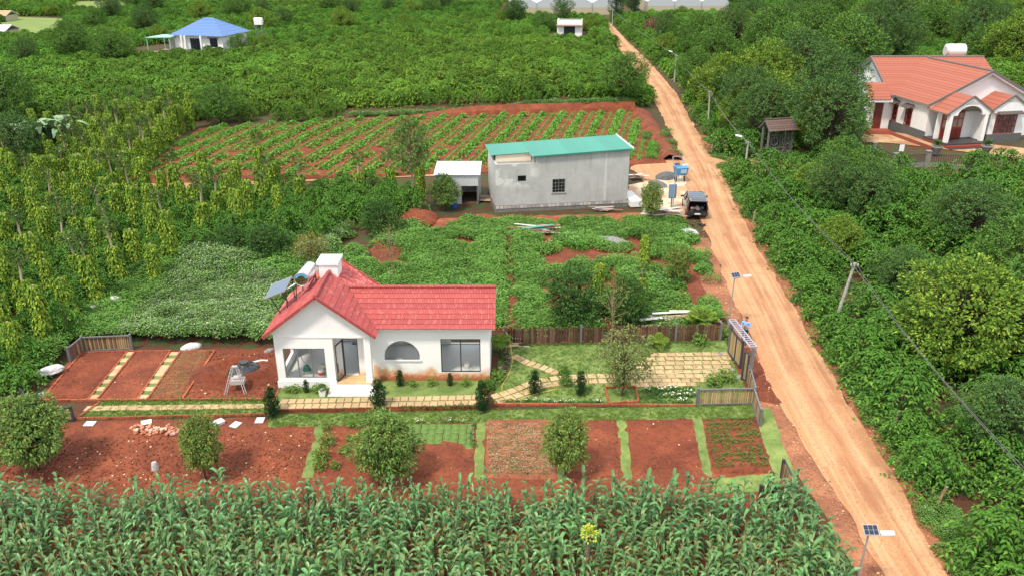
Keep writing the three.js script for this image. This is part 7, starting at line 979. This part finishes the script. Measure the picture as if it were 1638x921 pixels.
planks('board_heap', 'heap of pale boards beside the grey house corner tree', [13.23, -67.38], 16, 3.4, [[0.6, 0.56, 0.5], [0.4, 0.3, 0.22], [0.7, 0.68, 0.64]], 52, 0.1); planks('board_heap', 'long boards and rubble behind the rear fence near the road', [10.55, -46.43], 14, 3.6, [[0.5, 0.4, 0.26], [0.62, 0.6, 0.55], [0.36, 0.26, 0.18]], 53, 0.15); planks('board_heap', 'grey pallets and boards at the shed corner', [-2.13, -71.72], 9, 1.6, [[0.36, 0.27, 0.18], [0.45, 0.38, 0.3]], 54); planks('board_heap', 'small stack of planks at the left end of the rear fence', [0.11, -43.09], 6, 1.5, [[0.5, 0.4, 0.25], [0.42, 0.33, 0.2]], 55); planks('board_heap', 'scrap heap at the right end of the grey house', [12.24, -78.77], 12, 1.8, [[0.45, 0.45, 0.44], [0.6, 0.55, 0.5], [0.2, 0.16, 0.13]], 56, 0.15); planks('board_heap', 'lumber leaning low along the grey house footing', [8.26, -68.77], 7, 2.0, [[0.4, 0.38, 0.35], [0.3, 0.22, 0.16]], 57, 0.1);
function lump(name, label, cat, [x, z], w, h, d, mat, seed, group, y = 0.02) { const g = new THREE.IcosahedronGeometry(1, 4), p = g.attributes.position, v = V(0, 0, 0); for (let i = 0; i < p.count; i++) { v.fromBufferAttribute(p, i); const k = 0.72 + 0.5 * (0.6 * fbm(v.x * 1.6 + seed * 3 + 9, v.z * 1.6 + v.y + 9, big, 3, seed) + 0.4 * fbm(v.x * 4 + 9, v.z * 4 + v.y * 3 + 9, big, 3, seed + 5)); v.multiplyScalar(k); p.setXYZ(i, v.x * w, Math.max(-0.05, v.y * h), v.z * d); } const merged = new MB().geo(g).geometry(); merged.computeVertexNormals(); const c = new Float32Array(merged.attributes.position.count * 3).fill(1); merged.setAttribute('color', new THREE.BufferAttribute(c, 3)); const o = part(name, merged, mat); o.position.set(x, hgt(x, z) + y, z); o.rotation.y = seed; return tag(o, label, cat, group); }
lump('earth_mound', 'bare red soil mound beside the tall slender tree', 'mound', [-7.9, -66.36], 2.1, 0.9, 1.5, M.soil, 2); lump('earth_mound', 'low red soil mound against the grey house earth strip', 'mound', [-2.37, -66.7], 1.4, 0.35, 0.8, M.soil, 3); lump('gravel_pile', 'grey gravel pile on the concrete pad', 'pile', [15.55, -79.45], 1.5, 0.5, 1.0, std({ map: gravelT, color: lin(0.42, 0.44, 0.47), bumpMap: fineB, bumpScale: 0.04, roughness: 1 }), 4, null, 0.1); lump('gravel_pile', 'second flatter gravel pile nearer the grey house', 'pile', [14.23, -76.79], 1.5, 0.3, 0.8, std({ map: gravelT, color: lin(0.55, 0.54, 0.52), bumpMap: fineB, bumpScale: 0.04, roughness: 1 }), 5, null, 0.1); lump('gravel_pile', 'pale stone heap in the weeds of the vacant plot', 'pile', [7.85, -60.23], 1.4, 0.5, 0.7, M.plainConcrete, 6, null, 0.15);
const sackM = std({ color: lin(0.5, 0.51, 0.52), roughness: 0.7 }), sackM2 = std({ color: lin(0.4, 0.46, 0.53), roughness: 0.7 });
[[[-25.58, -39.43], 0.75, 'large white sack left of the seed beds'], [[-26.58, -44.67], 0.5, 'bluish sack above the corner fence'], [[-26.33, -49.09], 0.5, 'white sack below the dark bushes at left'], [[-19.09, -42.85], 0.6, 'white sack at the top of the third seed bed'], [[-25.07, -37.3], 0.4, 'small sack by the left fence'], [[-25.72, -54.06], 0.4, 'white sack on the weed slope near the pepper'], [[-27.98, -58.71], 0.35, 'small white sack among the upper pepper'], [[-25.61, -58.85], 0.35, 'small white sack right of the upper pepper one'], [[-27.14, -47.73], 0.35, 'half hidden white sack below the pepper'], [[-29.1, -46.34], 0.35, 'white bag under the left pepper columns'], [[-35.28, -55.26], 0.35, 'white bag under the far left coffee'], [[-11.39, -54.06], 0.5, 'white sack behind the bungalow ridge'], [[14.28, -62.26], 0.9, 'large white plastic sheet beside the road behind the car'], [[12.75, -46.52], 0.5, 'pale sack at the fence end near the lamp'], [[8.87, -46.34], 0.45, 'white bag behind the rear fence'], [[5.79, -46.43], 0.4, 'rusty bundle behind the rear fence'], [[-14.31, -42.38], 0.35, 'pale stone beside the bungalow left wall'], [[12.14, -41.91], 0.25, 'grey boulder at the paving corner by the gate'], [[12.93, -41.01], 0.25, 'pale boulder at the gate foot'], [[12.64, -39.29], 0.3, 'white rocks beside the gate shrub'], [[12.43, -40.13], 0.22, 'small rock in the gate bed']].forEach(([p, w, l], k) => lump(k > 15 ? 'boulder' : 'sack', l, k > 15 ? 'rock' : 'sack', p, w, w * 0.42, w * 0.55, k === 15 ? M.plastic(0.3, 0.1, 0.06) : k > 15 ? M.plainConcrete : k % 3 === 1 ? sackM2 : sackM, 10 + k, k > 15 ? 'rocks by the garden gate' : 'sacks lying about', k > 11 && k < 15 ? 0.25 : k < 12 && k !== 3 && k !== 4 ? 0.35 : 0.04));
{ // tarpaulin heap in the flowering weeds
  const [x, z] = [-21.48, -45.89], m = new MB(), N = 14, f = (i, j) => { const u = i / N - 0.5, v = j / N - 0.5; return V(u * 2.4 + 0.1 * wn(u * 9, v * 9, 1, 3), 0.1 + 0.35 * wn(u * 7 + 3, v * 7, 1, 4) + 0.15 * wn(u * 20, v * 20, 1, 5), v * 1.5 + 0.15 * wn(u * 9, v * 9, 1, 6)); }; for (let i = 0; i < N; i++) for (let j = 0; j < N; j++) m.quad(f(i, j), f(i, j + 1), f(i + 1, j + 1), f(i + 1, j)); const o = m.build('tarpaulin', M.plastic(0.015, 0.015, 0.016, 0.45)); o.position.set(x, 0, z); o.rotation.y = 0.3; tag(o, 'crumpled black tarpaulin in the flowering weeds', 'tarpaulin'); }
{ // dug earth with the septic tank
  const [x, z] = [-15.4, -39.71], m = new MB(), N = 26, R = 2.6, hf = (a, q) => { const rim = Math.exp(-((q - 0.55) ** 2) / 0.03) * (0.25 + 0.3 * wn(Math.cos(a) * 2, Math.sin(a) * 2, 1, 8)) + 0.06 * wn(Math.cos(a) * q * 9, Math.sin(a) * q * 9, 1, 9); return (0.02 + rim) * smooth(1, 0.9, q) + 0.014; }, pt = (i, j) => { const a = i / 40 * 6.2832, q = j / N; return V(Math.cos(a) * q * R * 1.15, hf(a, q), Math.sin(a) * q * R * 0.72); }; for (let i = 0; i < 40; i++) for (let j = 0; j < N; j++) { m.color(0.9, 0.85, 0.8); m.quad(pt(i, j), pt(i + 1, j), pt(i + 1, j + 1), pt(i, j + 1)); } const o = m.build('dug_earth', M.soil); o.position.set(x, 0.03, z); structure(o);
  const t = thing('septic_tank', 'ribbed black plastic septic tank sunk in the dug earth', 'tank', ...[-14.87, 0.05, -39.62], 0.2), bl = M.plastic(0.03, 0.034, 0.038, 0.35); new MB().geo(new THREE.LatheGeometry([[0.92, -0.1], [0.95, 0.18], [0.88, 0.24], [0.84, 0.32], [0.6, 0.5], [0.34, 0.58], [0.3, 0.6], [0.3, 0.68], [0, 0.7]].map(([a, b]) => new THREE.Vector2(a, b)), 28)).build('dome', bl, t); for (let i = 0; i < 8; i++) { const a = i / 8 * 6.283; new MB().bar(V(Math.cos(a) * 0.35, 0.6, Math.sin(a) * 0.35), V(Math.cos(a) * 0.86, 0.34, Math.sin(a) * 0.86), 0.06, 0.06).build('rib', bl, t); } new MB().geo(new THREE.CylinderGeometry(0.24, 0.26, 0.1, 18), mx(0, 0.74, 0)).build('lid', bl, t); new MB().tube([V(0.3, 0.4, -0.5), V(0.8, 0.45, -0.6), V(1.2, 0.4, -0.6)], 0.06, 8).build('pipe', M.whitePaint, t);
  const p = thing('tripod_hoist', 'white lattice hoist frame standing over the dug earth', 'hoist', ...[-14.74, 0.04, -37.61], 0.1), w = M.plastic(0.42, 0.4, 0.39, 0.6), top = V(0, 1.4, -0.35); for (const [bx, bz] of [[-0.55, 0.15], [0.5, 0.2], [-0.35, -0.9], [0.4, -0.9]]) { const b2 = V(bx, 0, bz), a = new MB(); for (const o of [-0.06, 0.06]) a.bar(b2.clone().add(V(o, 0, 0)), top.clone().add(V(o + bx * 0.2, 0, 0)), 0.03, 0.03); for (let k = 1; k < 8; k++) { const q = b2.clone().lerp(top.clone().add(V(bx * 0.2, 0, 0)), k / 8); a.bar(q.clone().add(V(-0.06, 0, 0)), q.clone().add(V(0.06, 0.09, 0)), 0.02, 0.02); } a.build('leg', w, p); } new MB().box(-0.14, 1.36, -0.43, 0.14, 1.44, -0.27).build('head_plate', w, p); new MB().box(-0.3, 0.45, -0.5, 0.45, 0.7, -0.05).geo(new THREE.CylinderGeometry(0.13, 0.13, 0.4, 12), mx(0.1, 0.78, -0.28, 0, 0, Math.PI / 2)).build('winch', w, p);
  const bp = thing('broken_brick_heap', 'scattered heap of broken orange bricks on the bare earth', 'bricks', ...[-17.3, 0.02, -33.95]), r = rng(61), bm = [[0.5, 0.2, 0.12], [0.56, 0.27, 0.17], [0.42, 0.16, 0.1], [0.6, 0.4, 0.3]].map((c) => M.plastic(...c, 0.9)), bg = new THREE.BoxGeometry(0.2, 0.1, 0.12); for (let i = 0; i < 130; i++) { const t2 = r(), o = part('brick', bg, bm[i % 4], bp); o.position.set((t2 - 0.5) * 3.0 + (r() - 0.5) * 0.3, 0.05 + 0.14 * r() * r(), (r() + r() - 1) * 0.5 + (t2 - 0.5) * 0.1); o.rotation.set((r() - 0.5) * 0.8, r() * 3, (r() - 0.5) * 0.8); o.scale.setScalar(0.5 + 0.6 * r()); }
  [[[-21.16, -34.59], 'pale board lying at the left of the bare front strip', 1], [[-18.39, -34.71], 'pale board lying above the broken bricks', 1], [[-14.74, -34.59], 'stack of pale boards on the bare front strip', 3], [[-13.83, -34.48], 'small pale board right of the board stack', 1], [[-12.73, -34.88], 'pale board near the conifer shrub', 1]].forEach(([[bx, bz], l, n], k) => { const b2 = thing('tile_board', l, 'board', bx, 0.03, bz, k * 0.4, 'pale boards on the bare strip'); for (let i = 0; i < n; i++) { const o = new MB().box(-0.24 + 0.03 * i, 0.02 + i * 0.05, -0.2, 0.26 + 0.02 * i, 0.06 + i * 0.05, 0.22).build('sheet', M.plastic(0.62, 0.64, 0.66, 0.6), b2); } });
  lump('sack', 'small white bag standing on the bare earth before the maize', 'sack', [-16.35, -30.81], 0.16, 0.5, 0.14, sackM, 60); lump('sack', 'white pot beside the small bag before the maize', 'sack', [-8.68, -32.8], 0.12, 0.2, 0.12, sackM, 61);
}
// blue mixer cart, blue bin and drum
{
  const blue = M.plastic(0.06, 0.25, 0.5, 0.5), g = thing('mixer_cart', 'blue mixer cart with frame parked on the concrete pad', 'cart', ...[16.63, 0.12, -77.9], 0.25); new MB().hexa([V(-0.5, 0.7, 0.4), V(0.5, 0.7, 0.4), V(0.5, 0.7, -0.4), V(-0.5, 0.7, -0.4)], [V(-0.62, 1.45, 0.5), V(0.62, 1.45, 0.5), V(0.62, 1.55, -0.5), V(-0.62, 1.55, -0.5)]).build('hopper', blue, g); const f = new MB(); for (const [x, z] of [[-0.45, 0.4], [0.45, 0.4], [-0.45, -0.5], [0.45, -0.5]]) f.bar(V(x, 0.1, z), V(x * 0.8, 0.75, z * 0.8), 0.06, 0.06); f.bar(V(-0.5, 1.4, -0.5), V(-0.6, 2.3, -0.8), 0.06, 0.06).bar(V(0.5, 1.4, -0.5), V(0.4, 2.3, -0.8), 0.06, 0.06).bar(V(-0.6, 2.3, -0.8), V(0.4, 2.3, -0.8), 0.06, 0.06).build('frame', M.galvanised, g); for (const x of [-0.5, 0.5]) new MB().geo(new THREE.TorusGeometry(0.2, 0.07, 8, 18), mx(x, 0.27, 0, 0, Math.PI / 2)).build('wheel', M.black, g); new MB().box(-0.25, 0.95, 0.5, 0.35, 1.3, 0.62).build('engine_cover', M.plastic(0.3, 0.45, 0.6), g);
  const b = thing('blue_box', 'tall blue box fixed to the lamp post on the concrete pad', 'box', ...[14.22, 0.12, -69.3], 0.1); new MB().box(-0.32, 0.95, -0.1, 0.32, 2.2, 0.14).build('case', M.plastic(0.14, 0.24, 0.36, 0.5), b); new MB().box(-0.27, 1.05, 0.142, 0.27, 2.1, 0.16).build('door', M.plastic(0.18, 0.3, 0.44, 0.5), b); new MB().box(-0.05, 0, -0.09, 0.05, 0.95, -0.02).build('bracket', M.greySteel, b);
  const d = thing('blue_drum', 'blue plastic drum beside the metal shed door', 'drum', ...[-5.21, 0.03, -69.57]); new MB().geo(new THREE.LatheGeometry([[0, 0], [0.27, 0], [0.29, 0.05], [0.3, 0.3], [0.28, 0.33], [0.3, 0.36], [0.3, 0.62], [0.28, 0.65], [0.3, 0.68], [0.29, 0.88], [0.25, 0.92], [0, 0.92]].map(([a, c]) => new THREE.Vector2(a, c)), 20)).build('shell', M.plastic(0.02, 0.1, 0.4, 0.4), d); new MB().geo(new THREE.CylinderGeometry(0.05, 0.05, 0.05, 10), mx(0.14, 0.94, 0)).build('bung', M.black, d);
}
// yellow garden hose and the cut stump in the maize
{
  const c = new THREE.CatmullRomCurve3([[-0.52, 0.9, -43.46], [-0.29, 0.9, -42.88], [-0.07, 0.45, -42], [0, 0.06, -40.9], [-0.24, 0.06, -39.32], [-0.54, 0.06, -38.24], [-0.43, 0.06, -37.32], [-0.03, 0.06, -36.76], [1.03, 0.06, -37.32], [2.39, 0.06, -37.97]].map((p) => V(...p))); tag(new MB().tube(c.getPoints(60), 0.035, 6).build('garden_hose', M.plastic(0.52, 0.36, 0.07, 0.5)), 'yellow garden hose looping over the lawn beside the bungalow', 'hose');
  const c2 = new THREE.CatmullRomCurve3([[6.21, 0.07, -38.89], [8.36, 0.09, -39.41], [10.56, 0.09, -39.97], [11.96, 0.09, -40.26], [12.31, 0.09, -40.84], [11.59, 0.09, -41.44]].map((p) => V(...p))); tag(new MB().tube(c2.getPoints(40), 0.03, 6).build('garden_hose', M.plastic(0.5, 0.42, 0.25, 0.6)), 'pale hose lying across the parking stones', 'hose');
  const s = thing('sprouting_stake', 'pale bare stake with yellow green sprouts rising from the maize', 'tree', ...[2.72, 0, -23.13]), r = rng(3), m = new MB(); new MB().color(0.42, 0.38, 0.33).tube([V(0, -0.1, 0), V(0.02, 1.5, 0), V(0.05, 2.75, 0)], (t) => 0.085 - 0.02 * t, 8).build('trunk', M.bark, s); for (let i = 0; i < 150; i++) { const d = V(r() - 0.5, r() * 1.2 - 0.3, r() - 0.5).normalize(); m.color(0.36 + 0.1 * r(), 0.42 + 0.1 * r(), 0.05); m.leaf(V(0.05, 2.75, 0).addScaledVector(d, 0.3 * Math.sqrt(r())).add(V(0, 0.12, 0)), d, UPV, 0.1, 0.07); } m.build('sprouts', M.leaf, s);
}
{ const [x, z] = [34.87, -198.79], o = lump('water_jar', 'rounded white tank by the red leaved tree', 'tank', [x, z], 1.3, 1.9, 1.3, std({ color: lin(0.6, 0.64, 0.66), roughness: 0.4 }), 62); }
renderer.render(scene, camera);
